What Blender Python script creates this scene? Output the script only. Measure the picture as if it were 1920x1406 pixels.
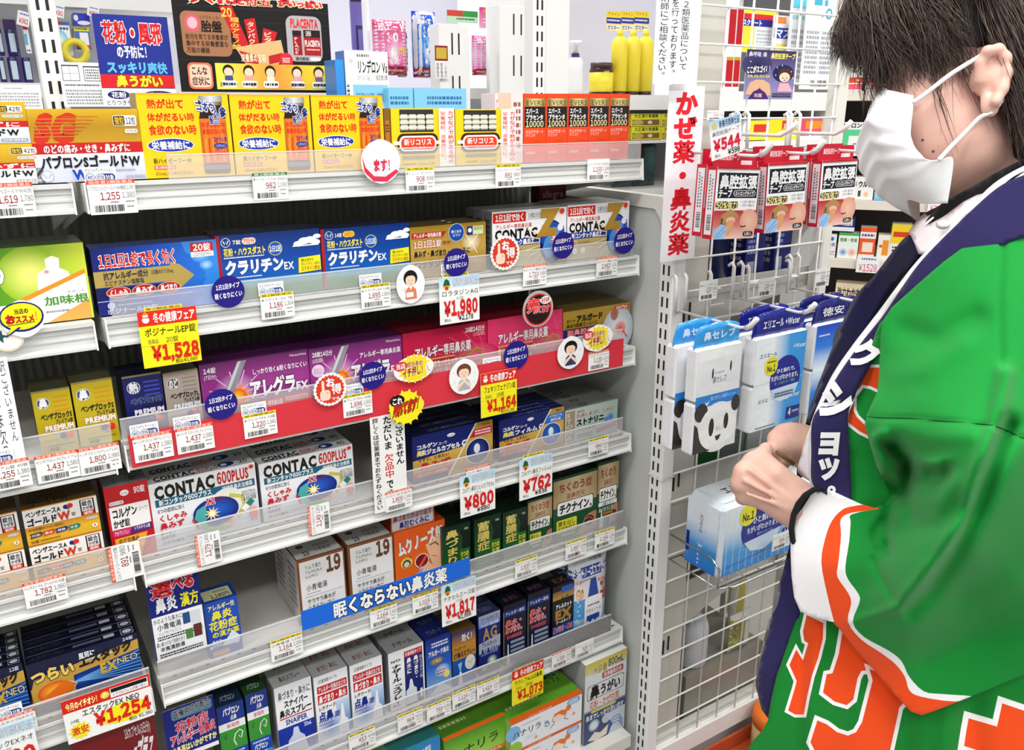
import bpy, bmesh, math, random
import numpy as np
from mathutils import Vector, Matrix
random.seed(7); rng = np.random.default_rng(7)
for o in list(bpy.data.objects): bpy.data.objects.remove(o)
scene = bpy.context.scene; COL = scene.collection
# ------------------------------------------------------------------ camera
EYE = 1.45; FPX = 1567.3; PITCH = 0.3093; ROLL = -0.0020; HEAD = 0.9970
Fv = np.array([math.cos(PITCH)*math.cos(HEAD), math.cos(PITCH)*math.sin(HEAD), -math.sin(PITCH)])
Rv = np.array([math.sin(HEAD), -math.cos(HEAD), 0.0]); Uv = np.cross(Rv, Fv)
Rv, Uv = math.cos(ROLL)*Rv + math.sin(ROLL)*Uv, -math.sin(ROLL)*Rv + math.cos(ROLL)*Uv
cam = bpy.data.cameras.new('camera'); camo = bpy.data.objects.new('camera', cam); COL.objects.link(camo)
cam.sensor_width = 36; cam.lens = FPX/1920*36; cam.clip_start = 0.02
m = Matrix(((Rv[0], Uv[0], -Fv[0], 0), (Rv[1], Uv[1], -Fv[1], 0), (Rv[2], Uv[2], -Fv[2], EYE), (0, 0, 0, 1)))
camo.matrix_world = m; scene.camera = camo
# ------------------------------------------------------------------ light
scene.view_settings.view_transform = 'Standard'; scene.view_settings.look = 'None'
scene.view_settings.exposure = 0.0; scene.view_settings.gamma = 1; scene.view_settings.use_curve_mapping = False
w = bpy.data.worlds.new('world'); scene.world = w; w.use_nodes = True
w.node_tree.nodes['Background'].inputs[0].default_value = (0.9, 0.95, 1, 1)
w.node_tree.nodes['Background'].inputs[1].default_value = 0.5
CEIL = 2.75
LAMPS = [(-1.2, -.9), (0.5, -.9), (2.2, -.9), (-1.2, .45), (0.5, .45), (2.2, .45), (-.6, 2.6), (1.4, 2.6), (3.4, 2.6), (3.6, .6)]
for i, (lx, ly) in enumerate(LAMPS):
    L = bpy.data.lights.new('ceiling_lamp_light', 'AREA'); L.shape = 'RECTANGLE'; L.size = 1.25; L.size_y = .3
    L.energy = 16; L.color = (1, .985, .97)
    lo = bpy.data.objects.new('ceiling_lamp_light', L); COL.objects.link(lo); lo.location = (lx, ly, CEIL-.09)

# ------------------------------------------------------------------ helpers
def at(px, py, Y):                                  # the point of the plane y = Y seen at a pixel
    d = Fv + Rv*(px-960)/FPX - Uv*(py-703)/FPX; p = d*Y/d[1]; return np.array([p[0], p[1], p[2]+EYE])
def atx(px, py, X):
    d = Fv + Rv*(px-960)/FPX - Uv*(py-703)/FPX; p = d*X/d[0]; return np.array([p[0], p[1], p[2]+EYE])
def atd(px, py, t):                                 # the point at distance t along the view axis
    d = Fv + Rv*(px-960)/FPX - Uv*(py-703)/FPX; p = d*t; return np.array([p[0], p[1], p[2]+EYE])
def lin(c):
    if isinstance(c, str):
        c = c.lstrip('#'); c = [int(c[i:i+2], 16)/255 for i in (0, 2, 4)]
        c = [x/12.92 if x <= .04045 else ((x+.055)/1.055)**2.4 for x in c]
    return np.array(c[:3], float)
KEEP = {}
def mat(name, col=None, rough=.5, metal=0, spec=.5, attr=False, bump=None, noise=None, **kw):
    if name in KEEP: return KEEP[name]
    m = bpy.data.materials.new(name); m.use_nodes = True; nt = m.node_tree; b = nt.nodes['Principled BSDF']
    if col is not None: b.inputs['Base Color'].default_value = (*lin(col), 1)
    b.inputs['Roughness'].default_value = rough; b.inputs['Metallic'].default_value = metal
    b.inputs['Specular IOR Level'].default_value = spec
    for k, v in kw.items(): b.inputs[k.replace('_', ' ')].default_value = v
    if attr:
        a = nt.nodes.new('ShaderNodeAttribute'); a.attribute_name = 'Col'; nt.links.new(a.outputs['Color'], b.inputs['Base Color'])
        src = a.outputs['Color']
    else: src = None
    if noise:                                       # (scale, amount): mottling of the surface's own colour
        tc = nt.nodes.new('ShaderNodeTexCoord'); n = nt.nodes.new('ShaderNodeTexNoise'); n.inputs['Scale'].default_value = noise[0]; n.inputs['Detail'].default_value = 4
        nt.links.new(tc.outputs['Object'], n.inputs['Vector'])
        mx = nt.nodes.new('ShaderNodeMix'); mx.data_type = 'RGBA'; mx.blend_type = 'MULTIPLY'
        mr = nt.nodes.new('ShaderNodeMapRange'); mr.inputs[1].default_value = .3; mr.inputs[2].default_value = .7; mr.inputs[3].default_value = 1-noise[1]; mr.inputs[4].default_value = 1
        nt.links.new(n.outputs['Fac'], mr.inputs[0]); mx.inputs[0].default_value = 1
        if src: nt.links.new(src, mx.inputs[6])
        else: mx.inputs[6].default_value = (*lin(col), 1)
        nt.links.new(mr.outputs[0], mx.inputs[7]); nt.links.new(mx.outputs[2], b.inputs['Base Color'])
    if bump:                                        # (kind, scale, strength, distance)
        tc = nt.nodes.new('ShaderNodeTexCoord'); bp = nt.nodes.new('ShaderNodeBump'); bp.inputs['Strength'].default_value = bump[2]; bp.inputs['Distance'].default_value = bump[3]
        if bump[0] == 'noise': n = nt.nodes.new('ShaderNodeTexNoise'); n.inputs['Detail'].default_value = 3
        else: n = nt.nodes.new('ShaderNodeTexWave'); n.inputs['Distortion'].default_value = 1.5
        n.inputs['Scale'].default_value = bump[1]; nt.links.new(tc.outputs['Object'], n.inputs['Vector'])
        nt.links.new(n.outputs['Fac'], bp.inputs['Height']); nt.links.new(bp.outputs['Normal'], b.inputs['Normal'])
    KEEP[name] = m; return m
def clear_mat(name, haze=.14, tint=(1, 1, 1), rough=.08):
    if name in KEEP: return KEEP[name]
    m = bpy.data.materials.new(name); m.use_nodes = True; nt = m.node_tree; nt.nodes.remove(nt.nodes['Principled BSDF'])
    out = nt.nodes['Material Output']; t = nt.nodes.new('ShaderNodeBsdfTransparent'); t.inputs[0].default_value = (*tint, 1)
    d = nt.nodes.new('ShaderNodeBsdfDiffuse'); d.inputs[0].default_value = (.9, .9, .92, 1); g = nt.nodes.new('ShaderNodeBsdfGlossy'); g.inputs['Roughness'].default_value = rough
    m1 = nt.nodes.new('ShaderNodeMixShader'); m1.inputs[0].default_value = haze; m2 = nt.nodes.new('ShaderNodeMixShader')
    f = nt.nodes.new('ShaderNodeFresnel'); f.inputs[0].default_value = 1.35
    nt.links.new(t.outputs[0], m1.inputs[1]); nt.links.new(d.outputs[0], m1.inputs[2]); nt.links.new(m1.outputs[0], m2.inputs[1])
    nt.links.new(g.outputs[0], m2.inputs[2]); nt.links.new(f.outputs[0], m2.inputs[0]); nt.links.new(m2.outputs[0], out.inputs[0])
    KEEP[name] = m; return m
M_PRINT = mat('printed_card', rough=.33, spec=.4, attr=True)
M_PAPER = mat('printed_paper', rough=.6, spec=.25, attr=True)
M_FILM = mat('printed_film', rough=.16, spec=.6, attr=True, bump=('noise', 38, .5, .004))
M_WHITE = mat('white_enamel', '#eeeeec', rough=.35)
M_IVORY = mat('ivory_enamel', '#dcdad2', rough=.4)
M_RAIL = mat('white_rail_plastic', '#d6d7d4', rough=.3)
M_DARK = mat('dark_back_board', '#6c6d66', rough=.6, bump=('wave', 22, .6, .003))
M_GREY = mat('grey_side_board', '#c6cac6', rough=.4, noise=(3, .12))
M_WIRE = mat('white_coated_wire', '#e9e8e4', rough=.3)
M_CHROME = mat('chrome_wire', '#b9bcbe', rough=.18, metal=1)
M_SLOT = mat('slot_shadow_black', '#1b1b1b', rough=.8)
M_ACRYL = clear_mat('clear_acrylic', .25)
M_CLEAR = clear_mat('clear_film', .06, rough=.12)

def prop(o, label=None, cat=None, group=None, kind=None):
    if label: o['label'] = label
    if cat: o['category'] = cat
    if group: o['group'] = group
    if kind: o['kind'] = kind
    return o
def link(name, me, parent=None, loc=None, rz=0):
    o = bpy.data.objects.new(name, me); COL.objects.link(o)
    if parent is not None: o.parent = parent
    if loc is not None: o.location = loc
    if rz: o.rotation_euler = (0, 0, rz)
    return o
def empty(name, label=None, cat=None, loc=(0, 0, 0), rz=0, group=None, kind=None):
    return prop(link(name, None, None, loc, rz), label, cat, group, kind)
def tri_mesh(name, V, T, mats, C=None, smooth=False):
    me = bpy.data.meshes.new(name); V = np.asarray(V, np.float32); T = np.asarray(T, np.int32)
    me.vertices.add(len(V)); me.vertices.foreach_set('co', V.ravel())
    me.loops.add(T.size); me.loops.foreach_set('vertex_index', T.ravel())
    me.polygons.add(len(T)); n = T.shape[1]
    me.polygons.foreach_set('loop_start', np.arange(0, T.size, n, dtype=np.int32))
    if smooth: me.polygons.foreach_set('use_smooth', np.ones(len(T), bool))
    if C is not None:
        a = me.color_attributes.new('Col', 'FLOAT_COLOR', 'POINT'); C4 = np.ones((len(V), 4), np.float32); C4[:, :3] = C; a.data.foreach_set('color', C4.ravel())
    for m_ in (mats if isinstance(mats, (list, tuple)) else [mats]): me.materials.append(m_)
    me.update(calc_edges=True); me.validate(); return me
class MB:                                           # collects boxes, tubes, prisms into one mesh
    def __init__(s): s.V = []; s.F = []; s.S = []
    def add(s, vs, fs, sm=False):
        n = len(s.V); s.V += [tuple(v) for v in vs]; s.F += [tuple(i+n for i in f) for f in fs]; s.S += [sm]*len(fs); return s
    def box(s, x0, y0, z0, x1, y1, z1):
        return s.add([(x0, y0, z0), (x1, y0, z0), (x1, y1, z0), (x0, y1, z0), (x0, y0, z1), (x1, y0, z1), (x1, y1, z1), (x0, y1, z1)],
                     [(0, 3, 2, 1), (4, 5, 6, 7), (0, 1, 5, 4), (1, 2, 6, 5), (2, 3, 7, 6), (3, 0, 4, 7)])
    def prism(s, prof, a0, a1, axis='x'):           # profile points (u, v) swept along an axis
        n = len(prof); mk = {'x': lambda a, u, v: (a, u, v), 'y': lambda a, u, v: (u, a, v), 'z': lambda a, u, v: (u, v, a)}[axis]
        vs = [mk(a0, u, v) for u, v in prof]+[mk(a1, u, v) for u, v in prof]
        return s.add(vs, [(i, (i+1) % n, (i+1) % n+n, i+n) for i in range(n)]+[tuple(range(n))[::-1], tuple(range(n, 2*n))])
    def tube(s, pts, r, n=8, cap=True):
        pts = [Vector(p) for p in pts]; rings = []
        rs = r if isinstance(r, (list, tuple)) else [r]*len(pts)
        up = Vector((0, 0, 1)); prev = None
        for i, p in enumerate(pts):
            d = (pts[min(i+1, len(pts)-1)]-pts[max(i-1, 0)]).normalized()
            if prev is None: a = d.cross(up) if abs(d.dot(up)) < .95 else d.cross(Vector((1, 0, 0)))
            else: a = prev-d*prev.dot(d)
            a.normalize(); b = d.cross(a); prev = a
            rings.append([p+(a*math.cos(t)+b*math.sin(t))*rs[i] for t in [2*math.pi*k/n for k in range(n)]])
        vs = [v for rg in rings for v in rg]; fs = []
        for i in range(len(rings)-1):
            for k in range(n): fs.append((i*n+k, i*n+(k+1) % n, (i+1)*n+(k+1) % n, (i+1)*n+k))
        if cap: fs += [tuple(range(n))[::-1], tuple((len(rings)-1)*n+k for k in range(n))]
        return s.add(vs, fs, True)
    def lathe(s, prof, cx, cy, n=20):               # profile (radius, z)
        vs = []; fs = []
        for r_, z_ in prof: vs += [(cx+r_*math.cos(2*math.pi*k/n), cy+r_*math.sin(2*math.pi*k/n), z_) for k in range(n)]
        for i in range(len(prof)-1):
            for k in range(n): fs.append((i*n+k, i*n+(k+1) % n, (i+1)*n+(k+1) % n, (i+1)*n+k))
        fs += [tuple(range(n))[::-1], tuple((len(prof)-1)*n+k for k in range(n))]
        return s.add(vs, fs, True)
    def mesh(s, name, mt, col=None, bevel=0):
        me = bpy.data.meshes.new(name); me.from_pydata(s.V, [], s.F); me.polygons.foreach_set('use_smooth', s.S)
        if bevel:
            bm = bmesh.new(); bm.from_mesh(me); bmesh.ops.bevel(bm, geom=bm.edges, offset=bevel, segments=1, affect='EDGES'); bm.to_mesh(me); bm.free()
        me.materials.append(mt)
        if col is not None:
            a = me.color_attributes.new('Col', 'FLOAT_COLOR', 'POINT'); c = np.tile(np.append(lin(col), 1), len(me.vertices)); a.data.foreach_set('color', c)
        me.update(); return me
    def build(s, name, mt, parent=None, loc=None, rz=0, **k): return link(name, s.mesh(name, mt, **k), parent, loc, rz)
def struct(name, mb, mt, **k): return prop(mb.build(name, mt, **k), kind='structure')

# ---- lettering: glyph outlines turned into flat triangles
GL = {}
def glyph(ch, w=0):
    k = (ch, w)
    if k in GL: return GL[k]
    c = bpy.data.curves.new('g', 'FONT'); c.body = ch; c.resolution_u = 2; c.fill_mode = 'FRONT'; c.bevel_depth = w; c.bevel_resolution = 0
    o = bpy.data.objects.new('g', c); me = o.to_mesh(); me.calc_loop_triangles()
    V = np.zeros(len(me.vertices)*3); me.vertices.foreach_get('co', V); T = np.zeros(len(me.loop_triangles)*3, int); me.loop_triangles.foreach_get('vertices', T)
    V = V.reshape(-1, 3)[:, :2]; T = T.reshape(-1, 3)
    if len(T):                                      # flatten, drop slivers, one winding
        A = V[T[:, 1]]-V[T[:, 0]]; B = V[T[:, 2]]-V[T[:, 0]]; ar = A[:, 0]*B[:, 1]-A[:, 1]*B[:, 0]
        T = T[abs(ar) > 1e-7]
    o.to_mesh_clear(); bpy.data.objects.remove(o); bpy.data.curves.remove(c)
    GL[k] = (V, T); return GL[k]
def run(text, w):                                   # lays a string out on one line, em units
    x = 0; Vs = []; Ts = []; n = 0; cjk = False
    for ch in text:
        if ch in ' \u3000': x += .35 if ch == ' ' else .8; continue
        digit = ch in '0123456789¥'; src = ('￥' if ch == '¥' else chr(ord(ch)+0xFEE0)) if digit else ch
        kan = ord(ch) >= 0x4E00; wk = round(w*(.55 if kan else 1), 3)
        V, T = glyph(src, wk); big = ord(ch) > 0x2E80; cjk |= big
        if big: adv = 1.0; off = 0
        else:
            g0 = glyph(src, 0)[0]; lo, hi = (g0[:, 0].min(), g0[:, 0].max()) if len(g0) else (0, .3); gp = .09+min(w, .06)*1.3; adv = hi-lo+gp; off = -lo+gp/2
        Vs.append(V+[x+off, 0]); Ts.append(T+n); n += len(V); x += adv
    if not Vs: return np.zeros((0, 2)), np.zeros((0, 3), int), 1, 0, 1
    return np.vstack(Vs), np.vstack(Ts), x, (-.09 if cjk else -.01), (.86 if cjk else .74)
class PR:                                           # flat artwork on a panel: x, y in percent, y down from the top
    dz = 0.00004
    def __init__(s, w, h, ox=0, oz=0): s.w = w; s.h = h; s.V = []; s.T = []; s.C = []; s.n = 0; s.k = 1; s.ox = ox; s.oz = oz
    def raw(s, P, T, C, layer=True):
        P = np.asarray(P, float); 
        if len(P) == 0 or len(T) == 0: return s
        s.V.append(np.c_[s.ox+P[:, 0]*s.w/100, np.full(len(P), -s.k*s.dz), s.oz+s.h*(1-P[:, 1]/100)])
        T = np.asarray(T, int); a, b, c = P[T[:, 0]], P[T[:, 1]], P[T[:, 2]]
        flip = ((b-a)[:, 0]*(c-a)[:, 1]-(b-a)[:, 1]*(c-a)[:, 0]) > 0
        T = T.copy(); T[flip] = T[flip][:, ::-1]
        s.T.append(T+s.n); C = lin(C) if isinstance(C, str) else np.asarray(C, float); s.C.append(np.broadcast_to(C, (len(P), 3))); s.n += len(P)
        if layer: s.k += 1
        return s
    def R(s, x0, y0, x1, y1, c, r=0):
        if r <= 0: return s.raw([(x0, y0), (x1, y0), (x1, y1), (x0, y1)], [(0, 1, 2), (0, 2, 3)], c)
        ry = r*s.w/s.h; r = min(r, (x1-x0)/2); ry = min(ry, (y1-y0)/2); P = []
        for cx, cy, a0 in ((x1-r, y0+ry, -90), (x1-r, y1-ry, 0), (x0+r, y1-ry, 90), (x0+r, y0+ry, 180)):
            for k in range(5): a = math.radians(a0+k*22.5); P.append((cx+r*math.cos(a), cy+ry*math.sin(a)))
        return s.P(P, c)
    def P(s, pts, c):                               # star-shaped or convex polygon, fanned from its centre
        P = np.vstack([np.mean(pts, 0), pts]); n = len(pts); return s.raw(P, [(0, i+1, (i+1) % n+1) for i in range(n)], c)
    def Q(s, pts, c):                               # any simple polygon
        from mathutils.geometry import tessellate_polygon
        return s.raw(pts, tessellate_polygon([[Vector((a, b, 0)) for a, b in pts]]), c)
    def E(s, cx, cy, rx, ry, c, n=24, c2=None):
        P = [(cx, cy)]+[(cx+rx*math.cos(2*math.pi*k/n), cy+ry*math.sin(2*math.pi*k/n)) for k in range(n)]
        C = c if c2 is None else np.vstack([lin(c)]+[lin(c2)]*n)
        return s.raw(P, [(0, i+1, (i+1) % n+1) for i in range(n)], C)
    def O(s, cx, cy, r, c, n=28, c2=None): return s.E(cx, cy, r, r*s.w/s.h, c, n, c2)      # true circle, radius in % of width
    def G(s, x0, y0, x1, y1, cs, v=True):           # printed blend between colours
        cs = [lin(c) for c in cs]; n = len(cs); P = []; C = []
        for i, c in enumerate(cs):
            t = i/(n-1); P += [(x0, y0+(y1-y0)*t), (x1, y0+(y1-y0)*t)] if v else [(x0+(x1-x0)*t, y0), (x0+(x1-x0)*t, y1)]; C += [c, c]
        T = []
        for i in range(n-1): T += [(2*i, 2*i+1, 2*i+3), (2*i, 2*i+3, 2*i+2)]
        return s.raw(P, T, np.array(C))
    def S(s, cx, cy, r, c, n=14, inner=.72, sq=1.0): # starburst
        P = [(cx+r*(1 if k % 2 == 0 else inner)*math.cos(math.pi*k/n), cy+r*sq*(1 if k % 2 == 0 else inner)*math.sin(math.pi*k/n)*s.w/s.h) for k in range(2*n)]
        return s.P(P, c)
    def L(s, pts, wd, c):                           # a drawn line, width in % of panel width
        P = np.array(pts, float); a = s.w/100; b = s.h/100; Q = P*[a, b]; d = np.gradient(Q, axis=0); d /= np.linalg.norm(d, axis=1)[:, None]+1e-9
        nn = np.c_[-d[:, 1], d[:, 0]]*wd*a/2; V = np.vstack([(Q+nn)/[a, b], (Q-nn)/[a, b]]); n = len(P)
        return s.raw(V, [t for i in range(n-1) for t in ((i, i+1, n+i+1), (i, n+i+1, n+i))], c)
    def T_(s, x0, y0, x1, y1, text, c, w=0, o=None, ow=.07, sk=0, rise=0, o2=None):
        for (ww, cc) in ([(w+ow+.06, o2)] if o2 else [])+([(w+ow, o)] if o else [])+[(w, c)]:
            V, T, W, lo, hi = run(text, ww)
            if not len(V): continue
            X = x0+(x1-x0)*V[:, 0]/W; t = (V[:, 1]-lo)/(hi-lo); Y = y1-(y1-y0)*t
            X = X+sk*(t-.5)*(y1-y0)*s.h/s.w; Y = Y-rise*(X-x0)/(x1-x0)
            s.raw(np.c_[X, Y], T, cc)
        return s
    def V_(s, x0, y0, x1, y1, text, c, w=0, o=None, ow=.07):
        n = len(text); H = (y1-y0)/n
        for (ww, cc) in ([(w+ow, o)] if o else [])+[(w, c)]:
            for i, ch in enumerate(text):
                if ch in ' \u3000': continue
                V, T = glyph(ch, round(ww*(.6 if ord(ch) >= 0x4E00 and ord(ch) < 0xFF00 else 1), 3)); V = V.copy()
                if ch in 'ー「」（）': V = np.c_[.5+(V[:, 1]-.38), .38-(V[:, 0]-.5)]
                if ch in '。、ッ゛': V = V+([.5, .5] if ch in '。、' else [.1, .08])
                s.raw(np.c_[x0+(x1-x0)*V[:, 0], y0+H*(i+1)-H*(V[:, 1]+.12)], T, cc, layer=False)
            s.k += 1
        return s
    def M(s, x0, y0, x1, y1, c, n=1, seed=1):       # lines of print too small to read
        r = random.Random(seed); H = (y1-y0)/n; P = []; T = []
        for i in range(n):
            x = x0
            while x < x1:
                wd = r.uniform(.5, 1.6)*H*s.h/s.w*.55; e = min(x+wd, x1); k = len(P)
                P += [(x, y0+H*i+H*.2), (e, y0+H*i+H*.2), (e, y0+H*i+H*.8), (x, y0+H*i+H*.8)]; T += [(k, k+1, k+2), (k, k+2, k+3)]; x = e+H*s.h/s.w*.18
        return s.raw(P, T, c)
    def B(s, x0, y0, x1, y1, c='#222222', seed=3, v=False, n=26):   # bar code
        r = random.Random(seed); ws = [r.choice((1, 1, 2, 3)) for _ in range(2*n)]; t = sum(ws); a = 0; P = []; T = []
        for i, q in enumerate(ws):
            if i % 2 == 0:
                k = len(P); u0, u1 = a/t, (a+q)/t
                if v: P += [(x0, y0+(y1-y0)*u0), (x1, y0+(y1-y0)*u0), (x1, y0+(y1-y0)*u1), (x0, y0+(y1-y0)*u1)]
                else: P += [(x0+(x1-x0)*u0, y0), (x0+(x1-x0)*u1, y0), (x0+(x1-x0)*u1, y1), (x0+(x1-x0)*u0, y1)]
                T += [(k, k+1, k+2), (k, k+2, k+3)]
            a += q
        return s.raw(P, T, c)
    def arrays(s): return np.vstack(s.V), np.vstack(s.T), np.clip(np.vstack(s.C), 0, 1)**1.14
    def mesh(s, name, mt=None): V, T, C = s.arrays(); return tri_mesh(name, V, T, mt or M_PRINT, C)
    def top_mesh(s, name, h, mt=None):              # same artwork laid on the lid (x, depth), percent y measured from the back
        V, T, C = s.arrays(); V = np.c_[V[:, 0], V[:, 2], h-V[:, 1]]; return tri_mesh(name, V, T, mt or M_PRINT, C)
    def side_mesh(s, name, mt=None):                # artwork on the left side face, x measured from the back
        V, T, C = s.arrays(); V = np.c_[V[:, 1], s.w-V[:, 0], V[:, 2]]; return tri_mesh(name, V, T, mt or M_PRINT, C)

COUNT_WORD = ['', 'second', 'third', 'fourth', 'fifth', 'sixth', 'seventh']
def carton(label, w, h, d, side, front, top=None, left=None, loc=(0, 0, 0), rz=0, group=None, rows=1, name='medicine_box', cat='box', step=None, bevel=.0005, backlabel=None, gap=.0006):
    """a printed carton: body with front, lid and side artwork; rows > 1 repeats it behind itself"""
    body = MB().box(0, 0, 0, w, d, h).mesh(name, M_PRINT, col=side, bevel=bevel)
    root = prop(link(name, body, None, loc, rz), label, cat, group)
    p = PR(w, h); front(p); link('front_print', p.mesh('front_print'), root)
    if top: p = PR(w, d); top(p); link('top_print', p.top_mesh('top_print', h), root)
    if left: p = PR(d, h); left(p); link('side_print', p.side_mesh('side_print'), root)
    if rows > 1:
        root['group'] = group or label
        for k in range(1, rows):
            r2 = root.copy(); COL.objects.link(r2); st = (step or d)+gap
            r2.location = (loc[0]-st*k*math.sin(rz), loc[1]+st*k*math.cos(rz), loc[2])
            r2['label'] = (backlabel or label)+', %s in its row' % COUNT_WORD[k]
            for c_ in list(root.children): e = c_.copy(); COL.objects.link(e); e.parent = r2
    return root
# ================================================================== the room
struct('floor', MB().box(-3.2, -2.6, -.05, 6.2, 6.2, 0), mat('pale_floor_tile', '#a19e98', rough=.3, noise=(2, .08)))
struct('ceiling', MB().box(-3.2, -2.6, CEIL, 6.2, 6.2, CEIL+.08), mat('white_ceiling_board', '#efefed', rough=.8))
WALL = mat('white_wall_paint', '#e9eaee', rough=.7)
struct('wall_back', MB().box(-3.2, 6.2, 0, 6.2, 6.3, CEIL), WALL); struct('wall_front', MB().box(-3.2, -2.7, 0, 6.2, -2.6, CEIL), WALL)
struct('wall_left', MB().box(-3.3, -2.6, 0, -3.2, 6.2, CEIL), WALL); struct('wall_right', MB().box(6.2, -2.6, 0, 6.3, 6.2, CEIL), WALL)
EM = mat('lamp_tube_glow', '#ffffff', Emission_Color=(1, .99, .97, 1), Emission_Strength=6.0)
for i, (lx, ly) in enumerate(LAMPS):
    t = empty('ceiling_light', 'slim white ceiling strip light, number %s of the rows above the aisles' % ['one', 'two', 'three', 'four', 'five', 'six', 'seven', 'eight', 'nine', 'ten'][i], 'light', (lx, ly, CEIL), group='ceiling strip lights')
    MB().box(-.64, -.17, -.035, .64, .17, 0).build('housing', M_WHITE, t)
    MB().box(-.61, -.14, -.05, .61, .14, -.0352).build('diffuser', EM, t)

D = 1.1645; XL = .127; XR = 1.027; BACK = D+.37
SHB = [None]+[z+EYE for z in (-.1224, -.2944, -.4683, -.6468, -.8523, -1.087)]   # underside of each price rail
SHB.append(.12)
def deck(i): return SHB[i]+.036
# ------------------------------------------------------------------ shelves
RAILP = [(0, .0355), (-.006, .0355), (-.006, .0305), (-.0015, .029), (-.0015, .0265), (-.0028, .026), (-.0028, .0235), (-.0015, .023), (-.0015, .0175), (-.0028, .017), (-.0028, .0145), (-.0015, .014), (-.0015, .0065), (-.008, .0035), (-.008, 0), (.004, 0), (.004, .0355)]
def shelf(x0, x1, i, lab, guard=(0, 0), gh=.034, y=D, holes=True):
    z = SHB[i]; t = empty('shelf', lab, 'shelf', (x0, y, z))
    W = x1-x0
    MB().prism([(.004, .034), (.004, .012), (.012, .012), (.012, .03), (.34, .026), (.34, .0342)], .001, W-.001).build('shelf_deck', M_IVORY, t)
    MB().prism(RAILP, .002, W-.002).build('price_rail', M_RAIL, t)
    for s in (0, W-.002): MB().prism([(.02, .034), (-.007, .0365), (-.0105, -.001), (.03, -.001), (.34, -.06), (.345, .03)], s, s+.002).build('bracket', M_WHITE, t)
    if holes:
        h = MB(); n = int(W/.024)
        for k in range(n): h.box(.02+k*.024, .009, .03415, .026+k*.024, .0115, .0344)
        prop(h.build('deck_slot', M_SLOT, t), kind='stuff')
    if guard:
        g0, g1 = guard
        MB().box(g0, -.0035, .0355, W-g1, -.0018, .0355+gh).build('front_guard', M_ACRYL, t)
        MB().box(g0, -.0042, .0355+gh-.0012, W-g1, -.0012, .0355+gh+.0003).build('guard_edge', clear_mat('acrylic_edge', .55), t)
    return t
nm = ['', 'top', 'second', 'third', 'fourth', 'fifth', 'sixth', 'lowest']
shelf(XL, XR, 1, 'white top shelf with clear guard, under the yellow and orange tonic cartons', (.1, .004), .031)
shelf(XL, XR, 2, 'white second shelf holding blue and white allergy tablet cartons', (.01, .01), .031)
shelf(XL, XR, 3, 'white third shelf with a red paper band along its rail', (0.0, .03), .038)
shelf(XL, XR, 4, 'white fourth shelf holding the large white and navy capsule cartons', (.0, .02), .038)
shelf(XL, XR, 5, 'white fifth shelf, partly empty, with a blue banner on its rail', (.0, .008), .04)
shelf(XL, XR, 6, 'white sixth shelf holding a row of nasal spray cartons', (.0, .03), .04)
LX0, LX1 = -.785, .115
for i in range(1, 7):
    shelf(LX0, LX1, i, 'white %s shelf of the neighbouring rack at the left edge' % nm[i], (.0, .0) if i > 2 else None, .036, holes=i > 3)
# bottom base deck and kick plate
for x0, x1, s in ((XL, XR, 'under the orange and green nasal wash cartons'), (LX0, LX1, 'of the neighbouring rack, under the dark red cartons')):
    t = empty('base_shelf', 'white base shelf '+s, 'shelf', (x0, D-.05, 0))
    MB().box(0, 0, .12, x1-x0, .42, .15).build('base_deck', M_IVORY, t); MB().box(0, .03, 0, x1-x0, .05, .12).build('kick_plate', M_WHITE, t)
# back boards and posts
struct('trim_1', MB().box(XL-.9, BACK, .1, XL+.01, BACK+.012, EYE-.02), M_DARK)
struct('trim_2', MB().box(XL+.011, BACK, .1, XR+.01, BACK+.012, EYE-.02), M_DARK)
def post(x, y, z0, z1, face, label, w=.032, d=.035, wz=.0105, pitch=.0295, sh=.0185, name='slotted_post'):
    t = empty(name, label, 'post', (x, y, z0)); H = z1-z0
    MB().box(0, 0, 0, w, d, H).build('post_body', M_WHITE, t, bevel=.002)
    s = MB(); n = int((H-.02)/pitch); Wf = w if face == 'y' else d
    for k in range(n):
        z = .012+k*pitch
        for u in (Wf*.24, Wf*.62):
            if face == 'y': s.box(u, -.0004, z, u+.0045, .001, z+sh)
            else: s.box(-.0004, Wf-u-.0045, z, .001, Wf-u, z+sh)
    prop(s.build('slot', M_SLOT, t), kind='stuff'); return t
post(.131, BACK-.024, EYE-.02, EYE+.3, 'y', 'white slotted back post rising beside the blue pollen poster', w=.034)
post(1.03, BACK-.024, EYE-.03, EYE+.3, 'y', 'white slotted back post rising behind the orange tonic cartons', w=.030)
# grey side board of the end rack, its post and wire grid
PX0, PY0 = 1.04, 1.08
sb = empty('side_panel', 'grey enamel side panel between the medicine shelves and the slotted post', 'panel', (1.045, 1.115, 0))
pr = [(0, 0), (.46, 0), (.46, 1.30), (.02, 1.30)]
MB().prism([(0, .02), (.47, .02), (.47, 1.297), (.03, 1.297), (.018, 1.292), (.006, 1.275), (0, 1.25)], 0, .014).build('board', M_GREY, sb)
MB().prism([(-.002, 1.245), (.006, 1.262), (.02, 1.277), (.47, 1.281), (.47, 1.3), (.004, 1.3), (-.002, 1.295)], -.006, .016).build('top_cap', M_IVORY, sb)
post(PX0, PY0, 0, EYE+.3, 'x', 'white slotted corner post between the shelves and the wire grid', w=.031, d=.035, name='corner_post')
GX0, GX1 = PX0+.031, 1.448
t = empty('grid_post', 'plain pale post at the far side of the wire grid', 'post', (GX1, PY0, 0)); MB().box(0, 0, 0, .028, .03, EYE+.3).build('post_body', M_IVORY, t, bevel=.003)
g = empty('wire_grid', 'white wire grid panel that carries the hooks and the chrome tray', 'wire grid', (0, 0, 0))
GY = 1.085
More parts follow.
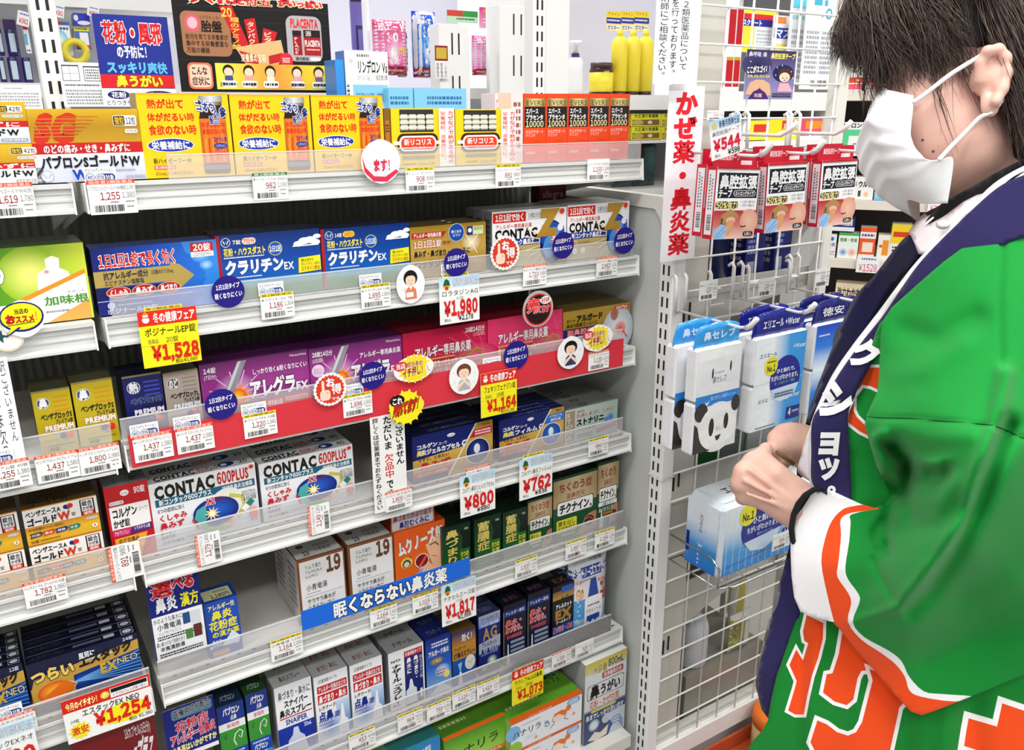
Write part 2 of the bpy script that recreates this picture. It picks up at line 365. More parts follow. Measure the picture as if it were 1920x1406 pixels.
zs = [EYE+.161-.06*k for k in range(-2, 26)]; k0 = 0
for z in zs:
    if z > .1: MB().tube([(GX0, GY-.003, z), (GX1, GY-.003, z)], .0021, 6).build('wire', M_WIRE, g)
for k in range(6): MB().tube([(1.137+.061*k, GY, .08), (1.137+.061*k, GY, EYE+.3)], .0021, 6).build('wire', M_WIRE, g)
# slot marks on the inner face of the grid side
# end rack shelves behind the grid, reaching to the right
# ================================================================== carton artwork
W_, K_ = '#f4f4f4', '#141414'
def sg(p, n='12包'):
    p.G(0, 0, 100, 47, ['#d9b322', '#b9901c', '#c79f2a']); p.R(0, 46, 100, 61, '#c8201f'); p.G(0, 61, 100, 100, ['#e6e8f2', '#d5d8e6', '#c3c8da'])
    p.T_(5, 7, 40, 43, 'SG', '#d2351e', .09, sk=.25)
    for k in range(6): p.R(3, 13+k*4.8, 50-k*2, 13.9+k*4.8, '#c9a024'); p.R(30, 10+k*4.8, 62-k*4, 11+k*4.8, '#cf6a20')
    p.R(75, 9, 97, 24, W_, 2); p.R(75.5, 9.8, 86, 23.2, K_, 1.5); p.T_(76.5, 10.5, 85.5, 22.5, '微粒', '#e8c63a', .02); p.T_(87, 11, 96, 22, n, K_, .02)
    p.R(85, 28, 97, 34, W_, 1.5); p.T_(86, 28.5, 96.5, 33.5, '税控除対象', K_)
    p.T_(9, 48, 88, 60, 'のどの痛み・せき・鼻みずに', W_, .03)
    p.T_(5, 64, 96, 81, 'パブロンSゴールドW', K_, .045)
    p.T_(31, 83, 46, 97, 'W', '#1c4fb4', .06, o='#e8ecff', ow=.05); p.T_(44, 86, 62, 96, '処方', '#7f95d8', .04); p.O(9, 91, 5.5, '#a9aebf'); p.O(9, 91, 4.9, '#d2d5e2'); p.L([(5.5, 88), (8, 94), (9, 91), (10, 94), (12.5, 88)], 1, '#a9aebf')
    p.M(62, 84, 90, 87, '#9aa0b2', 1, 4); p.T_(80, 93, 99, 98, '指定第2類医薬品', '#8b90a0')
def sg42(p):
    p.G(0, 0, 100, 47, ['#e1bd2c', '#c39b1f']); p.R(0, 46, 100, 61, '#c8201f'); p.G(0, 61, 100, 100, ['#eceef6', '#ccd1e0'])
    p.R(75, 9, 97, 26, W_, 2); p.R(75.5, 9.8, 85, 25.2, K_, 1.5); p.T_(76, 11, 84.5, 24, '微粒', '#e8c63a', .02); p.T_(86, 11, 96, 24, '42包', K_, .02)
    p.R(80, 31, 97, 38, W_, 2); p.T_(81, 31.5, 96.5, 37.5, '税控除対象', K_)
    p.T_(40, 48, 94, 60, '鼻みずに', W_, .03); p.T_(5, 64, 92, 82, 'パブロンSゴールドW', K_, .045); p.R(76, 88, 98, 96, '#9b9b9b', 1); p.T_(77, 88.5, 97, 95.5, '指定第2類医薬品', W_)
def tonic(p):
    Y = '#f3cd0e'; p.R(0, 0, 100, 100, Y); p.R(0, 0, 100, 2.5, '#e9b70a')
    R_ = '#df2a16'
    p.T_(10, 7, 50, 18, '熱が出て', R_, .04); p.T_(9, 23, 60, 33, '体がだるい時', R_, .04); p.T_(9, 37, 61, 49, '食欲のない時', R_, .04)
    p.E(31, 61, 25.5, 8.4, W_); p.E(31, 61, 24.5, 7.6, '#1c3aa8'); p.T_(10, 56, 52, 66, '栄養補給に', W_, .04)
    p.T_(10, 76, 52, 83, '新ハイゼーフーW', '#3a3418', .02); p.R(10, 85, 33, 89.5, '#e06a5a'); p.T_(11, 85.5, 32, 89, '第2類医薬品', W_); p.T_(10, 92, 52, 97, '30mL×3本(1日分)', '#6a6238')
    p.G(67, 3, 93, 10, ['#8d8f92', '#d8dadc', '#8d8f92'], v=False); p.G(68, 10, 92, 16, ['#5a4a40', '#b9a89c', '#5a4a40'], v=False)
    p.Q([(69, 14), (91, 14), (95, 30), (95, 34), (65, 34), (65, 30)], '#2a1712'); p.R(65, 30, 95, 86, '#e07b16'); p.G(65, 34, 72, 84, ['#b85c12', '#f0952c'], v=False); p.G(88, 34, 95, 84, ['#f0952c', '#b85c12'], v=False)
    p.R(65, 84, 95, 97, '#6a5445', 3); p.R(66, 86, 94, 92, '#8c8a88', 2)
    p.T_(67, 34, 93, 41, '体がだるい時', R_, .03); p.T_(67, 42, 93, 49, '食欲のない時', R_, .03)
    for k in range(4): p.L([(70+k*4, 54), (69+k*4.4, 66), (71+k*3.5, 80)], 1.6, '#d3480f' if k % 2 else '#f7a23a')
    p.T_(78, 52, 94, 58, 'ゴオウ人参', '#2a3f9e', .02); p.E(86, 63, 8, 3.5, '#2a3f9e'); p.T_(80, 61, 92, 65, 'ノンカフェイン', W_); p.R(78, 69, 93, 73, '#e06a5a')
    p.T_(62, 8, 84, 20, 'ゴオウ', '#22368f', .04, o=W_, ow=.09, sk=-.15, rise=-3); p.T_(80, 16, 96, 29, '人参', '#22368f', .04, o=W_, ow=.09); p.T_(76, 27, 88, 37, '配合', '#22368f', .03, o=W_, ow=.08)
def tonic_top(p): p.R(0, 0, 100, 100, '#f3cf12')
def drinks(p):
    Y = '#f0d41c'; p.R(0, 0, 100, 100, Y); p.R(13, 2, 66, 40, '#3b3a34', 1)
    for cx in (20, 33, 46, 60):
        for k in range(3): p.R(cx-6.5, 10+k*9, cx+6.5, 18+k*9, '#dcdccb', 3); p.R(cx-6, 17+k*9, cx+6, 19+k*9, '#8b8a7c')
    p.R(8, 42, 72, 76, '#4c1d16', 9); p.R(11, 46, 69, 72, W_, 8); p.R(13.5, 49, 67, 70, '#ef4a16', 7); p.T_(18, 51, 62, 62, '新リコリス', W_, .035); p.T_(30, 64, 52, 69, 'ゼンヤク', W_, .02)
    p.R(2, 55, 12, 61, W_); p.R(68, 55, 74, 61, W_)
    p.M(15, 79, 66, 86, '#76712c', 2, 8); p.M(15, 92, 35, 95.5, '#76712c', 1, 9); p.T_(38, 91, 66, 97, '20mL×3本', '#55511f')
    p.R(74, 0, 99, 100, '#fbf6f2'); p.V_(76, 5, 85, 92, '栄養補給、滋養強壮に。', '#e03a20', .02); p.V_(88, 4, 98, 96, 'カゼなどで熱がある時の', '#e03a20', .03)
def evers(p):
    p.R(0, 0, 100, 100, '#ee5424'); p.G(4, 7, 97, 18, ['#8a7a3a', '#e8dc9a', '#8a7a3a'], v=False); p.T_(12, 9, 92, 17, 'EVERS', '#2c2a14', .0)
    p.R(4, 18.5, 97, 49, '#211d1c'); p.T_(9, 21, 66, 29, 'エバース', W_, .035); p.T_(9, 30, 88, 38, 'プラセンタ', W_, .035); p.T_(8, 39, 90, 48, '10000', '#f2e6b4', .02)
    p.T_(8, 52, 90, 58, 'からだサポート', '#fbd0bf', .02); p.T_(8, 58, 52, 63, 'ドリンク', '#fbd0bf', .02)
    for q in (0, 6, 12): p.R(48+q*.8, 68+q*.9, 84, 69.4+q*.9, '#d8581c')
    p.R(40, 66, 42, 84, '#d8581c'); p.R(10, 84, 52, 88, '#f6b49e')
def posinal(p):
    p.G(0, 0, 100, 100, ['#13207a', '#1c57c0', '#2f86dd'], v=False); p.R(0, 34, 60, 58, '#b9a35a'); p.Q([(60, 28), (68, 34), (79, 52), (68, 68), (60, 76), (60, 58)], '#b9a35a'); p.Q([(0, 60), (62, 60), (66, 68), (60, 76), (0, 76)], '#161a63')
    p.Q([(71, 0), (73, 14), (80, 26), (90, 40), (86, 46), (89, 50), (87, 56), (89, 60), (85, 66), (91, 80), (80, 88), (76, 100), (100, 100), (100, 0)], '#3b93e2')
    p.E(86, 24, 8, 10, '#7cc0f0', c2='#3b93e2'); p.E(90, 38, 6, 8, '#b5e0f7', c2='#3b93e2')
    p.T_(5, 9, 66, 30, '1日1回1錠で長く効く', '#d2281e', .035, o=W_, ow=.06); p.R(78, 3, 97, 17, '#cf2a20'); p.T_(80, 4, 95, 16, '20錠', W_, .04); p.R(78, 17, 97, 25, W_); p.T_(80, 17.5, 95, 24, '(20日分)', '#22245a')
    p.T_(7, 36, 42, 47, '抗アレルギー成分', '#1a1d4c', .03); p.T_(7, 48, 38, 56, 'エピナスチン塩酸塩', '#1a1d4c', .01); p.T_(44, 38, 62, 45, '1回量あたり20mg', '#1a1d4c')
    for i, t in enumerate(('くしゃみ', '鼻みず', '鼻づまり')): x = 17+i*20; p.E(x, 67, 9.6, 8.6, '#e8c9a0'); p.E(x, 67, 9, 7.8, '#c42a1c'); p.T_(x-7, 62, x+7, 72, t, W_, .04)
    p.R(0, 78, 76, 79.4, '#aab4dd'); p.O(10, 86, 3, '#c7d0ea'); p.M(15, 84, 42, 88, '#a9b4e0', 1, 2); p.T_(6, 90, 46, 99, 'ポジナールEP錠', '#dfe4f6', .02)
def clar(p, n, y):
    p.G(0, 0, 100, 72, ['#0a3c8a', '#0a4ca4', '#156cc4']); p.G(0, 70, 100, 100, ['#6fb3e0', '#4f8f4a', '#3f7f3a']); p.R(0, 0, 3.4, 100, '#b32330')
    p.O(9, 11, 4.4, W_); p.O(9, 11, 3.9, '#0b4a9a'); p.L([(6.5, 8), (8, 14), (9, 10), (10, 14), (11.5, 8)], .9, W_)
    p.T_(15, 8, 23, 15, '%d錠' % n, W_, .03); p.R(24, 6, 37, 16, '#ffe9dc' if n == 7 else '#ffd83a', 3); p.T_(25, 7, 36, 15, '%d日分' % n, '#d0421a', .03)
    p.T_(6, 20, 46, 32, '花粉・ハウスダスト', '#f5e44a', .04); p.M(6, 33, 44, 36, '#d8e8f8', 1, 5); p.O(55, 26, 6.8, '#e8d84a'); p.O(55, 26, 6.2, '#0c62bc'); p.T_(49.5, 21, 60.5, 31, '1日1回', W_, .03)
    p.T_(6, 39, 62, 61, 'クラリチン', W_, .06); p.T_(62, 48, 72, 60, 'EX', W_, .03); p.M(8, 64, 40, 67, '#e8f1fb', 1, 6)
    for a, b, r in ((78, 22, 5), (84, 18, 6), (90, 17, 6), (95, 21, 5), (97, 12, 4)): p.E(a, b, r, r*.9, '#f2f7fb')
    p.R(72, 24, 98, 26, '#f2f7fb'); p.Q([(77, 44), (99, 42), (99, 66), (76, 68)], '#f6e92a'); p.T_(79, 46, 92, 51, '第2世代', '#33401c', .02); p.T_(79, 52, 98, 57, '抗ヒスタミン成分', '#33401c', .01); p.T_(79, 58, 98, 65, 'ロラタジン配合', '#b0341c', .02)
def clar_top(p): p.R(0, 0, 100, 100, '#1a2550'); p.T_(30, 30, 70, 70, 'クラリチン', '#5a6b9a')
def loratadine(p):
    p.G(0, 0, 100, 100, ['#a8842c', '#c9a956', '#a68434']); p.E(80, 40, 14, 20, '#f6efd2', c2='#bd9a48'); p.L([(68, 62), (80, 40), (92, 20)], .8, '#fff6dc'); p.L([(72, 22), (80, 40), (88, 62)], .8, '#fff6dc')
    p.R(2, 12, 42, 23, '#b8302a'); p.Q([(42, 12), (47, 12), (42, 23)], '#b8302a'); p.T_(4, 13, 40, 22, 'アレルギー専用鼻炎薬', W_, .02)
    p.T_(4, 27, 40, 42, '1日1回1錠', '#f2e4e0', .03, o='#b8302a', ow=.06); p.T_(41, 31, 52, 38, '服用', '#b8302a', .01); p.T_(4, 47, 78, 60, '鼻みず・鼻づまり・くしゃみに', '#26282c', .03); p.T_(4, 66, 60, 82, 'ロラタジンAG', '#2d2a24', .05)
    p.O(60, 17, 10.5, W_); p.O(60, 17, 10, '#1f56ae'); p.T_(53, 12, 67, 18, '眠くなり', W_, .02); p.T_(55, 19, 65, 25, 'にくい', W_, .02)
    p.R(74, 7, 82, 24, '#20408e'); p.O(78, 15, 2.6, W_); p.R(82, 7, 96, 24, '#d8e0b0'); p.T_(83, 8, 95, 16, '30日分', '#2a5c2c', .02)
def contacz(p, n, swap=False):
    p.R(0, 0, 100, 100, '#f1f1f1'); p.Q([(0, 58), (60, 52), (70, 100), (0, 100)], '#c5b078'); p.R(0, 84, 100, 100, '#cdbf98')
    p.R(1, 3, 44, 20, '#d8261f'); p.T_(4, 5, 42, 18, '1日1回で効く', W_, .04); p.T_(47, 6, 66, 15, '%d錠%d日分' % (n, n), '#4a4a55', .01); p.R(46, 16.5, 66, 17.2, '#6a6a72')
    p.T_(4, 23, 52, 31, 'アレルギー専用鼻炎薬', '#c8262a', .01); p.T_(3, 32, 60, 49, 'CONTAC', K_, .05); p.R(3, 50, 62, 62, '#1f3c9c'); p.T_(7, 51, 55, 61, '新コンタック鼻炎Z', W_, .04)
    p.R(3, 65, 15, 77, '#e9c7be', 1); p.T_(4, 66, 14.5, 76, '花粉', '#bb2a22', .02); p.T_(17, 66, 38, 72, 'ハウスダスト', '#5b4a20'); p.M(17, 73, 34, 76, '#6a5a30', 1, 3)
    for k in range(9): a = math.radians(150+k*15); p.L([(84, 60), (84+44*math.cos(a), 60-50*math.sin(a))], 1.2, '#efe2b8')
    p.E(80, 62, 17, 40, '#0c1f66'); p.Q([(66, 30), (80, 24), (96, 34), (98, 60), (88, 66), (80, 60), (70, 70), (64, 60)], '#1f58bb')
    p.Q([(70, 55), (86, 36), (92, 40), (84, 58), (88, 66), (80, 88), (72, 90), (66, 74)], '#5aa2e6'); p.O(91, 36, 4, W_)
    p.S(84, 57, 11, '#f08a2a', 9, .3); p.S(84, 57, 7, '#fff6d8', 8, .35); p.O(84, 57, 3, '#ffffff')
    p.T_(62, 3, 86, 46, 'Z', '#b8923a', .09, sk=.1); p.E(93, 7, 3.4, 5, '#e0432a')
    p.O(12, 84, 4, W_); p.O(25, 84, 4, '#f3ece0')
def bz(p, base, word, kanji, c1):
    p.R(0, 0, 100, 100, base); p.R(0, 0, 100, 3, '#9a8f5a')
    for k in range(4): p.R(52, 12+k*7, 92, 14.5+k*7, c1)
    p.O(26, 20, 17, '#f0efe8'); p.O(26, 20, 15.5, '#4f5a8a' if kanji != 'のど' else '#5c6064'); p.T_(14, 12, 38, 28, kanji, W_, .05)
    tc = K_ if base != '#14206e' else '#0a0f38'
    p.T_(14, 37, 96, 47, word, tc, .045, o=None if base != '#14206e' else '#9fb0e8', ow=.04); p.T_(50, 48, 96, 55, 'プレミアム錠', tc, .03); p.T_(20, 56, 97, 65, 'PREMIUM', W_, .055, o='#c8782a' if base == '#c9b51c' else '#35508f', ow=.04)
    p.O(76, 70, 5, '#e8a02c'); p.O(64, 75, 9, '#2a2a8a'); p.O(82, 75, 10, '#e0361c'); p.O(79, 72, 3, '#f2897a'); p.O(61, 72, 2.5, '#6a6ac4'); p.O(70, 82, 3, '#2a8a70')
    p.R(4, 86, 96, 88, '#00000022'[:7]) if 0 else None
    p.M(20, 87, 90, 90, '#7b6f32', 1, 7); p.T_(22, 91, 48, 97, '45錠' if kanji == '鼻' else '18錠', K_, .03)
def dark_top(c, word=None, tc='#888888'):
    def f(p):
        p.R(0, 0, 100, 100, c)
        if word: p.T_(22, 28, 80, 72, word, tc, .02)
    return f
def allegra(p, big):
    p.G(0, 0, 100, 100, ['#7c2a72', '#a8469a', '#6e2470']); p.R(0, 0, 100, 2.5, '#5a1f5e')
    p.E(30, 62, 22, 40, '#f6c9ea', c2='#9a3c90'); 
    for k in range(12): a = k*math.pi/6+.2; p.L([(31, 60), (31+26*math.cos(a), 60-42*math.sin(a))], 1, '#e9b6e2')
    p.S(31, 64, 13, '#f4a02a', 10, .6); p.E(31, 64, 8, 14, '#ffdf4a', c2='#ef5a1c')
    p.Q([(34, 4), (42, 3), (24, 70), (14, 88), (10, 86)], '#9b9ba2'); p.Q([(34, 4), (37, 3.6), (17, 78), (12, 86)], '#d6d6da'); p.Q([(26, 84), (46, 70), (44, 96), (20, 98)], '#8d8d92')
    p.T_(3, 7, 14 if not big else 24, 17, '28錠14日分' if big else '14錠', W_, .03); p.T_(3, 19, 14, 27, '(1日2回)' if big else '(7日分)', W_, .01)
    p.T_(82, 5, 98, 10, 'Hisamitsu', '#f0dff0', .01)
    if big: p.O(8, 42, 6.5, '#f2d6ee'); p.T_(4, 36, 12, 48, '眠くなりにくい', '#7a2c86'); p.T_(52, 21, 98, 32, 'アレルギー専用鼻炎薬', W_, .02)
    else: p.T_(46, 21, 98, 31, 'しっかり効く&眠くなりにくい', W_, .02)
    p.T_(42, 40, 86, 72, 'アレグラ', W_, .055, o='#5a1f6e', ow=.04); p.T_(86, 55, 98, 70, 'FX', W_, .04)
    p.Q([(42, 78), (100, 74), (100, 90), (39, 94)], '#d3202a'); p.T_(44, 80, 72, 90, 'アレルギー専用鼻炎薬', W_, .03); p.M(75, 78, 97, 87, '#ffd8d4', 2, 2); p.M(10, 95, 96, 98.5, '#d8c8dc', 1, 5)
def fexo(p, big, c0='#c2184a'):
    p.G(0, 0, 100, 100, [c0, '#e0457a' if not big else '#cf2c5c', c0]); p.E(85, 80, 34, 40, '#f38fae', c2='#d03062')
    for k in range(8): a = math.radians(100+k*14); p.L([(100, 75), (100+75*math.cos(a), 75-70*math.sin(a))], .7, '#e8688f')
    if big: p.T_(73, 6, 97, 17, '28錠14日分', W_, .03, o='#7a1030', ow=.03); p.T_(83, 18, 97, 26, '(1日2回)', '#f6c9d6')
    p.T_(13, 31, 80, 53, 'アレルギー専用鼻炎薬', W_, .035, o='#8c1c30', ow=.04)
    p.M(13, 55, 60, 60, '#f3c95a', 1, 4); p.T_(13, 61, 68, 75, '鼻水・鼻づまり・くしゃみに', '#fff2b0', .03, o='#8c1c30', ow=.05); p.T_(13, 78, 58, 88, 'フェキソフェナジン錠AG', W_, .03)
    th = np.linspace(0, 6.28, 30); p.L([(78+13*math.cos(t)+3*math.sin(2*t), 74-22*math.sin(t)*(.55+.45*math.cos(t*.5))) for t in th], 1.8, '#b88b4a'); p.L([(68, 90), (76, 64), (86, 50), (95, 56), (92, 84)], 2, '#c79a52')
def algold(p, *a):
    p.G(0, 0, 100, 42, ['#b8993a', '#a58628']); p.R(0, 42, 100, 100, '#d2d6dc'); p.R(0, 42, 58, 66, '#26336e'); p.E(82, 62, 24, 55, '#eef0f4', c2='#b6bfc9'); p.O(86, 60, 9, '#e05a50', c2='#f0b8b0'); p.E(76, 22, 6, 16, '#c8504a', c2='#9a8a6a')
    p.R(76, 3, 98, 13, '#d8431f'); p.T_(78, 4, 96, 12, '10カプセル', W_, .03); p.T_(5, 18, 18, 27, 'ロート', K_, .03); p.T_(19, 12, 58, 28, 'アルガード', K_, .06); p.T_(5, 30, 50, 39, '鼻炎内服薬ゴールドZ', '#2d2612', .02)
    p.T_(6, 44, 44, 58, '副鼻腔炎', '#e89a94', .04, o='#8e2430', ow=.05); p.T_(6, 60, 44, 70, 'による鼻水', '#c8cce0', .03)
    p.L([(58, 78), (72, 62), (90, 66), (97, 84)], 2.5, '#cf7a74'); p.M(6, 80, 60, 92, '#8f8a80', 2, 3)
def c600(p, n):
    p.G(0, 0, 100, 100, ['#f3f4f5', '#eceef0', '#c9ccd2']); 
    p.T_(4, 5, 60, 24, 'CONTAC', K_, .055); p.T_(62, 5, 93, 22, '600PLUS', '#cf1f22', .04, o='#f7dcd8', ow=.02); p.E(96, 6, 2.4, 3.2, '#e0432a')
    p.R(4, 25, 98, 36, '#1f6a86'); p.T_(7, 26, 56, 35, '新コンタック600プラス', W_, .035); p.T_(66, 26.5, 96, 34.5, '持続性鼻炎治療薬', W_, .02)
    p.T_(5, 39, 30, 46, '6つの症状に効く', '#222222', .02); p.T_(5, 49, 31, 59, 'くしゃみ', '#cf2030', .04); p.T_(5, 61, 28, 71, '鼻みず', '#cf2030', .04); p.T_(5, 73, 19, 79, '鼻づまり', '#333333', .01); p.T_(5, 80, 18, 86, 'なみだ目', '#333333', .01); p.T_(5, 89, 26, 94, 'のどの痛み', '#555555', .01)
    p.E(70, 56, 18, 26, '#efe6b4', c2='#e9ebec'); p.L([(40, 82), (36, 68), (42, 52), (54, 42)], 3, '#d9542a'); p.L([(72, 42), (84, 48), (86, 62), (78, 80)], 4, '#c9c46a'); p.L([(42, 78), (52, 88), (66, 90), (74, 84)], 5, '#9cc07a'); p.E(70, 82, 7, 7, '#e88a7a', c2='#e8d0cc')
    p.E(58, 62, 22, 22, '#0e2d8e', 36); p.E(60, 60, 19, 18, '#2f6fd2', 30, c2='#0e2d8e'); p.Q([(46, 50), (50, 48), (48, 58), (50, 62), (47, 65), (49, 70), (46, 74), (50, 82), (42, 78), (37, 66), (40, 54)], '#58b6b0'); p.S(54, 64, 8, '#ffe98a', 10, .4); p.O(54, 64, 2.6, '#fffef0')
    p.T_(49, 40, 58, 49, '12', '#d8261f', .05, o=W_, ow=.06); p.T_(58, 42, 69, 47, '時間持続性', '#8a2a20', .01)
    p.T_(84, 40, 98, 46, '%dカプセル' % n, '#333333', .01); p.R(84, 47, 99, 47.7, '#333333'); p.T_(85, 49, 98, 56, '1日2回', '#333333', .02)
    p.L([(84, 70), (93, 58)], 6, '#f4f6f6'); p.L([(89, 63.5), (94, 57)], 6, '#2e8c7c'); p.O(94, 73, 4, '#f0b8b0'); p.E(94, 80, 4.5, 5, '#e0705c'); p.L([(92, 84), (92, 90)], 1.6, '#e0705c'); p.L([(96, 84), (96, 90)], 1.6, '#e0705c')
    p.M(28, 88, 46, 91, '#8a8d92', 1, 3)
def c600_top(n):
    def f(p): p.R(0, 0, 100, 100, '#dcdee0'); p.T_(6, 30, 44, 78, 'CONTAC', K_, .05); p.T_(46, 34, 66, 74, '600PLUS', '#b82a2c', .04); p.E(74, 52, 8, 30, '#1c3f8e'); p.O(72, 52, 3, '#d8e4f0'); p.T_(86, 34, 95, 74, str(n), '#444444', .03); p.R(6, 82, 60, 88, '#25406a')
    return f
def kowa(p, film=False):
    p.G(0, 0, 100, 100, ['#c49a3a', '#dcb860', '#b98e34']); p.Q([(0, 0), (78, 0), (62, 44), (0, 52)], '#1a2a78') ; p.Q([(78, 0), (80, 0), (44, 100), (42, 100)], '#f2f0e8')
    p.T_(5, 20, 30, 30, 'コルゲン', W_, .05); p.T_(31, 23, 42, 30, 'コーワ', W_, .02); p.T_(5, 32, 58, 44, '鼻炎フィルム' if film else '鼻炎ジェルカプセル', W_, .05); p.T_(5, 32, 14 if not film else 20, 44, '鼻炎', '#f7e63a', .05); p.T_(60, 28, 67, 42, 'α', W_, .05, sk=.2)
    p.E(47, 13, 5, 4, W_); p.T_(43.5, 11, 50.5, 15, 'kowa', '#c43020')
    p.T_(6, 49, 44, 57, '今すぐ、とめたい', '#2a2210', .02); p.T_(8, 60, 46, 75, '鼻みず', '#d2302a', .045); p.Q([(0, 80), (48, 78), (44, 88), (0, 90)], '#c82a3a'); p.T_(5, 81, 42, 88, '抗ヒスタミン成分配合', '#ffd9d4', .01); p.R(0, 90, 42, 100, '#2a3570')
    if film: p.Q([(74, 14), (99, 12), (99, 32), (68, 34)], '#1f7ad2'); p.T_(76, 15, 97, 22, 'いつでもどこでも', W_, .02); p.T_(78, 24, 95, 31, '速攻1錠', W_, .03)
    else: p.Q([(76, 14), (99, 12), (99, 28), (70, 30)], '#c8264a'); p.M(77, 15, 97, 27, '#ffe2e2', 2, 2)
    p.T_(86, 3, 97, 9, '9枚入' if film else '24カプセル', '#3a3010', .01)
    p.O(80, 62, 15.5, '#e8eef6'); p.E(80, 62, 14.5, 14.5*p.w/p.h, '#3d86d6' if film else '#4a5fae', 30, c2='#12215e' if not film else '#1a56b0'); p.E(79, 56, 4, 11, '#f2f7fb'); p.M(60, 90, 96, 94, '#7b6730', 1, 6)
def stona(p, *a):
    p.G(0, 0, 100, 100, ['#d3d6d4', '#b6c9bf', '#a8bdb2'], v=False); p.R(2, 5, 18, 96, '#a79a86'); p.V_(3, 8, 17, 92, 'STONA', '#d8cbb2', .05)
    p.T_(22, 8, 36, 15, 'SATO', '#3d4a44', .03); p.T_(21, 17, 92, 30, '急な鼻水、鼻づまり、くしゃみに', '#c4545a', .01); p.T_(21, 34, 74, 54, 'ストナリニ', K_, .06); p.T_(21, 60, 34, 70, 'サット', '#1f5c46', .05); p.T_(37, 61, 58, 70, '第2類 6錠', '#2a3a34', .02)
    p.O(86, 50, 7, '#3a62c2', c2='#8ab2d8'); p.O(78, 54, 4, '#6a8fd8'); p.M(22, 78, 52, 92, '#6e7a74', 2, 3); p.Q([(60, 76), (97, 66), (97, 80), (60, 90)], '#c25a6a')
def stona_top(p): p.R(0, 0, 100, 100, '#8f9591'); p.R(32, 25, 46, 75, '#1d4438', 2); p.R(35, 35, 43, 65, '#8f9591', 1)
def red90(p, *a):
    p.R(0, 0, 100, 100, '#c61c26'); p.T_(66, 5, 92, 15, '90錠', W_, .03); p.E(45, 11, 10, 4, W_); p.T_(38, 9, 52, 13, 'kowa', '#c61c26'); p.R(8, 20, 40, 25, W_, 3); p.T_(10, 20.5, 38, 24.5, '総合かぜ薬', '#333333')
    p.R(6, 27, 96, 58, '#f3f2ef'); p.T_(10, 30, 68, 43, 'コルゲン', K_, .04); p.T_(70, 33, 92, 39, 'コーワ', K_, .0); p.T_(10, 45, 48, 56, 'かぜ錠', K_, .04)
    p.Q([(6, 59), (50, 59), (44, 68), (6, 68)], '#d23a78'); p.Q([(50, 59), (96, 57), (96, 66), (44, 68)], '#5a2a86'); p.T_(10, 60, 42, 66, 'アセトアミノフェン', W_, .01); p.T_(54, 58.5, 92, 64, 'トラネキサム酸', W_, .01)
    for k, t in enumerate(('のどの痛み', '鼻　水', 'せき')): y = 70+k*10; p.Q([(8, y), (84-k*7, y-1), (78-k*7, y+8.5), (8, y+9)], '#f2b53a'); p.T_(16, y+1.2, 64-k*8, y+8, t, K_, .03)
def benza(p, *a):
    p.R(0, 0, 100, 100, '#d99a34'); p.G(0, 52, 100, 100, ['#d99a34', '#efc12e', '#e0ac3a']); p.R(0, 3, 100, 50, '#f4f2ee'); p.R(76, 6, 96, 50, '#3c1a14'); p.R(78, 8, 94, 50, W_); p.T_(79, 10, 93, 24, '総合', K_, .05); p.T_(79, 25, 93, 36, 'かぜ薬', K_, .03); p.R(78, 38, 94, 50, '#e04024'); p.T_(80, 39.5, 92, 48.5, '錠剤', W_, .03)
    p.T_(3, 8, 50, 24, 'ベンザエースA', K_, .035); p.O(57, 15, 3.6, '#2a2a8a'); p.O(63, 14, 4, '#e0361c'); p.O(60, 21, 1.6, '#2a8a70')
    p.T_(3, 28, 44, 48, 'ゴールド', K_, .05); p.T_(44, 26, 62, 48, 'W', '#d8431f', .05); p.T_(63, 33, 69, 44, '錠', K_)
    p.T_(4, 54, 52, 62, 'かぜ初期のつらい症状に', '#4a3312', .01)
    for k, (t, c) in enumerate((('のどの痛み', '#5c4a3a'), ('鼻水', '#d8521f'), ('発熱', '#2a2f7a'), ('せき', '#1f8a7a'))): x = 4+k*17; p.Q([(x, 68), (x+15, 66), (x+18, 72), (x+15, 79), (x, 81), (x+2, 74)], c); p.T_(x+3, 70, x+14, 77, t, W_, .02)
    p.T_(4, 86, 15, 95, '90錠', '#3a2c10', .01); p.M(17, 88, 44, 93, '#8a6a26', 1, 5); p.R(82, 56, 97, 63, W_, 3); p.T_(83, 56.5, 96, 62.5, '税控除対象', K_); p.O(92, 82, 3.6, W_); p.T_(90, 77, 94, 86, 'A', '#c43020', .03)
def benza_top(p): p.R(0, 0, 100, 100, '#6a5430'); p.T_(8, 15, 60, 50, 'ベンザエースA', '#2c2012', .03); p.T_(8, 52, 64, 90, 'ゴールドW', '#2c2012', .03)
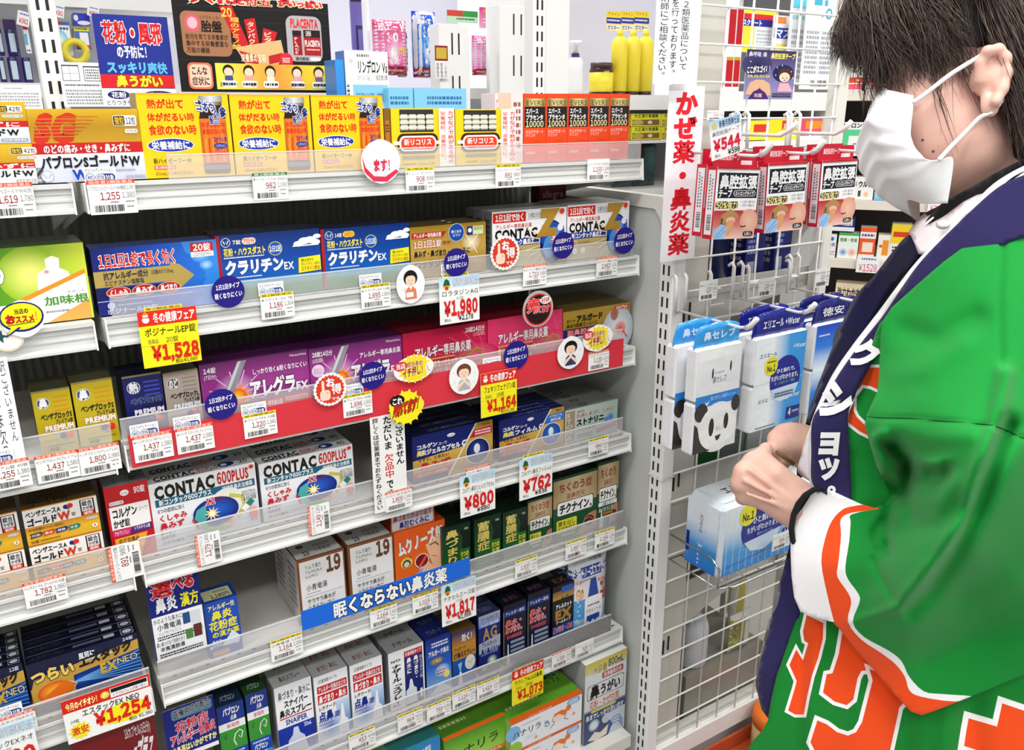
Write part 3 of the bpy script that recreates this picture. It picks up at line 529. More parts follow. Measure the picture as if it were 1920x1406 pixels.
def estac(p, n=24):
    p.R(0, 0, 100, 100, '#101a44'); p.Q([(38, 60), (100, 50), (100, 100), (38, 100)], '#0c1e5a'); p.oz += p.h*.20; p.h *= .80
    p.Q([(4, 40), (100, 16), (100, 42), (0, 66)], '#c9a44a'); p.Q([(0, 60), (46, 48), (44, 100), (0, 100)], '#c9a44a'); p.Q([(38, 56), (100, 40), (100, 100), (38, 100)], '#123a8e'); p.G(40, 62, 100, 100, ['#1c5cb8', '#0c1e5a'])
    for k in range(7): p.L([(36, 72), (100, 44+k*9)], .9, '#7fb6ea')
    p.T_(2, 20, 40, 50, 'つらい', '#ecd06a', .06, o='#101a44', ow=.05); p.T_(45, 8, 60, 24, '風邪に', W_, .04); p.M(45, 26, 76, 31, '#dfe4f4', 1, 3); p.T_(86, 3, 96, 12, '%d錠' % n, '#dfe4f4', .02)
    p.T_(44, 20, 94, 44, 'エスタック', K_, .06, rise=8); p.T_(62, 48, 78, 72, 'EX', '#d8b44a', .05); p.T_(78, 46, 98, 62, 'NEO', '#e8d9a0', 0, o='#101a44', ow=.03)
    p.E(20, 78, 15, 22, '#ffd23a', 30, c2='#e2541c'); p.Q([(28, 62), (35, 70), (39, 76), (36, 80), (37, 86), (30, 92), (28, 100), (10, 100), (8, 88)], '#ea7a22'); p.L([(35, 66), (40, 76), (37, 82)], .8, '#f6e6d2')
def estac_top(p): p.R(0, 0, 100, 100, '#0f1534'); p.R(1, 4, 99, 8, '#9aa0bc'); p.T_(4, 28, 34, 72, 'エスタックEX', '#4d4f52', .03); p.M(42, 30, 68, 60, '#9aa2c4', 2, 3); p.R(70, 22, 80, 60, '#d9dbe4'); p.R(86, 12, 98, 82, '#c8cbd6', 1); p.R(86.6, 15, 97.4, 79, '#141a3c', 1); p.E(92, 47, 4.4, 22, '#eceef2')
def redcap(p, *a):
    p.R(0, 0, 100, 100, '#8c1620'); p.G(0, 60, 100, 100, ['#a81e24', '#7a1018']); p.T_(62, 6, 94, 18, '18カプセル(3日分)', W_, .01); p.T_(30, 36, 66, 56, 'かぜカプセル', W_, .04); p.T_(68, 20, 94, 50, 'αプラス', W_, .05, sk=.2); p.R(64, 62, 98, 84, K_); p.T_(66, 64, 97, 82, '新配合', '#f2d65a', .04)
def redcap_top(p): p.R(0, 0, 100, 100, '#4c0f16'); p.T_(4, 30, 62, 80, 'ルゲンIB透明カプセルα', '#9a8a78', .01); p.R(66, 20, 98, 80, '#cfd0d2', 1); p.E(74, 50, 5, 24, '#a02028')
def tsumura(p, *a):
    p.R(0, 0, 100, 100, '#8f5b3a'); p.R(5, 4, 97, 100, '#f1f0ee'); p.T_(16, 10, 50, 17, 'ツムラ漢方', '#333333', .01); p.T_(16, 19, 52, 24, 'TSUMURA', '#777777'); p.T_(16, 26, 42, 31, 'KAMPO', '#777777'); p.T_(60, 6, 92, 29, '19', '#7a4c30', .05)
    p.T_(16, 41, 60, 51, '小青竜湯', '#222222', .015); p.M(16, 54, 46, 56, '#999999', 1, 3); p.R(12, 59, 92, 59.6, '#aaaaaa'); p.T_(16, 63, 76, 71, 'サラサラ鼻水が', '#333333', .01); p.T_(16, 73, 74, 81, '止まらない方に', '#333333', .01); p.T_(16, 85, 84, 91, 'アレルギー性鼻炎、鼻かぜ', '#777777')
def tsumura_top(p): p.R(0, 0, 100, 100, '#8f5b3a'); p.R(3, 0, 97, 94, '#dddddb'); p.T_(20, 60, 34, 84, '19', '#555555', .04); p.T_(46, 56, 80, 76, '小青竜湯', '#555555', .01); p.E(24, 30, 8, 10, '#6a6058'); p.M(50, 30, 84, 48, '#8a8a88', 2, 4)
def muku(p, *a):
    p.G(0, 0, 100, 100, ['#f06a1c', '#ee7a2c']); p.Q([(100, 20), (60, 34), (70, 62), (84, 100), (100, 100)], '#f5c3a0'); p.Q([(55, 100), (46, 70), (62, 60), (80, 78), (92, 70), (100, 84), (100, 100)], '#f7cdae')
    p.T_(6, 18, 80, 42, 'ムクノーズ', W_, .06, o='#c8400c', ow=.03, sk=-.2, rise=10); p.T_(80, 8, 97, 26, '錠', W_, .06)
    p.O(22, 54, 11, '#f6e04a'); p.O(22, 56, 8, '#2a3c8e'); p.O(22, 57, 5.5, '#ecd9a8'); p.T_(12, 44, 34, 50, 'しっかり届く', '#1f2c5a'); p.O(52, 58, 14, W_); p.O(52, 58, 12.5, '#8c1f16'); p.Q([(44, 66), (60, 50), (62, 54), (48, 70)], '#e8625a'); p.Q([(20, 100), (44, 74), (54, 70), (50, 80), (30, 100)], '#8fb4e0')
    p.L([(68, 36), (80, 34), (86, 40)], 2, '#5a3a28'); p.L([(72, 54), (82, 58)], 1, '#8a5a44'); p.T_(80, 92, 96, 98, '36錠', '#7a3a14')
def green(p, word='蓄膿症'):
    p.G(0, 0, 100, 100, ['#0c2f20', '#1c5c34', '#2c7a3c']); p.Q([(58, 14), (70, 30), (64, 46), (78, 54), (72, 60), (76, 66), (68, 76), (78, 100), (100, 100), (100, 8)], '#0d241a'); p.L([(58, 14), (70, 30), (64, 46), (78, 54), (72, 60), (76, 66), (68, 76), (78, 100)], 1.4, '#3c7a4a')
    p.V_(10, 8, 58, 74 if len(word) > 3 else 66, word, '#e9d67a', .03, o='#14381e', ow=.03); p.R(60, 50, 96, 84, '#2f7a2c', 4); p.T_(64, 54, 93, 66, '9つの', '#f0e25a', .03); p.T_(64, 67, 93, 79, '生薬', '#f0e25a', .03); p.R(78, 10, 92, 14, '#9ab0a0'); p.M(10, 88, 90, 92, '#86a08a', 1, 3)
def chiku(p, tall=False):
    p.G(0, 0, 100, 46, ['#b29a6a', '#d9caa4', '#b29a6a'], v=False); p.R(0, 0, 100, 4, '#16492c'); p.R(0, 46, 100, 100, '#1f5c36')
    p.T_(12, 10, 88, 24, 'ちくのう症' if not tall else 'ちくのう', '#a8303a', .03); p.T_(30, 27, 72, 36, '副鼻腔炎', '#a8303a', .01)
    p.R(8, 38, 92, 60, '#1c2420', 4); p.R(9.5, 39, 90.5, 59, '#f2f2f0', 4); p.T_(14, 42, 82, 57, 'チクナイン', K_, .055); p.T_(83, 50, 89, 57, 'a', K_, .03)
    if tall: p.R(6, 60, 94, 66, '#f2f2f0'); p.T_(24, 60, 80, 66, '点鼻スプレー', K_, .02); p.T_(8, 68, 90, 75, '鼻づまりに速効', '#d8e4dc', .02); p.R(30, 76, 92, 80, '#d87a2a'); p.Q([(14, 100), (12, 86), (18, 84), (20, 72), (24, 72), (26, 84), (32, 86), (30, 100)], '#e9edf0')
    else: p.R(8, 66, 54, 86, '#e8e44a', 3); p.T_(11, 68, 51, 76, '膿を出し', '#2a3a14', .02); p.T_(10, 77, 52, 84, '炎症を抑え', '#2a3a14', .02); p.M(20, 89, 50, 93, '#d5e0d8', 1, 3)
    p.Q([(100, 66), (82, 68), (68, 82), (56, 94), (60, 99), (80, 96), (100, 94)], '#c98a68'); p.O(83, 80, 13, '#e8c6ae'); p.O(83, 80, 12, '#5a2a20'); p.L([(74, 76), (84, 74), (93, 80)], 2, '#c98a78'); p.L([(73, 82), (84, 80), (92, 86)], 2, '#c98a78')
def pabu(p, *a):
    p.R(0, 0, 100, 100, '#f1f3f2'); p.R(0, 0, 100, 24, '#1c3f9c'); p.T_(20, 4, 84, 14, 'パブロン', W_, .05); p.T_(46, 15, 70, 22, '点鼻', W_, .03); p.T_(30, 26, 78, 32, '新発売', '#d83a6a', .02)
    p.R(0, 34, 100, 62, '#3f9c3a'); p.L([(58, 58), (50, 50), (58, 42), (76, 38), (86, 42), (78, 50), (70, 46)], 4, W_); p.L([(14, 40), (20, 46), (26, 38)], 3, '#12401c')
    p.R(0, 62, 100, 80, '#2450b4'); p.M(12, 64, 86, 68, '#cfd8f4', 1, 3); p.T_(16, 69, 80, 77, 'パブロン', W_, .05); p.R(0, 80, 100, 100, '#4fa4dc'); p.Q([(60, 80), (76, 80), (50, 100), (20, 100)], '#e8f2fa')
def sniper(p, *a):
    p.R(0, 0, 100, 100, '#f4f5f7'); p.T_(8, 8, 96, 20, '鼻づまり・鼻水に', '#2a2f66', .02); p.T_(22, 22, 88, 32, 'スナイパー', K_, .05); p.T_(8, 34, 96, 45, '鼻炎スプレー', K_, .05); p.R(8, 46, 96, 47.6, '#c8243a'); p.T_(22, 49, 82, 57, 'SNAIPER', '#1f3f9c', .03)
    p.R(0, 60, 100, 100, '#1c3fae'); p.T_(70, 62, 92, 68, '30mL', W_, .02); p.Q([(42, 64), (54, 64), (58, 74), (70, 80), (78, 100), (18, 100), (26, 80), (38, 74)], '#dfe6f2')
def rechi(p, *a):
    p.R(0, 0, 100, 100, '#f5f6f8'); p.T_(12, 6, 68, 12, '(定量噴霧タイプ)', K_, .01); p.R(8, 16, 96, 27, '#c8232e'); p.T_(11, 17.5, 93, 26, 'アレルギー性鼻炎などの', W_, .02); p.R(8, 29, 96, 44, '#c8232e'); p.T_(11, 31, 92, 43, '鼻づまり・鼻水', W_, .04)
    p.T_(8, 47, 72, 54, 'レチナードNL', K_, .03); p.G(60, 46, 100, 100, ['#cfe2f6', '#2f78cc']); p.E(40, 84, 42, 22, '#3a8ade', c2='#eef3f9'); p.T_(6, 56, 50, 72, '点鼻', '#173a9c', .06); p.T_(52, 62, 70, 72, '薬', '#173a9c', .03)
    p.M(6, 74, 50, 77, '#c85a60', 1, 3); p.Q([(74, 54), (80, 54), (84, 76), (92, 80), (94, 100), (62, 100), (64, 80), (70, 76)], '#fbfcfd'); p.L([(74, 54), (70, 76), (64, 80), (62, 100)], 1, '#9db4cc'); p.S(26, 88, 6, '#e8f6ff', 4, .25)
def nazal(p, *a):
    p.R(0, 0, 100, 100, '#f1f2f5'); p.R(44, 12, 96, 100, '#1a2a78'); p.R(44, 6, 96, 16, '#c8232e'); p.T_(47, 8, 93, 14.5, '定量噴霧タイプ', W_, .02); p.T_(6, 12, 34, 18, 'sato', '#33363c', .03); p.V_(8, 22, 34, 98, 'ナザール「スプレー」', K_, .05); p.V_(50, 18, 64, 46, '鼻水に', W_, .04); p.V_(70, 18, 84, 60, '鼻づまり・', W_, .04); p.V_(87, 20, 95, 60, '抗ヒスタミン剤', W_)
    p.Q([(58, 56), (64, 56), (68, 70), (76, 74), (78, 98), (44, 98), (46, 74), (54, 70)], '#e6ecf4'); p.R(86, 78, 93, 94, W_, 2)
def algblue(p, *a):
    p.G(0, 0, 100, 100, ['#1a2f8e', '#2a6ad0', '#9cc8ea']); p.M(24, 8, 90, 18, '#e8eefa', 2, 3); p.T_(10, 22, 92, 32, 'アルガード鼻炎', W_, .04, o='#14246a', ow=.03); p.E(42, 42, 26, 7, '#8c7a66'); p.T_(26, 38, 60, 45, 'ST鼻炎', '#f0e0c0', .01)
    p.E(62, 62, 30, 12, '#e8f4fc', c2='#5aa0de'); p.M(42, 58, 76, 68, '#d8434a', 2, 4); p.E(80, 70, 13, 7, '#f2e98a'); p.Q([(10, 100), (50, 84), (70, 88), (96, 96), (96, 100)], '#f0f4f8')
def algst(p, *a):
    p.G(0, 0, 100, 24, ['#2a2f7a', '#b88a3a']); p.T_(40, 6, 96, 20, '効く！', W_, .05, o='#14204a', ow=.04); p.G(0, 24, 100, 52, ['#c8913a', '#b98a44']); p.T_(6, 28, 60, 35, 'アルガード', '#3a2410', .02); p.T_(6, 38, 96, 49, 'ST鼻炎スプレー', K_, .04)
    p.R(0, 52, 100, 100, '#1c5cae'); p.E(74, 64, 22, 14, '#e6e2da'); p.L([(64, 60), (76, 66), (86, 58)], 3, '#a89a88'); p.Q([(22, 60), (40, 58), (32, 80)], '#9ac8ee'); p.Q([(28, 76), (36, 76), (42, 100), (22, 100)], '#e8eef6')
def agbox(p, *a):
    p.R(0, 0, 100, 100, '#1c2a7c'); p.G(0, 0, 100, 20, ['#b8bcc8', '#6a8ad0']); p.T_(10, 4, 90, 10, 'クールタイプ', '#2a3c8c', .02); p.T_(8, 14, 92, 20, 'アレルギー専用点鼻薬', W_, .01); p.T_(18, 22, 86, 42, 'AG', '#b59a5a', .03); p.Q([(0, 46), (100, 40), (100, 60), (0, 64)], '#a8b0c0'); p.T_(14, 46, 84, 54, 'アレルカット', '#1f2a5c', .03); p.T_(10, 56, 90, 68, '鼻水鼻づまり', '#1c2a7c', .03, o='#d8e4f4', ow=.05)
    p.O(60, 80, 24, '#e8f8c0', c2='#1f5a9e'); p.S(60, 80, 10, '#f4ffd8', 8, .35); p.O(24, 90, 12, '#b8a47a')
def darkspray(p, *a):
    p.G(0, 0, 100, 100, ['#14143a', '#101430', '#0e2a6a']); p.R(0, 10, 100, 20, '#1c3c8e'); p.T_(8, 12, 92, 18, 'アレルギー専用', W_, .01); p.T_(8, 26, 88, 36, '鼻水・', '#e8505a', .04, o=W_, ow=.04); p.T_(8, 37, 92, 48, '鼻づまり。', '#e8505a', .04, o=W_, ow=.04); p.T_(14, 51, 90, 58, '5つの効き目！', '#e86a72', .03)
    for k in range(4): p.R(30, 62+k*7.5, 92, 66.5+k*7.5, '#9aa4b4', 3)
    p.Q([(12, 100), (12, 88), (16, 84), (17, 66), (21, 66), (22, 84), (27, 88), (27, 100)], '#eef2f8'); p.L([(0, 10), (0, 100)], 3, '#a48a4a')
def exbox(p, *a):
    p.R(0, 0, 100, 100, '#14161e'); p.G(0, 10, 100, 24, ['#8c6c34', '#c49a52']); p.R(40, 4, 96, 14, '#3c6ac8', 3); p.T_(36, 20, 76, 30, 'AG', '#2a1c0c', .02); p.T_(14, 32, 92, 40, 'アレルカット', W_, .04); p.T_(12, 42, 88, 58, 'EX', '#b08a4a', .07); p.T_(16, 60, 86, 66, 'クールタイプ', W_, .03); p.R(0, 68, 100, 100, '#1f4c9c'); p.T_(4, 70, 96, 80, '鼻づまり・鼻水', '#d83a4a', .03, o=W_, ow=.05); p.S(70, 88, 16, '#d4ecff', 6, .3); p.O(20, 90, 12, '#c8c44a')
def hana_small(p, *a):
    p.R(0, 0, 100, 100, '#2f8cc8'); p.T_(14, 20, 80, 40, '鼻づまり・鼻水の原因', W_, .03, rise=10); p.T_(22, 46, 92, 66, 'を雑菌洗い流す', W_, .05, o='#1a3c8a', ow=.04, rise=10); p.R(20, 74, 84, 96, '#f2f2f0', 3)
def hana_green(p, *a):
    p.G(0, 0, 100, 100, ['#4f9a2c', '#8cc63c', '#b4dc6a']); p.E(25, 72, 22, 24, '#8fd0ea', c2='#9ccc50'); p.T_(8, 40, 90, 74, 'ハナリラ', K_, .01, rise=8); p.R(40, 86, 100, 100, '#e8843a'); p.T_(54, 88, 94, 97, '専用ボトル', W_, .02)
def hanarira(p, *a):
    p.R(0, 0, 100, 100, '#f0f0f4'); p.R(0, 0, 100, 9, '#e2702a'); p.T_(24, 1.5, 56, 7.5, 'ほうけつ鼻用洗浄器', '#ffe2c8'); p.O(3, 40, 10, '#8cc0e8'); p.M(14, 22, 40, 26, '#a0a4b0', 1, 3); p.T_(2, 36, 42, 60, 'ハナリラ', K_, .01); p.R(18, 68, 34, 78, '#dbe6f4', 3)
    p.R(78, 10, 97, 30, '#7ab4e4', 4); p.M(81, 13, 94, 27, W_, 3, 4)
    p.E(66, 52, 10, 12, '#f7e3d6'); p.Q([(58, 46), (60, 36), (70, 32), (78, 40), (77, 56), (72, 52), (66, 42)], '#e8843a'); p.O(80, 36, 4, '#e8843a'); p.L([(58, 48), (57, 58), (60, 62), (60, 68), (54, 78)], .7, K_); p.L([(76, 56), (74, 66), (80, 74)], .7, K_); p.L([(46, 48), (50, 46), (53, 62), (50, 66), (46, 60)], .8, K_); p.R(46, 46, 51, 56, '#7ab4e4', 1)
    p.S(88, 64, 3.4, '#d8b45a', 4, .35); p.S(34, 84, 3.4, '#d8b45a', 4, .35); p.O(6, 92, 9, '#9ccc50')
def hana_top(p): p.G(0, 0, 100, 100, ['#8cc63c', '#5c9c34']); p.R(0, 92, 100, 100, '#d86a24'); p.E(90, 30, 8, 20, '#8fd0ea', c2='#8cc63c'); p.T_(66, 30, 92, 60, 'ハナリラ', '#2c3c1c', .01); p.M(6, 66, 50, 76, '#d8ecb4', 1, 3)
def gargle(p, *a):
    p.G(0, 0, 100, 22, ['#d2c43a', '#dcd8c8']); p.R(0, 14, 100, 58, '#dfe1e4'); p.T_(18, 6, 52, 16, '大容量', '#a89a1c', .04, o=W_, ow=.03); p.T_(54, 4, 92, 13, '800mL', '#1c2c5a', .02); p.R(40, 17, 92, 25, '#b85a50', 4); p.T_(44, 18, 88, 24, '洗浄器具付き', W_, .02); p.R(6, 28, 94, 46, '#2a3358', 5); p.R(7, 28.7, 93, 45.3, '#dfe1e4', 5); p.T_(12, 29, 36, 45, '鼻', K_, .06); p.T_(36, 31, 86, 44, 'うがい', K_, .05)
    p.T_(12, 48, 84, 58, '花粉・かぜ対策', '#c8642a', .03, o=W_, ow=.06); p.R(0, 60, 100, 100, '#3f5684'); p.R(16, 60, 76, 63, '#d8d46a', 2); p.T_(4, 64, 96, 71, '奥までしっかり洗い流す', W_, .03); p.R(0, 72, 100, 100, '#44567e')
    p.O(24, 79, 13, '#a8b4c8'); p.O(24, 79, 9, '#dfe6ee'); p.O(54, 77, 11, '#c4ccd8'); p.Q([(52, 72), (100, 70), (100, 100), (60, 100), (70, 88)], '#cdd6e0')
    for k in range(3): p.L([(60, 86+k*4), (72, 80+k*4), (86, 80+k*4), (96, 90+k*4)], 2, '#5a7ab8')
    p.Q([(10, 96), (26, 88), (40, 92), (60, 86), (56, 98), (30, 100)], '#e6ddd2')
def drynose(p, *a):
    p.G(0, 0, 100, 100, ['#dfe2e6', '#eef0f2', '#58b0e2']); p.R(0, 9, 100, 22, '#1a4cae'); p.T_(4, 10, 92, 21, 'ドライノーズスプレー', W_, .04); p.T_(48, 1, 84, 5, '大容量', '#7a8494', .01); p.M(20, 24, 62, 27, '#7a8494', 1, 3)
    p.E(22, 44, 9, 7, '#eac09a'); p.Q([(12, 42), (16, 36), (28, 36), (31, 42), (24, 40)], '#c87a3a'); p.R(6, 51, 38, 78, '#5aa8de', 6); p.E(84, 40, 7, 6, '#e0b090'); p.R(74, 34, 92, 40, '#6a3020', 4); p.R(74, 46, 96, 60, '#c83a5a', 5)
    p.Q([(48, 26), (62, 26), (70, 50), (42, 50)], '#1c4cae'); p.R(34, 50, 80, 100, '#fbfbfd', 9); p.M(42, 60, 74, 64, '#5a6478', 1, 4); p.T_(38, 67, 78, 72, 'ドライノーズ', '#2a3450', .02); p.R(40, 76, 74, 100, '#1f58ba'); p.L([(50, 90), (57, 80), (64, 92)], 1.6, '#9ec4ee'); p.T_(5, 24, 30, 29, 'うるおい', '#e86a6a', .02); p.T_(66, 28, 94, 33, '乾燥に', '#e86a6a', .02)
def kanpo(p, *a):
    p.R(0, 0, 100, 100, '#2456b8'); p.T_(10, 6, 90, 16, 'アレルギー性', '#f2ee9a', .03); p.T_(18, 18, 80, 34, '鼻炎', '#f4ec3c', .05); p.T_(8, 36, 92, 53, '花粉症', '#f4ec3c', .05); p.T_(14, 55, 96, 66, 'の漢方薬', '#f4ec3c', .04); p.T_(12, 70, 40, 76, '鼻水で', W_, .02); p.T_(12, 77, 52, 83, 'お悩みの', W_, .02); p.Q([(40, 84), (74, 60), (96, 74), (90, 86)], '#e8eef8'); p.R(10, 90, 60, 99, '#d8a06a'); p.O(8, 82, 5, W_)
def kanpo_top(p): p.R(0, 0, 100, 100, '#1f4ca8'); p.R(6, 20, 90, 86, '#e9e8b8'); p.T_(28, 52, 84, 82, '1,180円', K_, .03); p.M(40, 30, 80, 46, '#55555a', 2, 3)
def kamikon(p, *a):
    p.G(0, 0, 100, 100, ['#3f8a24', '#7cb428', '#d2e04a'], v=False); p.E(52, 36, 26, 36, '#f6f48a', c2='#9cc42c'); p.Q([(56, 62), (58, 36), (66, 30), (66, 18), (72, 14), (78, 18), (77, 30), (84, 36), (86, 50), (80, 62)], '#fdfdf2'); p.E(66, 34, 4, 4, '#d2506a', c2='#fdfdf2')
    p.Q([(40, 66), (98, 34), (98, 40), (40, 72)], '#ec9a2c'); p.Q([(0, 72), (40, 72), (98, 40), (98, 100), (0, 100)], '#eef0ee'); p.Q([(60, 100), (98, 74), (98, 100)], '#ecae5a'); p.T_(60, 66, 98, 78, '加味根', '#5a9a3c', .05); p.T_(80, 60, 96, 64, 'かみこん', '#888888'); p.T_(4, 22, 34, 46, 'とり', W_, .05, o='#2c6a1c', ow=.03); p.T_(4, 50, 26, 66, 'とり', W_, .04, o='#2c6a1c', ow=.03); p.R(0, 8, 18, 16, '#f4ec3c'); p.M(44, 84, 80, 88, '#9a9aa0', 1, 4)
def plain_side(c, lines='#8a8a8a'):
    def f(p): p.R(0, 0, 100, 100, c); p.M(20, 12, 80, 80, lines, 7, 5)
    return f
# ================================================================== cartons on the shelves
def put(i, tl, tr, label, d, side, front, top=None, left=None, rows=1, dy=.02, group=None, back=None, h=None, **k):
    Y = D+dy; a = at(*tl, Y); b = at(*tr, Y); z0 = deck(i) if i < 7 else .15; hh = h or (a[2]+b[2])/2-z0
    return carton(label, b[0]-a[0]-.0006, hh, d, side, front, top, left, (a[0], Y, z0), 0, group, rows, backlabel=back, **k)
# top shelf
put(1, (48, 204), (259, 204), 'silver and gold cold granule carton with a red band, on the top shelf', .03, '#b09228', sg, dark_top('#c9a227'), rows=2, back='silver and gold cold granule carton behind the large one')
a = at(0, 190, D+.02)
for k, (yy, zz) in enumerate(((0, 0), (1, 1))):
    w0 = .125; x1 = at(45, 190, D+.02)[0]; hh = (at(45, 190, D+.02)[2]-deck(1))/2-.0005
    carton('silver and gold granule carton marked 42, %s of the stack at the left edge' % ('bottom' if k == 0 else 'top'), w0, hh, .06, '#b09228', sg42, dark_top('#d3ab24'), loc=(x1-w0+(.008 if k == 0 else 0), D+.02, deck(1)+k*(hh+.0006)), group='gold granule cartons stacked at the left edge')
for tl, tr, s in (((253, 173), (427, 176), 'beside the silver and gold carton'), ((429, 177), (580, 178), 'middle one of three'), ((582, 178), (717, 179), 'beside the round white badge')):
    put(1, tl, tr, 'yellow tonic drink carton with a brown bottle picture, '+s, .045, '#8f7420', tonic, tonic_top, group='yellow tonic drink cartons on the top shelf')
put(1, (719, 203), (731, 203), 'narrow brown side of a tonic carton, left of the yellow window cartons', .045, '#7a4a1c', lambda p: (p.R(0, 0, 100, 100, '#8c6428'), p.R(20, 20, 80, 90, '#c07a2c'), p.M(24, 26, 76, 40, '#4a2a12', 3, 2)))
for tl, tr, s in (((732, 202), (852, 204), 'nearest the yellow tonic cartons'), ((853, 203), (968, 206), 'next to the orange cartons')):
    r = put(1, tl, tr, 'yellow drink carton with an open window showing white caps, '+s, .05, '#c9ad14', drinks, tonic_top, group='yellow window cartons')
xs = [982, 1024.5, 1065.5, 1105, 1144, 1182]
put(1, (958, 172), (981, 174), 'pale pink carton side turned out left of the orange cartons', .04, '#e8cfcb', plain_side('#efdcd8', '#9a6a66'))
for k in range(5):
    put(1, (xs[k], 175.6), (xs[k+1], 175.6), 'slim orange drink carton with a black name panel, %s from the left of five' % ['first', 'second', 'third', 'fourth', 'fifth'][k], .04, '#d8481c', evers, dark_top('#e8481c'), group='slim orange drink cartons')
# second shelf
put(2, (167, 464.5), (405, 451), 'blue allergy tablet carton with a profile face and gold arrow', .022, '#10184f', posinal, dark_top('#4c5a9c'), rows=2, back='blue allergy tablet carton with gold arrow')
put(2, (402, 438), (599, 432), 'royal blue carton marked 7 with a cloud, left one of the pair', .02, '#7c1c26', lambda p: clar(p, 7, 0), clar_top, rows=3, group='royal blue cloud cartons', back='royal blue cloud carton behind the left front one')
put(2, (600, 429), (766.5, 418.5), 'royal blue carton marked 14 with a cloud, right one of the pair', .022, '#7c1c26', lambda p: clar(p, 14, 0), clar_top, rows=3, group='royal blue cloud cartons', back='royal blue cloud carton behind the right front one')
put(2, (768, 426), (911, 415.5), 'gold allergy tablet carton with a small blue oval', .022, '#7c6428', loratadine, dark_top('#6c5a30'), rows=3, back='gold allergy tablet carton behind the one with the blue oval')
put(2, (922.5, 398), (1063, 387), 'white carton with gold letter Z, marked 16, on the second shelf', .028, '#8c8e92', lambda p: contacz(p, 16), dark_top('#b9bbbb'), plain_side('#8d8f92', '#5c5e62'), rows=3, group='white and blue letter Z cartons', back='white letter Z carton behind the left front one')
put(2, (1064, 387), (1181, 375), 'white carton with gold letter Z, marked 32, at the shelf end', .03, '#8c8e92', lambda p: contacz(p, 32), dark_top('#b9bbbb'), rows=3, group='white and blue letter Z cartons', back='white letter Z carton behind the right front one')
put(2, (1012, 345), (1062, 345), 'dark red carton at the back of the second shelf', .03, '#5a1020', lambda p: (p.R(0, 0, 100, 100, '#6a1428'), p.T_(10, 10, 90, 22, 'allegra', '#c9a8b4', .0)), dy=.19)
# third shelf
put(3, (227, 705), (302, 698), 'dark navy cold caplet carton with a round fever mark', .03, '#0c1034', lambda p: bz(p, '#14206e', 'ベンザブロックIP', '熱', '#4a5ac0'), dark_top('#23264a'), rows=2, back='dark navy cold caplet carton behind the fever one')
put(3, (304, 698), (371, 692), 'beige cold caplet carton with a round throat mark', .03, '#8c8078', lambda p: bz(p, '#b8aca0', 'ベンザブロックL', 'のど', '#a09488'), dark_top('#6c665f'), rows=2, back='beige cold caplet carton behind the throat one')
put(3, (372, 684), (577, 653), 'purple rhinitis carton with a sunburst, left of the pair', .018, '#4c1850', lambda p: allegra(p, False), dark_top('#5c1f5e', 'アレグラFX', '#7c4480'), rows=4, group='purple sunburst cartons', back='purple sunburst carton behind the left front one')
put(3, (578, 655), (753, 627), 'purple rhinitis carton with a sunburst, beside the crimson carton', .022, '#4c1850', lambda p: allegra(p, True), dark_top('#5c1f5e', 'アレグラFX', '#7c4480'), rows=4, group='purple sunburst cartons', back='purple sunburst carton behind the right front one')
put(3, (754, 626), (913, 602), 'crimson rhinitis tablet carton with gold ribbon, marked 28', .022, '#8c1030', lambda p: fexo(p, True), dark_top('#8c1430'), rows=4, group='crimson ribbon cartons', back='crimson ribbon carton behind the one marked 28')
put(3, (914, 601), (1055, 578), 'pink rhinitis tablet carton with gold ribbon, beside the gold carton', .022, '#a0183c', lambda p: fexo(p, False, '#d8406c'), dark_top('#8c1430'), rows=4, group='pink ribbon cartons', back='pink ribbon carton beside the gold row')
put(3, (1056, 586), (1182, 566), 'gold and silver capsule carton with a nose picture, at the shelf end', .025, '#6c5c28', algold, dark_top('#8c7c3c'), rows=5, back='gold and silver nose picture carton')
# fourth shelf
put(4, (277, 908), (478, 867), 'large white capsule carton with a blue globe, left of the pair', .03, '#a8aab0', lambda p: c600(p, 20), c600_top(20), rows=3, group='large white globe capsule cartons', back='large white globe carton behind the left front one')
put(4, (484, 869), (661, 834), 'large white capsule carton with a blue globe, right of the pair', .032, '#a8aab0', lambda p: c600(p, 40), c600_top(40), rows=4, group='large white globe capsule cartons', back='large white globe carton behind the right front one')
put(4, (772, 821), (924, 785), 'navy and gold gel capsule carton with a dark blue ball', .026, '#141c54', lambda p: kowa(p), dark_top('#1c2450', 'コルゲン鼻炎ジェルカプセル', '#8890b8'), rows=4, group='navy and gold nose cartons', back='navy and gold gel capsule carton behind the dark ball one')
put(4, (936, 786), (1058, 764), 'navy and gold film carton with a light blue ball', .016, '#141c54', lambda p: kowa(p, True), dark_top('#1c2c78', 'コルゲン鼻炎フィルム', '#a8b0d8'), rows=6, group='navy and gold nose cartons', back='navy and gold film carton behind the light ball one')
put(4, (1060, 770), (1159, 748), 'silver green tablet carton with black katakana, at the shelf end', .026, '#8a908c', stona, stona_top, rows=4, back='silver green tablet carton behind the front one')
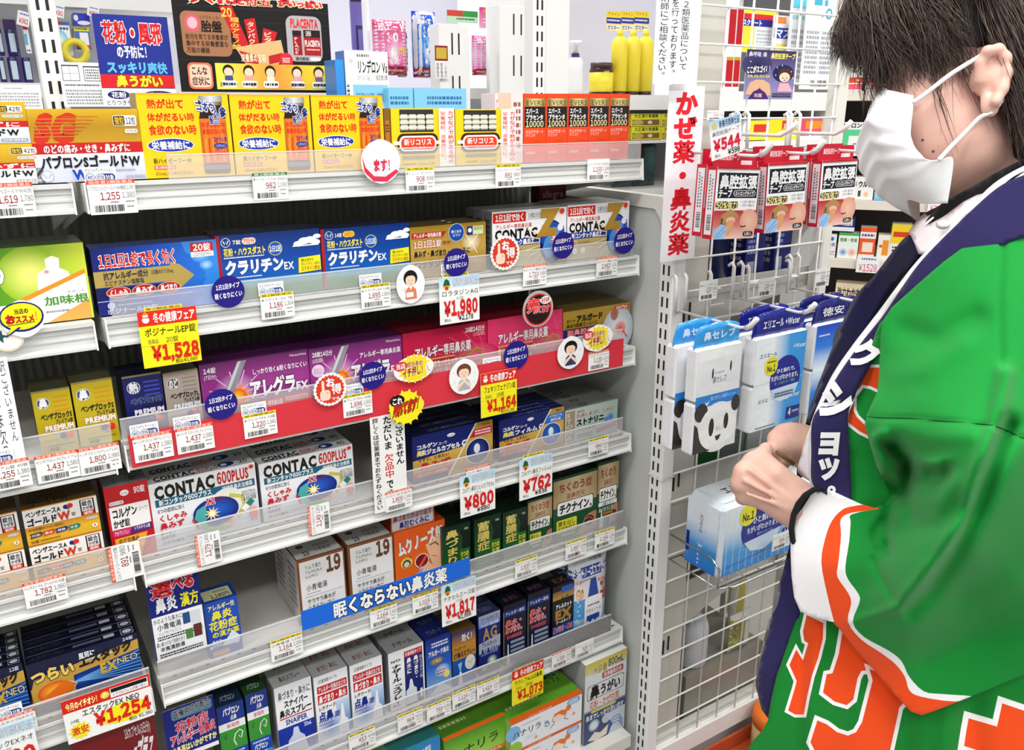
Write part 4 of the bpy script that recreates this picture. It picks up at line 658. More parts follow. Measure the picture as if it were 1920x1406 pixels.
# left neighbour rack
put(2, (-80, 470), (156, 456), 'green and white herbal carton with a white figure picture', .04, '#3c6a24', kamikon, dark_top('#4a6a2c'), rows=2, back='green and white herbal carton with white figure')
for tl, tr, s, dd in (((57, 736), (130, 724), 'left and lower one of the pair', .03), ((132, 719), (209, 706), 'right and taller one of the pair', .03)):
    put(3, tl, tr, 'yellow cold caplet carton with a round nose mark, '+s, dd, '#6c621c', lambda p: bz(p, '#c9b51c', 'ベンザブロックS', '鼻', '#d89a1c'), dark_top('#58563c'), rows=2, group='yellow nose mark caplet cartons', back='yellow nose mark caplet carton behind the '+s.split(' one')[0]+' one')
zt = at(40, 957, D+.02); h4 = (zt[2]-deck(4))/2-.0006
for q, (tl, tr, wn) in enumerate((((40, 957), (181, 927), 'main'), ((-110, 988), (33, 962), 'edge'))):
    for k in range(2):
        aa = at(*tl, D+.02); b = at(*tr, D+.02); h4 = (aa[2]-deck(4))/2-.0006
        carton('white and amber cold tablet carton, %s one of the stack %s' % (('lower', 'upper')[k], ('beside the red carton', 'cut by the left edge')[q]), b[0]-aa[0]-.001, h4, .05, '#6c5028', benza, benza_top, loc=(aa[0], D+.02, deck(4)+k*(h4+.0008)), group='white and amber tablet cartons', rows=2, backlabel='white and amber tablet carton behind the %s %s one' % (('lower', 'upper')[k], ('inner', 'edge')[q]))
aa = at(193, 918, D+.02); b = at(276, 897, D+.02)
put(4, (193, 918), (276, 897), 'tall red cold tablet carton marked 90 beside the white globe cartons', .04, '#7c1018', red90, dark_top('#8a8c8c', 'かぜ錠', '#55585a'), rows=2, back='tall red cold tablet carton')
put(5, (47, 1244), (257, 1189), 'dark navy and gold cold tablet carton with an orange head picture', .021, '#0c1230', estac, estac_top, rows=5, group='navy and gold cold tablet cartons', back='navy and gold cold tablet carton behind the orange head one')
put(5, (-150, 1292), (43, 1249), 'navy and gold cold tablet carton marked 12 at the left edge', .018, '#0c1230', lambda p: estac(p, 12), estac_top, rows=5, group='navy and gold cold tablet cartons', back='navy and gold carton behind the one marked 12 at left edge')
put(6, (130, 1382), (288, 1341), 'dark red capsule carton under the big handwritten price card', .03, '#5a0c14', redcap, redcap_top, rows=3, back='dark red capsule carton')
# fifth shelf
put(5, (381, 1134), (445, 1115), 'small blue and yellow herbal carton on the nearly empty shelf', .045, '#1c4494', kanpo, kanpo_top)
put(5, (555, 1053), (645, 1027), 'white and brown herbal carton numbered 19, left of the two', .06, '#c4c2be', tsumura, tsumura_top, plain_side('#d8d6d2'), rows=2, group='white and brown cartons numbered 19', back='white and brown carton behind the left one numbered 19', dy=.028)
put(5, (651, 1026), (737, 999), 'white and brown herbal carton numbered 19, beside the orange carton', .06, '#8f5b3a', tsumura, tsumura_top, rows=2, group='white and brown cartons numbered 19', back='white and brown carton behind the right one numbered 19', dy=.028)
r = put(5, (738, 1000), (834, 972), 'orange nasal congestion tablet carton with a nose picture', .03, '#c8541c', muku, dark_top('#c8541c'), rows=2, back='orange nasal tablet carton', dy=.028)
hc = empty('header_card', 'grey lilac header card with red lettering above the orange nose carton', 'card', tuple(at(734, 1000, D+.027)))
p = PR(.083, .034); p.R(0, 0, 100, 100, '#e87a3a', 3); p.R(2, 5, 97, 92, '#d3ccd6', 4); p.T_(5, 12, 95, 46, '鼻づまりがぶり返す', '#b02a2c', .03); p.T_(18, 52, 88, 90, '鼻腔むくみに', '#2a2c78', .04); link('card_face', p.mesh('card_face', M_PAPER), hc); MB().box(0, 0, 0, .083, .0006, .034).build('card_back', M_PRINT, hc, col='#e87a3a')
for tl, tr, wd, s in (((829, 994), (882, 973), '鼻づまり', 'left of three'), ((889, 975), (940, 960), '蓄膿症', 'middle of three'), ((943, 963), (989, 948), '蓄膿症', 'right of three')):
    put(5, tl, tr, 'slim dark green herbal carton with a nose outline, '+s, .04, '#123620', (lambda wd: lambda p: green(p, wd))(wd), dark_top('#1c3c28'), rows=2, group='slim dark green cartons', back='slim dark green carton behind the '+s+' one')
put(5, (990, 939), (1036, 926), 'small gold and green sinus carton beside the large one', .04, '#123620', chiku, dark_top('#22402c'), rows=2, back='small gold and green sinus carton')
put(5, (1038, 898), (1121, 878), 'large gold and green sinus carton with a nose picture', .045, '#123620', chiku, dark_top('#12301c', '鼻の症状', '#7a6a5c'), rows=2, back='large gold and green sinus carton')
put(5, (1122, 870), (1162, 857), 'tall narrow gold and green nasal spray carton at the shelf end', .04, '#123620', lambda p: chiku(p, True), dark_top('#12301c'), rows=3, back='tall narrow gold and green spray carton')
# sixth shelf: sprays
def spray(tl, tr, label, side, front, topc, tw=None, d=.036, rows=2, h=None, dy=.02, tc='#444444'):
    put(6, tl, tr, label, d, side, front, dark_top(topc, tw, tc), rows=rows, back='second '+label.replace(', left one of the pair', ' of the left row').replace(', right one of the pair', ' of the right row').split(',')[0], dy=dy)
spray((405, 1327), (456, 1312), 'green and blue nasal spray carton, beside the blue pollen notice', '#1c4c24', pabu, '#24405c', 'パブロン', tc='#c8ccd8')
spray((459, 1304), (500, 1291), 'green and blue nasal drop carton, beside the white lettered spray carton', '#1c4c24', pabu, '#2c5c34', 'パブロン', tc='#c8ccd8')
spray((513, 1291), (583, 1268), 'white and blue spray carton with slanted lettering, third in the row', '#c8cace', sniper, '#c8c9cb', '鼻炎スプレー', rows=2)
spray((587, 1272), (651, 1248), 'white spray carton with two red bands, left one of the pair', '#c4c6ca', rechi, '#c6c8ca', '鼻づまり・鼻水に', tc='#9c2830')
spray((655, 1250), (716, 1226), 'white spray carton with two red bands, right one of the pair', '#c4c6ca', rechi, '#c6c8ca', '鼻づまり・鼻水に', tc='#9c2830')
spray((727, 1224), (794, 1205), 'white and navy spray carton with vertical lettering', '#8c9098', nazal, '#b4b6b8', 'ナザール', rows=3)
spray((797, 1200), (845, 1186), 'blue sky coloured spray carton with a hand picture', '#142058', algblue, '#2c3a88', 'アルガード', tc='#9aa4c8')
spray((847, 1188), (892, 1176), 'gold and blue spray carton below the white price card', '#4c3c20', algst, '#7c6434', rows=2)
spray((897, 1157), (938, 1143), 'blue spray carton with large letters AG', '#141c54', agbox, '#3c4870', 'アレルカット', tc='#9aa4c8')
spray((944, 1137), (987, 1122), 'black spray carton with red lettering, left one of the pair', '#0a0c20', darkspray, '#16182c', '鼻水・鼻づまり', tc='#8a5a70')
spray((990, 1115), (1032, 1101), 'black spray carton with red lettering, right one of the pair', '#0a0c20', darkspray, '#16182c', '鼻水・鼻づまり', tc='#8a5a70')
spray((1037, 1101), (1077, 1088), 'black and gold spray carton with large letters EX', '#14141c', exbox, '#1c1e28', 'EX', tc='#8a6a3a', rows=1)
# soft pouch at the end of the spray row
def pouch(label, w, h, th, front, loc, group=None, mt=None, side='#d9dce0', rz=0, cat='pouch', name='spray_pouch', wav=0.0, header=None, copies=None):
    nx, nz = 14, 22; V = []; F = []
    for sgn in (-1, 1):
        for j in range(nz+1):
            for i in range(nx+1):
                u, v = i/nx, j/nz; e = min(1, 5*min(u, 1-u))**.6*min(1, 6*min(v, 1-v))**.6
                wv = wav*math.sin(u*17+v*9)*math.sin(v*13-u*5)*e
                V.append((u*w, th/2+sgn*(th/2*e+.0004)+wv, v*h))
    n = (nx+1)*(nz+1)
    for j in range(nz):
        for i in range(nx):
            a = j*(nx+1)+i; F.append((a, a+1, a+nx+2, a+nx+1)); F.append((n+a+1, n+a, n+a+nx+1, n+a+nx+2))
    m_ = MB(); m_.add(V, F, True); root = prop(m_.build(name, M_FILM, None, loc, rz, col=side), label, cat, group)
    p = PR(w, h); front(p)
    V, T, C = p.arrays()
    # refine large print faces so that they follow the bulge
    V, T, C = refine(V, T, C, max(w, h)/12)
    u = V[:, 0]/w; v = V[:, 2]/h; e = np.minimum(1, 5*np.clip(np.minimum(u, 1-u), 0, 1))**.6*np.minimum(1, 6*np.clip(np.minimum(v, 1-v), 0, 1))**.6
    wv = wav*np.sin(u*17+v*9)*np.sin(v*13-u*5)*e
    V[:, 1] += th/2-(th/2*e+.0004)+wv-.0006
    link('front_print', tri_mesh('front_print', V, T, M_FILM, C), root); return root
def refine(V, T, C, L):
    for _ in range(7):
        e = [np.linalg.norm(V[T[:, i]]-V[T[:, (i+1) % 3]], axis=1) for i in range(3)]; e = np.array(e); k = e.argmax(0); big = e.max(0) > L
        if not big.any(): break
        Tb = T[big]; kb = k[big]; r = np.arange(len(Tb)); a, b, c = Tb[r, kb], Tb[r, (kb+1) % 3], Tb[r, (kb+2) % 3]
        mid = len(V)+r; V = np.vstack([V, (V[a]+V[b])/2]); C = np.vstack([C, (C[a]+C[b])/2])
        T = np.vstack([T[~big], np.c_[a, mid, c], np.c_[mid, b, c]])
    return V, T, C
a = at(1072, 1060, D+.02); b = at(1143, 1047, D+.02)
pouch('silver and blue soft pouch with a nasal bottle picture, end of the spray row', b[0]-a[0], a[2]-deck(6), .03, drynose, (a[0], D+.018, deck(6)), mt=M_FILM)
pouch('silver soft pouch standing behind the nasal bottle pouch', b[0]-a[0], a[2]-deck(6)-.004, .03, drynose, (a[0]+.003, D+.055, deck(6)), mt=M_FILM)
# base shelf cartons
def puty(tl, tr, label, d, side, front, top, rows, dy, z0=.15, back=None, group=None):
    Y = D+dy; a = at(*tl, Y); b = at(*tr, Y)
    return carton(label, b[0]-a[0]-.001, (a[2]+b[2])/2-z0, d, side, front, top, None, (a[0], Y, z0), 0, group, rows, backlabel=back)
puty((1098, 1250), (1177, 1212), 'tall white and blue nasal wash carton marked 800 mL', .09, '#a8a9ac', gargle, lambda p: (p.R(0, 0, 100, 100, '#e4e5e4'),), 2, -.02, back='tall white and blue nasal wash carton')
def twoh(tl, tr, z0, h, nm, front, topf, d, side, rows, dy, up=True):
    Y = D+dy; a = at(*tl, Y); b = at(*tr, Y); zt = (a[2]+b[2])/2; n = max(1, round((zt-.15)/h)); h2 = (zt-.15)/n
    for k in range(n):
        carton(nm+', %s of its pile' % ('top one' if k == n-1 else ['lowest one', 'second one', 'third one', 'fourth one'][k]), b[0]-a[0]-.001, h2-.0006, d, side, front, topf, None, (a[0], Y, .15+k*h2), 0, nm, 1)
twoh((958, 1348), (1092, 1302), 0, .075, 'white nasal wash carton with an orange band and drawn woman', hanarira, hana_top, .13, '#9cb46a', 1, -.02)
twoh((833, 1380), (948, 1350), 0, .07, 'bright green nasal wash carton with black katakana', hana_green, hana_top, .13, '#7ab03c', 1, -.0)
twoh((735, 1412), (826, 1386), 0, .07, 'blue and green nasal wash carton', hana_small, lambda p: p.G(0, 0, 100, 100, ['#4c9c5c', '#3c8c9c']), .1, '#4c9c5c', 1, -.0)
# ================================================================== price tags, cards, stickers on the rails
OR, YE, GN = '#e4572e', '#f2dc2a', '#2c7a4c'
def tag(px, py, price, tax, strip, name, where, badge=False, w=.048, h=.036, Y=None, rot=False, plain=False, right=False):
    Y = Y or D-.0085; a = at(px, py, Y); z = a[2]
    if rot: W, H = h*.98, w
    else: W, H = w, h
    t = empty('price_tag', 'white price tag reading %s, %s' % (price, where), 'price tag', (a[0], Y, z-H), group='white barcode price tags')
    MB().box(0, 0, 0, W, .0006, H).build('tag_card', M_PAPER, t, col='#f4f4f2')
    pw, ph = (w, h)
    p = PR(pw, ph)
    p.R(0, 0, 100, 100, '#f4f4f2')
    if strip:
        tc = {OR: '#ffe2d4', YE: '#4a4614', GN: '#d8ecd8'}[strip]
        p.R(0, 0, 100, 12, strip); p.T_(4, 1.5, 96, 11, '指定第2類医薬品' if strip == OR else '第2類医薬品', tc, .01)
    p.T_(2, 17, 97, 30, name, '#55606a', 0)
    p.T_(24 if ',' in price else 36, 36, 66, 58, price, '#a02a3c', .015); p.T_(70, 37, 98, 54, tax, '#6a6a70', 0)
    p.M(44, 62, 62, 68, '#77777c', 1, 3); p.M(76, 61, 94, 68, '#8a8a8e', 1, 4); p.B(10, 73, 72, 93, '#2a2a2c', seed=int(sum(map(ord, price+where)))); p.M(78, 76, 92, 83, '#8a8a8e', 1, 9)
    V, T, C = p.arrays()
    if rot: V = np.c_[h*.98-V[:, 2]*.98, V[:, 1], V[:, 0]]; T = T
    link('tag_print', tri_mesh('tag_print', V, T, M_PAPER, C), t)
    if badge:
        b = PR(.036, .018); b.R(0, 0, 100, 100, '#f6f6f8'); b.T_(5, 8, 92, 38, 'セルフメディケーション', '#24304e', .01); b.O(18, 70, 14, '#2a3f8e'); b.O(18, 70, 12, W_); b.T_(9, 56, 27, 86, '税', '#2a3f8e', .02)
        b.R(34, 46, 96, 98, '#2a3f8e', 12); b.R(36, 50, 64, 94, W_, 8); b.T_(38, 54, 62, 90, '控除', '#2a3f8e', .02); b.T_(66, 54, 92, 90, '対象', W_, .02)
        bo = empty('notice_sticker', 'small tax notice sticker behind the tag '+where, 'sticker', (a[0]-.001, Y+.0012, z-.002), group='white and blue tax notice stickers')
        link('sticker_print', b.mesh('sticker_print', M_PAPER), bo); MB().box(0, 0, 0, .036, .0004, .018).build('sticker_card', M_PAPER, bo, col='#f4f4f6')
    return t
tag(161, 339, '1,255', '1,380', OR, 'パブロンSゴールドW微粒12包', 'under the gold granule carton', True, .0545, .0415)
tag(472, 325, '982', '1,080', GN, '新ハイゼーフーW 30ml×3', 'green strip, under the yellow tonic cartons')
tag(760, 315, '908', '998', YE, '新リコリス「ゼンヤク」', 'under the first window carton')
tag(929, 309, '891', '980', YE, 'リコリスドリンク 20ml', 'beside the orange drink cartons')
tag(1102, 299, '1,100', '1,188', None, 'エバースプラセンタ10000', 'below the orange drink cartons')
tag(-33, 345, '1,619', '1,780', OR, 'パブロンSゴールドW42包', 'at the left edge of the top shelf', False, .05, .04)
tag(487, 553, '1,186', '1,304', YE, '★クラリチンEX 7錠', 'below the first cloud carton', True)
tag(676, 536, '1,695', '1,864', YE, '★クラリチンEX 14錠', 'below the second cloud carton', True)
tag(829, 515, '2,178', '2,395', YE, 'ロラタジンAG 30錠', 'mostly behind the white price card', True, Y=D-.006)
tag(269, 578, '1,528', '1,680', YE, 'ポジナールEP錠 20錠', 'mostly behind the yellow price card', False, Y=D-.006)
tag(981, 498, '1,710', '1,880', OR, '★コンタック鼻炎Z 16錠', 'below the first letter Z carton')
tag(1119, 483, '2,982', '3,281', OR, '★コンタック鼻炎Z 32錠', 'below the last letter Z carton')
tag(247, 820, '1,437', '1,580', OR, '★ベンザブロックIPプレミアム', 'under the navy fever caplet carton', True, .05, .038, Y=D-.012)
tag(328, 805, '1,437', '1,580', OR, '★ベンザブロックLプレミアム', 'under the beige throat caplet carton', True, .05, .038, Y=D-.012)
tag(455, 780, '1,220', '1,341', YE, '★アレグラFX 14錠', 'under the first purple carton', True, Y=D-.012)
tag(642, 743, '1,696', '1,865', YE, '★アレグラFX 28錠', 'beside the red pointing hand sticker', True, Y=D-.012)
tag(907, 690, '1,164', '1,280', YE, 'フェキソフェナジン錠', 'mostly behind the yellow card of the red band', True, Y=D-.010)
tag(1104, 661, '1,130', '1,243', OR, 'アルガードゴールドZ', 'on the red band under the nose picture', False, Y=D-.012)
tag(63, 857, '1,437', '1,580', OR, 'ベンザブロックSプレミアム', 'under the left yellow caplet carton', False, .05, .038)
tag(144, 843, '1,800', '1,980', OR, 'ベンザブロックSプレミアム45', 'under the right yellow caplet carton', False, .05, .038)
tag(-34, 873, '1,255', '1,380', OR, 'プレミアム錠 45錠', 'at the left edge of the third shelf', True, .05, .038, Y=D-.014)
tag(200, 1028, '891', '980', OR, 'コルゲンコーワかぜ錠', 'turned sideways under the tall red carton', rot=True, w=.054, h=.042)
tag(364, 1006, '1,279', '1,406', OR, 'コンタック600プラス 20', 'turned sideways under the first globe carton', rot=True, w=.05)
tag(576, 951, '2,149', '2,363', OR, 'コンタック600プラス 40', 'turned sideways under the second globe carton', rot=True, w=.05)
tag(722, 924, '1,800', '1,980', OR, 'ただいま欠品中', 'on the out of stock notice', False, Y=D-.012)
tag(874, 880, '800', '880', OR, 'コルゲン鼻炎ジェル', 'mostly behind the card below the gel cartons', Y=D-.006)
tag(980, 855, '762', '838', YE, 'コルゲン鼻炎フィルム', 'mostly behind the card below the film cartons', Y=D-.006)
tag(1104, 825, '846', '930', YE, 'ストナリニ・サット', 'below the silver green carton')
tag(41, 1095, '1,782', '1,960', OR, 'ベンザエースA ゴールドW 90錠', 'below the amber tablet cartons', False, .05, .038)
tag(506, 1204, '1,164', '1,280', YE, '小青竜湯 12包', 'under the empty part of the fifth shelf', False, .052, .038)
tag(693, 1144, '2,164', '2,380', YE, 'ツムラ漢方小青竜湯 24包', 'under the blue banner', False, .05, .038)
tag(773, 1119, '1,019', '1,120', YE, 'ムクノーズ錠 36錠', 'under the orange nose carton', False, .05, .038)
tag(836, 1100, '1,817', '1,998', YE, 'チオセルエース錠', 'mostly behind the white card by the banner', Y=D-.006)
tag(966, 1053, '1,537', '1,690', YE, 'チクナインb 56錠', 'under the small sinus carton', False, .05, .038)
tag(1061, 1018, '1,897', '2,086', YE, 'チクナインa 14包', 'under the large sinus carton', False, .05, .038)
tag(1116, 999, '1,164', '1,280', YE, 'チクナイン点鼻スプレー', 'under the narrow spray carton', False, .05, .038)
tag(653, 1380, '453', '498', YE, 'スナイパー鼻炎スプレー', 'below the slanted lettering spray', False, .05, .038)
tag(745, 1343, '864', '950', YE, 'レチナードNL 30ml', 'below the two red banded sprays', False, .05, .038)
tag(800, 1324, '760', '836', YE, 'ナザール「スプレー」30ml', 'below the vertical lettering spray', False, .05, .038)
tag(848, 1300, '1,124', '1,236', YE, 'アルガードST鼻炎', 'below the sky coloured spray', False, .05, .038)
tag(894, 1283, '1,419', '1,560', YE, 'アルガードSTスプレー', 'below the gold and blue spray', False, .05, .038)
tag(1035, 1227, '1,358', '1,494', OR, 'アレルカットEXc', 'below the letters EX spray', False, .048, .036)
tag(1079, 1209, '528', '580', None, 'ドライノーズスプレー', 'below the soft pouch', False, .048, .036)
tag(965, 1255, '1,073', '1,180', YE, 'ラウレアALG点鼻薬', 'mostly behind the lowest yellow card', Y=D-.006)
tag(-12, 1352, '1,254', '1,380', OR, 'エスタックEXネオ', 'low at the left edge', True, Y=D-.006)

def quadpaper(px0, px1, px2, Y, label, cat, name, front, group=None, mt=None, tilt=0, lean=0):
    """a paper rectangle whose top left, top right and bottom left are seen at three pixels, on the plane y = Y"""
    a, b, c = at(*px0, Y), at(*px1, Y), at(*px2, Y); W = b[0]-a[0]; H = a[2]-c[2]
    t = empty(name, label, cat, (a[0], Y, c[2]), group=group)
    MB().box(0, 0, 0, W, .0006, H).build('paper', M_PAPER, t, col='#f2f2f0')
    p = PR(W, H); p.R(0, 0, 100, 100, '#f4f4f2'); front(p); link('print', p.mesh('print', mt or M_PAPER), t)
    if tilt: t.rotation_euler = (lean, tilt, 0)
    return t
def fair(title, sub, price, tax):
    def f(p):
        p.R(0, 0, 100, 100, '#f4ea28'); p.R(0, 0, 100, 26, '#e0361c'); p.O(13, 15, 6, W_); p.O(13, 8, 4.6, W_); p.P([(7, 7), (13, 0.5), (19, 6)], '#e8902c'); p.R(8, 10, 18, 11.6, '#c8501c')
        p.T_(25, 4, 97, 22, '冬の健康フェア', W_, .035); p.T_(8, 30, 96, 45, title, '#1c1c14', .01); p.T_(12, 50, 30, 58, '医薬品', '#8a8a3a', 0); p.T_(42, 48, 64, 59, sub, '#6a6a2c', 0); p.R(0, 61, 100, 61.6, '#d0c420')
        p.T_(16, 63, 98, 88, '¥'+price, '#dc3418', .06); p.T_(54, 90, 93, 98, '税込¥'+tax, '#26261a', .01)
    return f
def month(title, sub, price, tax):
    def f(p):
        p.G(0, 0, 100, 24, ['#bcdcf2', '#dceefa']); p.O(18, 20, 9, '#e8d8b0'); p.Q([(9, 18), (13, 6), (18, 3), (24, 7), (27, 18)], '#2c6a3c'); p.R(12, 17, 25, 22, '#d8a82c', 2); p.O(18, 23, 4, '#c83a2a')
        p.T_(34, 4, 98, 20, '新春月間奉仕品', '#f0f4fa', .02, o='#23304e', ow=.06); p.T_(5, 28, 97, 41, title, '#22222c', .0); p.T_(40, 43, 60, 50, sub, '#a0a0a4', 0)
        p.T_(10, 52, 96, 82, '¥'+price, '#d82c2c', .06); p.T_(46, 84, 84, 95, '¥'+tax, '#1c1c20', .03); p.T_(10, 88, 28, 95, '税込', '#3a3a40', 0)
    return f
YC = D-.0155
quadpaper((256, 586), (367, 578), (268, 692), YC, 'yellow and red winter price card reading 1,528 below the profile face carton', 'price card', 'price_card', fair('ポジナールEP錠', '20錠', '1,528', '1,680'), 'handwritten yellow price cards')
quadpaper((901, 702), (969, 694), (909, 783), YC-.002, 'yellow and red winter price card reading 1,164 hanging from the red band', 'price card', 'price_card', fair('フェキソフェナジン錠', '28錠', '1,164', '1,280'), 'handwritten yellow price cards')
quadpaper((960, 1260), (1019, 1239), (961, 1324), YC, 'yellow and red winter price card reading 1,073 on the spray shelf', 'price card', 'price_card', fair('ラウレアALG点鼻薬', '30ml', '1,073', '1,180'), 'handwritten yellow price cards')
quadpaper((823, 522), (898, 516), (831, 609), YC, 'white new year price card reading 1,980 on the second shelf', 'price card', 'price_card', month('ロラタジンAG', '30錠', '1,980', '2,178'), 'handwritten white price cards')
quadpaper((862, 895), (928, 879), (868, 971), YC, 'white new year price card reading 800 below the gel capsule cartons', 'price card', 'price_card', month('コルゲン鼻炎ジェルカプセルα', '24cp', '800', '880'), 'handwritten white price cards')
quadpaper((974, 864), (1036, 851), (980, 938), YC, 'white new year price card reading 762 below the film cartons', 'price card', 'price_card', month('コルゲン鼻炎フィルムα', '9枚', '762', '838'), 'handwritten white price cards')
quadpaper((827, 1100), (892, 1085), (833, 1175), YC, 'white new year price card reading 1,817 at the end of the blue banner', 'price card', 'price_card', month('チオセルエース錠', '108錠', '1,817', '1,998'), 'handwritten white price cards')
quadpaper((-62, 1385), (62, 1353), (-50, 1480), YC, 'pale blue and white new year price card cut by the left edge', 'price card', 'price_card', month('エスタックEXネオ', '12錠', '880', '968'), 'handwritten white price cards')
def pick(p):
    p.R(0, 0, 100, 100, '#f5f5f2'); p.R(0, 0, 100, 30, '#d8301f'); p.R(54, 6, 98, 27, W_); p.R(55, 7, 97, 16, '#1c1a18'); p.T_(56, 18, 96, 25, 'イブプロフェンが速く効く!', '#2a2c78', .01); p.T_(4, 8, 42, 25, '今月のイチオシ！', '#fff6b0', .045); p.O(48, 16, 5, '#f4d84a'); p.L([(46, 20), (48, 10), (50, 17)], 1.6, W_)
    p.E(66, 68, 30, 22, '#f8ec2c'); p.T_(20, 32, 86, 48, 'エスタックEX NEO', K_, .015); p.T_(6, 48, 16, 56, '24錠', K_, 0); p.S(15, 76, 13, '#f4e43a', 12, .7); p.T_(6, 66, 25, 84, '激安', '#d8301f', .04)
    p.T_(32, 50, 98, 80, '¥1,254', '#e0301c', .06); p.T_(70, 84, 98, 94, '税込 ¥1,380', K_, .01)
quadpaper((113, 1317), (279, 1268), (128, 1397), YC-.004, 'large white and red pick of the month card reading 1,254', 'price card', 'price_card', pick)
# red band and blue banner
def redband(p): p.R(0, 0, 100, 100, '#d6303a')
a = at(236, 796, D-.0102); b = at(1168, 672, D-.0102); c = at(240, 872, D-.0102)
t = empty('red_band', 'long red paper band taped along the rail of the third shelf', 'band', (a[0], D-.0102, SHB[3]+.004))
Wb = b[0]-a[0]
MB().prism([(0, 0), (Wb, 0), (Wb, .0535), (Wb*.5, .0545), (.0, .0475)], 0, .0007, 'y').build('paper', M_PAPER, t, col='#d33440')
a = at(564, 1147, D-.0112); b = at(881, 1052, D-.0112); c = at(568, 1183, D-.0112)
t = empty('blue_banner', 'bright blue banner with outlined white lettering on the fifth shelf rail', 'banner', (a[0], D-.0112, c[2]))
Wb = b[0]-a[0]; Hb = a[2]-c[2]; MB().box(0, 0, 0, Wb, .0007, Hb).build('paper', M_PAPER, t, col='#1f6fd8')
p = PR(Wb, Hb); p.R(0, 0, 100, 100, '#2273dc'); p.T_(17, 10, 85, 92, '眠くならない鼻炎薬', W_, .05, o='#161c2c', ow=.06); link('print', p.mesh('print', M_PAPER), t)
# stickers
def disc(px, py, r, Y, label, cat, front, name='round_sticker', group=None, base='#f6f6f6', shape='o', ar=1.0, th=.0006):
    a = at(px, py, Y); b = at(px+r, py, Y); R_ = b[0]-a[0]; t = empty(name, label, cat, (a[0]-R_, Y, a[2]-R_*ar), group=group)
    n = 32; H = 2*R_*ar
    if shape == 'o': pr_ = [(R_+R_*math.cos(2*math.pi*k/n), H/2+H/2*math.sin(2*math.pi*k/n)) for k in range(n)]
    elif shape == 's': pr_ = [(R_+R_*(1 if k % 2 else .87)*math.cos(2*math.pi*k/48), H/2+H/2*(1 if k % 2 else .87)*math.sin(2*math.pi*k/48)) for k in range(48)]
    else: pr_ = [(R_+R_*(.94+.06*math.sin(5*2*math.pi*k/n+1))*math.cos(2*math.pi*k/n), H/2+H/2*(.94+.06*math.cos(4*2*math.pi*k/n))*math.sin(2*math.pi*k/n)) for k in range(n)]
    MB().prism(pr_, 0, th, 'y').build('backing', M_PAPER, t, col=base)
    p = PR(2*R_, H); front(p); link('print', p.mesh('print', M_PAPER), t); return t
def sleepy(n):
    def f(p): p.O(50, 50, 48.5, '#2c1f86'); p.T_(14, 26, 86, 43, '1日%d回タイプ' % n, W_, .03, rise=4); p.T_(8, 53, 92, 71, '眠くなりにくい', W_, .03, rise=4)
    return f
YS = D-.0085
for px, py, r, n, s in ((428, 547, 31, 1, 'below the first cloud carton'), (856, 492, 23, 1, 'on the gold allergy carton'), (1056, 460, 20, 1, 'between the two letter Z cartons'), (1171, 451, 19, 1, 'at the right end of the second shelf'),
                     (415, 758, 31, 2, 'on the first purple carton'), (699, 704, 25, 2, 'on the second purple carton'), (968, 666, 23, 2, 'on the pink ribbon carton')):
    disc(px, py, r, YS-(.004 if n == 2 else 0), 'round violet dosage sticker, '+s, 'sticker', sleepy(n), group='round violet dosage stickers', base='#2c1f86')
def otoku(p): p.S(50, 50, 49, W_, 24, .87); p.S(50, 50, 43, '#d8472c', 24, .9); p.R(20, 50, 50, 80, '#f8d8c8', 9); p.R(26, 22, 34, 56, '#f8d8c8', 4); p.T_(38, 16, 64, 42, 'お', W_, .04); p.T_(54, 36, 84, 66, '得', W_, .04); p.L([(42, 56), (42, 62)], 2, '#c88a78'); p.L([(50, 56), (50, 62)], 2, '#c88a78'); p.T_(52, 74, 76, 84, 'です', W_, .03)
disc(947, 474, 28, YS, 'spiky red and white pointing hand sticker on the second shelf', 'sticker', otoku, shape='s', name='star_sticker', group='spiky pointing hand stickers')
disc(619, 730, 32, YS-.006, 'spiky red and white pointing hand sticker on the red band', 'sticker', otoku, shape='s', name='star_sticker', group='spiky pointing hand stickers')
def ichi(p): p.E(50, 50, 49, 48, W_); p.S(52, 50, 43, '#f6e02c', 16, .78, .8); p.E(18, 34, 17, 17, '#d83a4a'); p.T_(7, 24, 30, 44, '当店', W_, .04); p.T_(34, 22, 72, 42, '担当者の', '#a8301c', .03, o=W_, ow=.04); p.T_(22, 46, 78, 80, 'イチ押し！', '#a02a1c', .05, o='#fff6c8', ow=.05, rise=8); p.E(86, 54, 8, 22, '#f4f0e8'); p.L([(82, 44), (84, 62), (90, 68)], 1.5, '#a89a8c')
disc(776, 691, 38, YS-.006, 'yellow burst recommendation sticker above the out of stock notice', 'sticker', ichi, ar=.62, shape='w', name='burst_sticker', group='yellow burst recommendation stickers')
disc(1121, 634, 28, YS-.006, 'yellow burst recommendation sticker on the gold nose picture carton', 'sticker', ichi, ar=.72, shape='w', name='burst_sticker', group='yellow burst recommendation stickers')
def selling(p): p.S(50, 50, 49, '#f6ea2c', 14, .74, 1.0); p.E(26, 24, 20, 18, '#1c1c1c'); p.T_(12, 14, 40, 36, 'これ', W_, .05); p.T_(14, 36, 92, 74, '売れてます！', '#d8301c', .06, o='#1c1414', ow=.06, sk=.2, rise=14)
disc(762, 764, 34, D-.02, 'yellow burst sales sticker hanging over the out of stock notice', 'sticker', selling, ar=.84, shape='w', name='burst_sticker', base='#f0e43a')
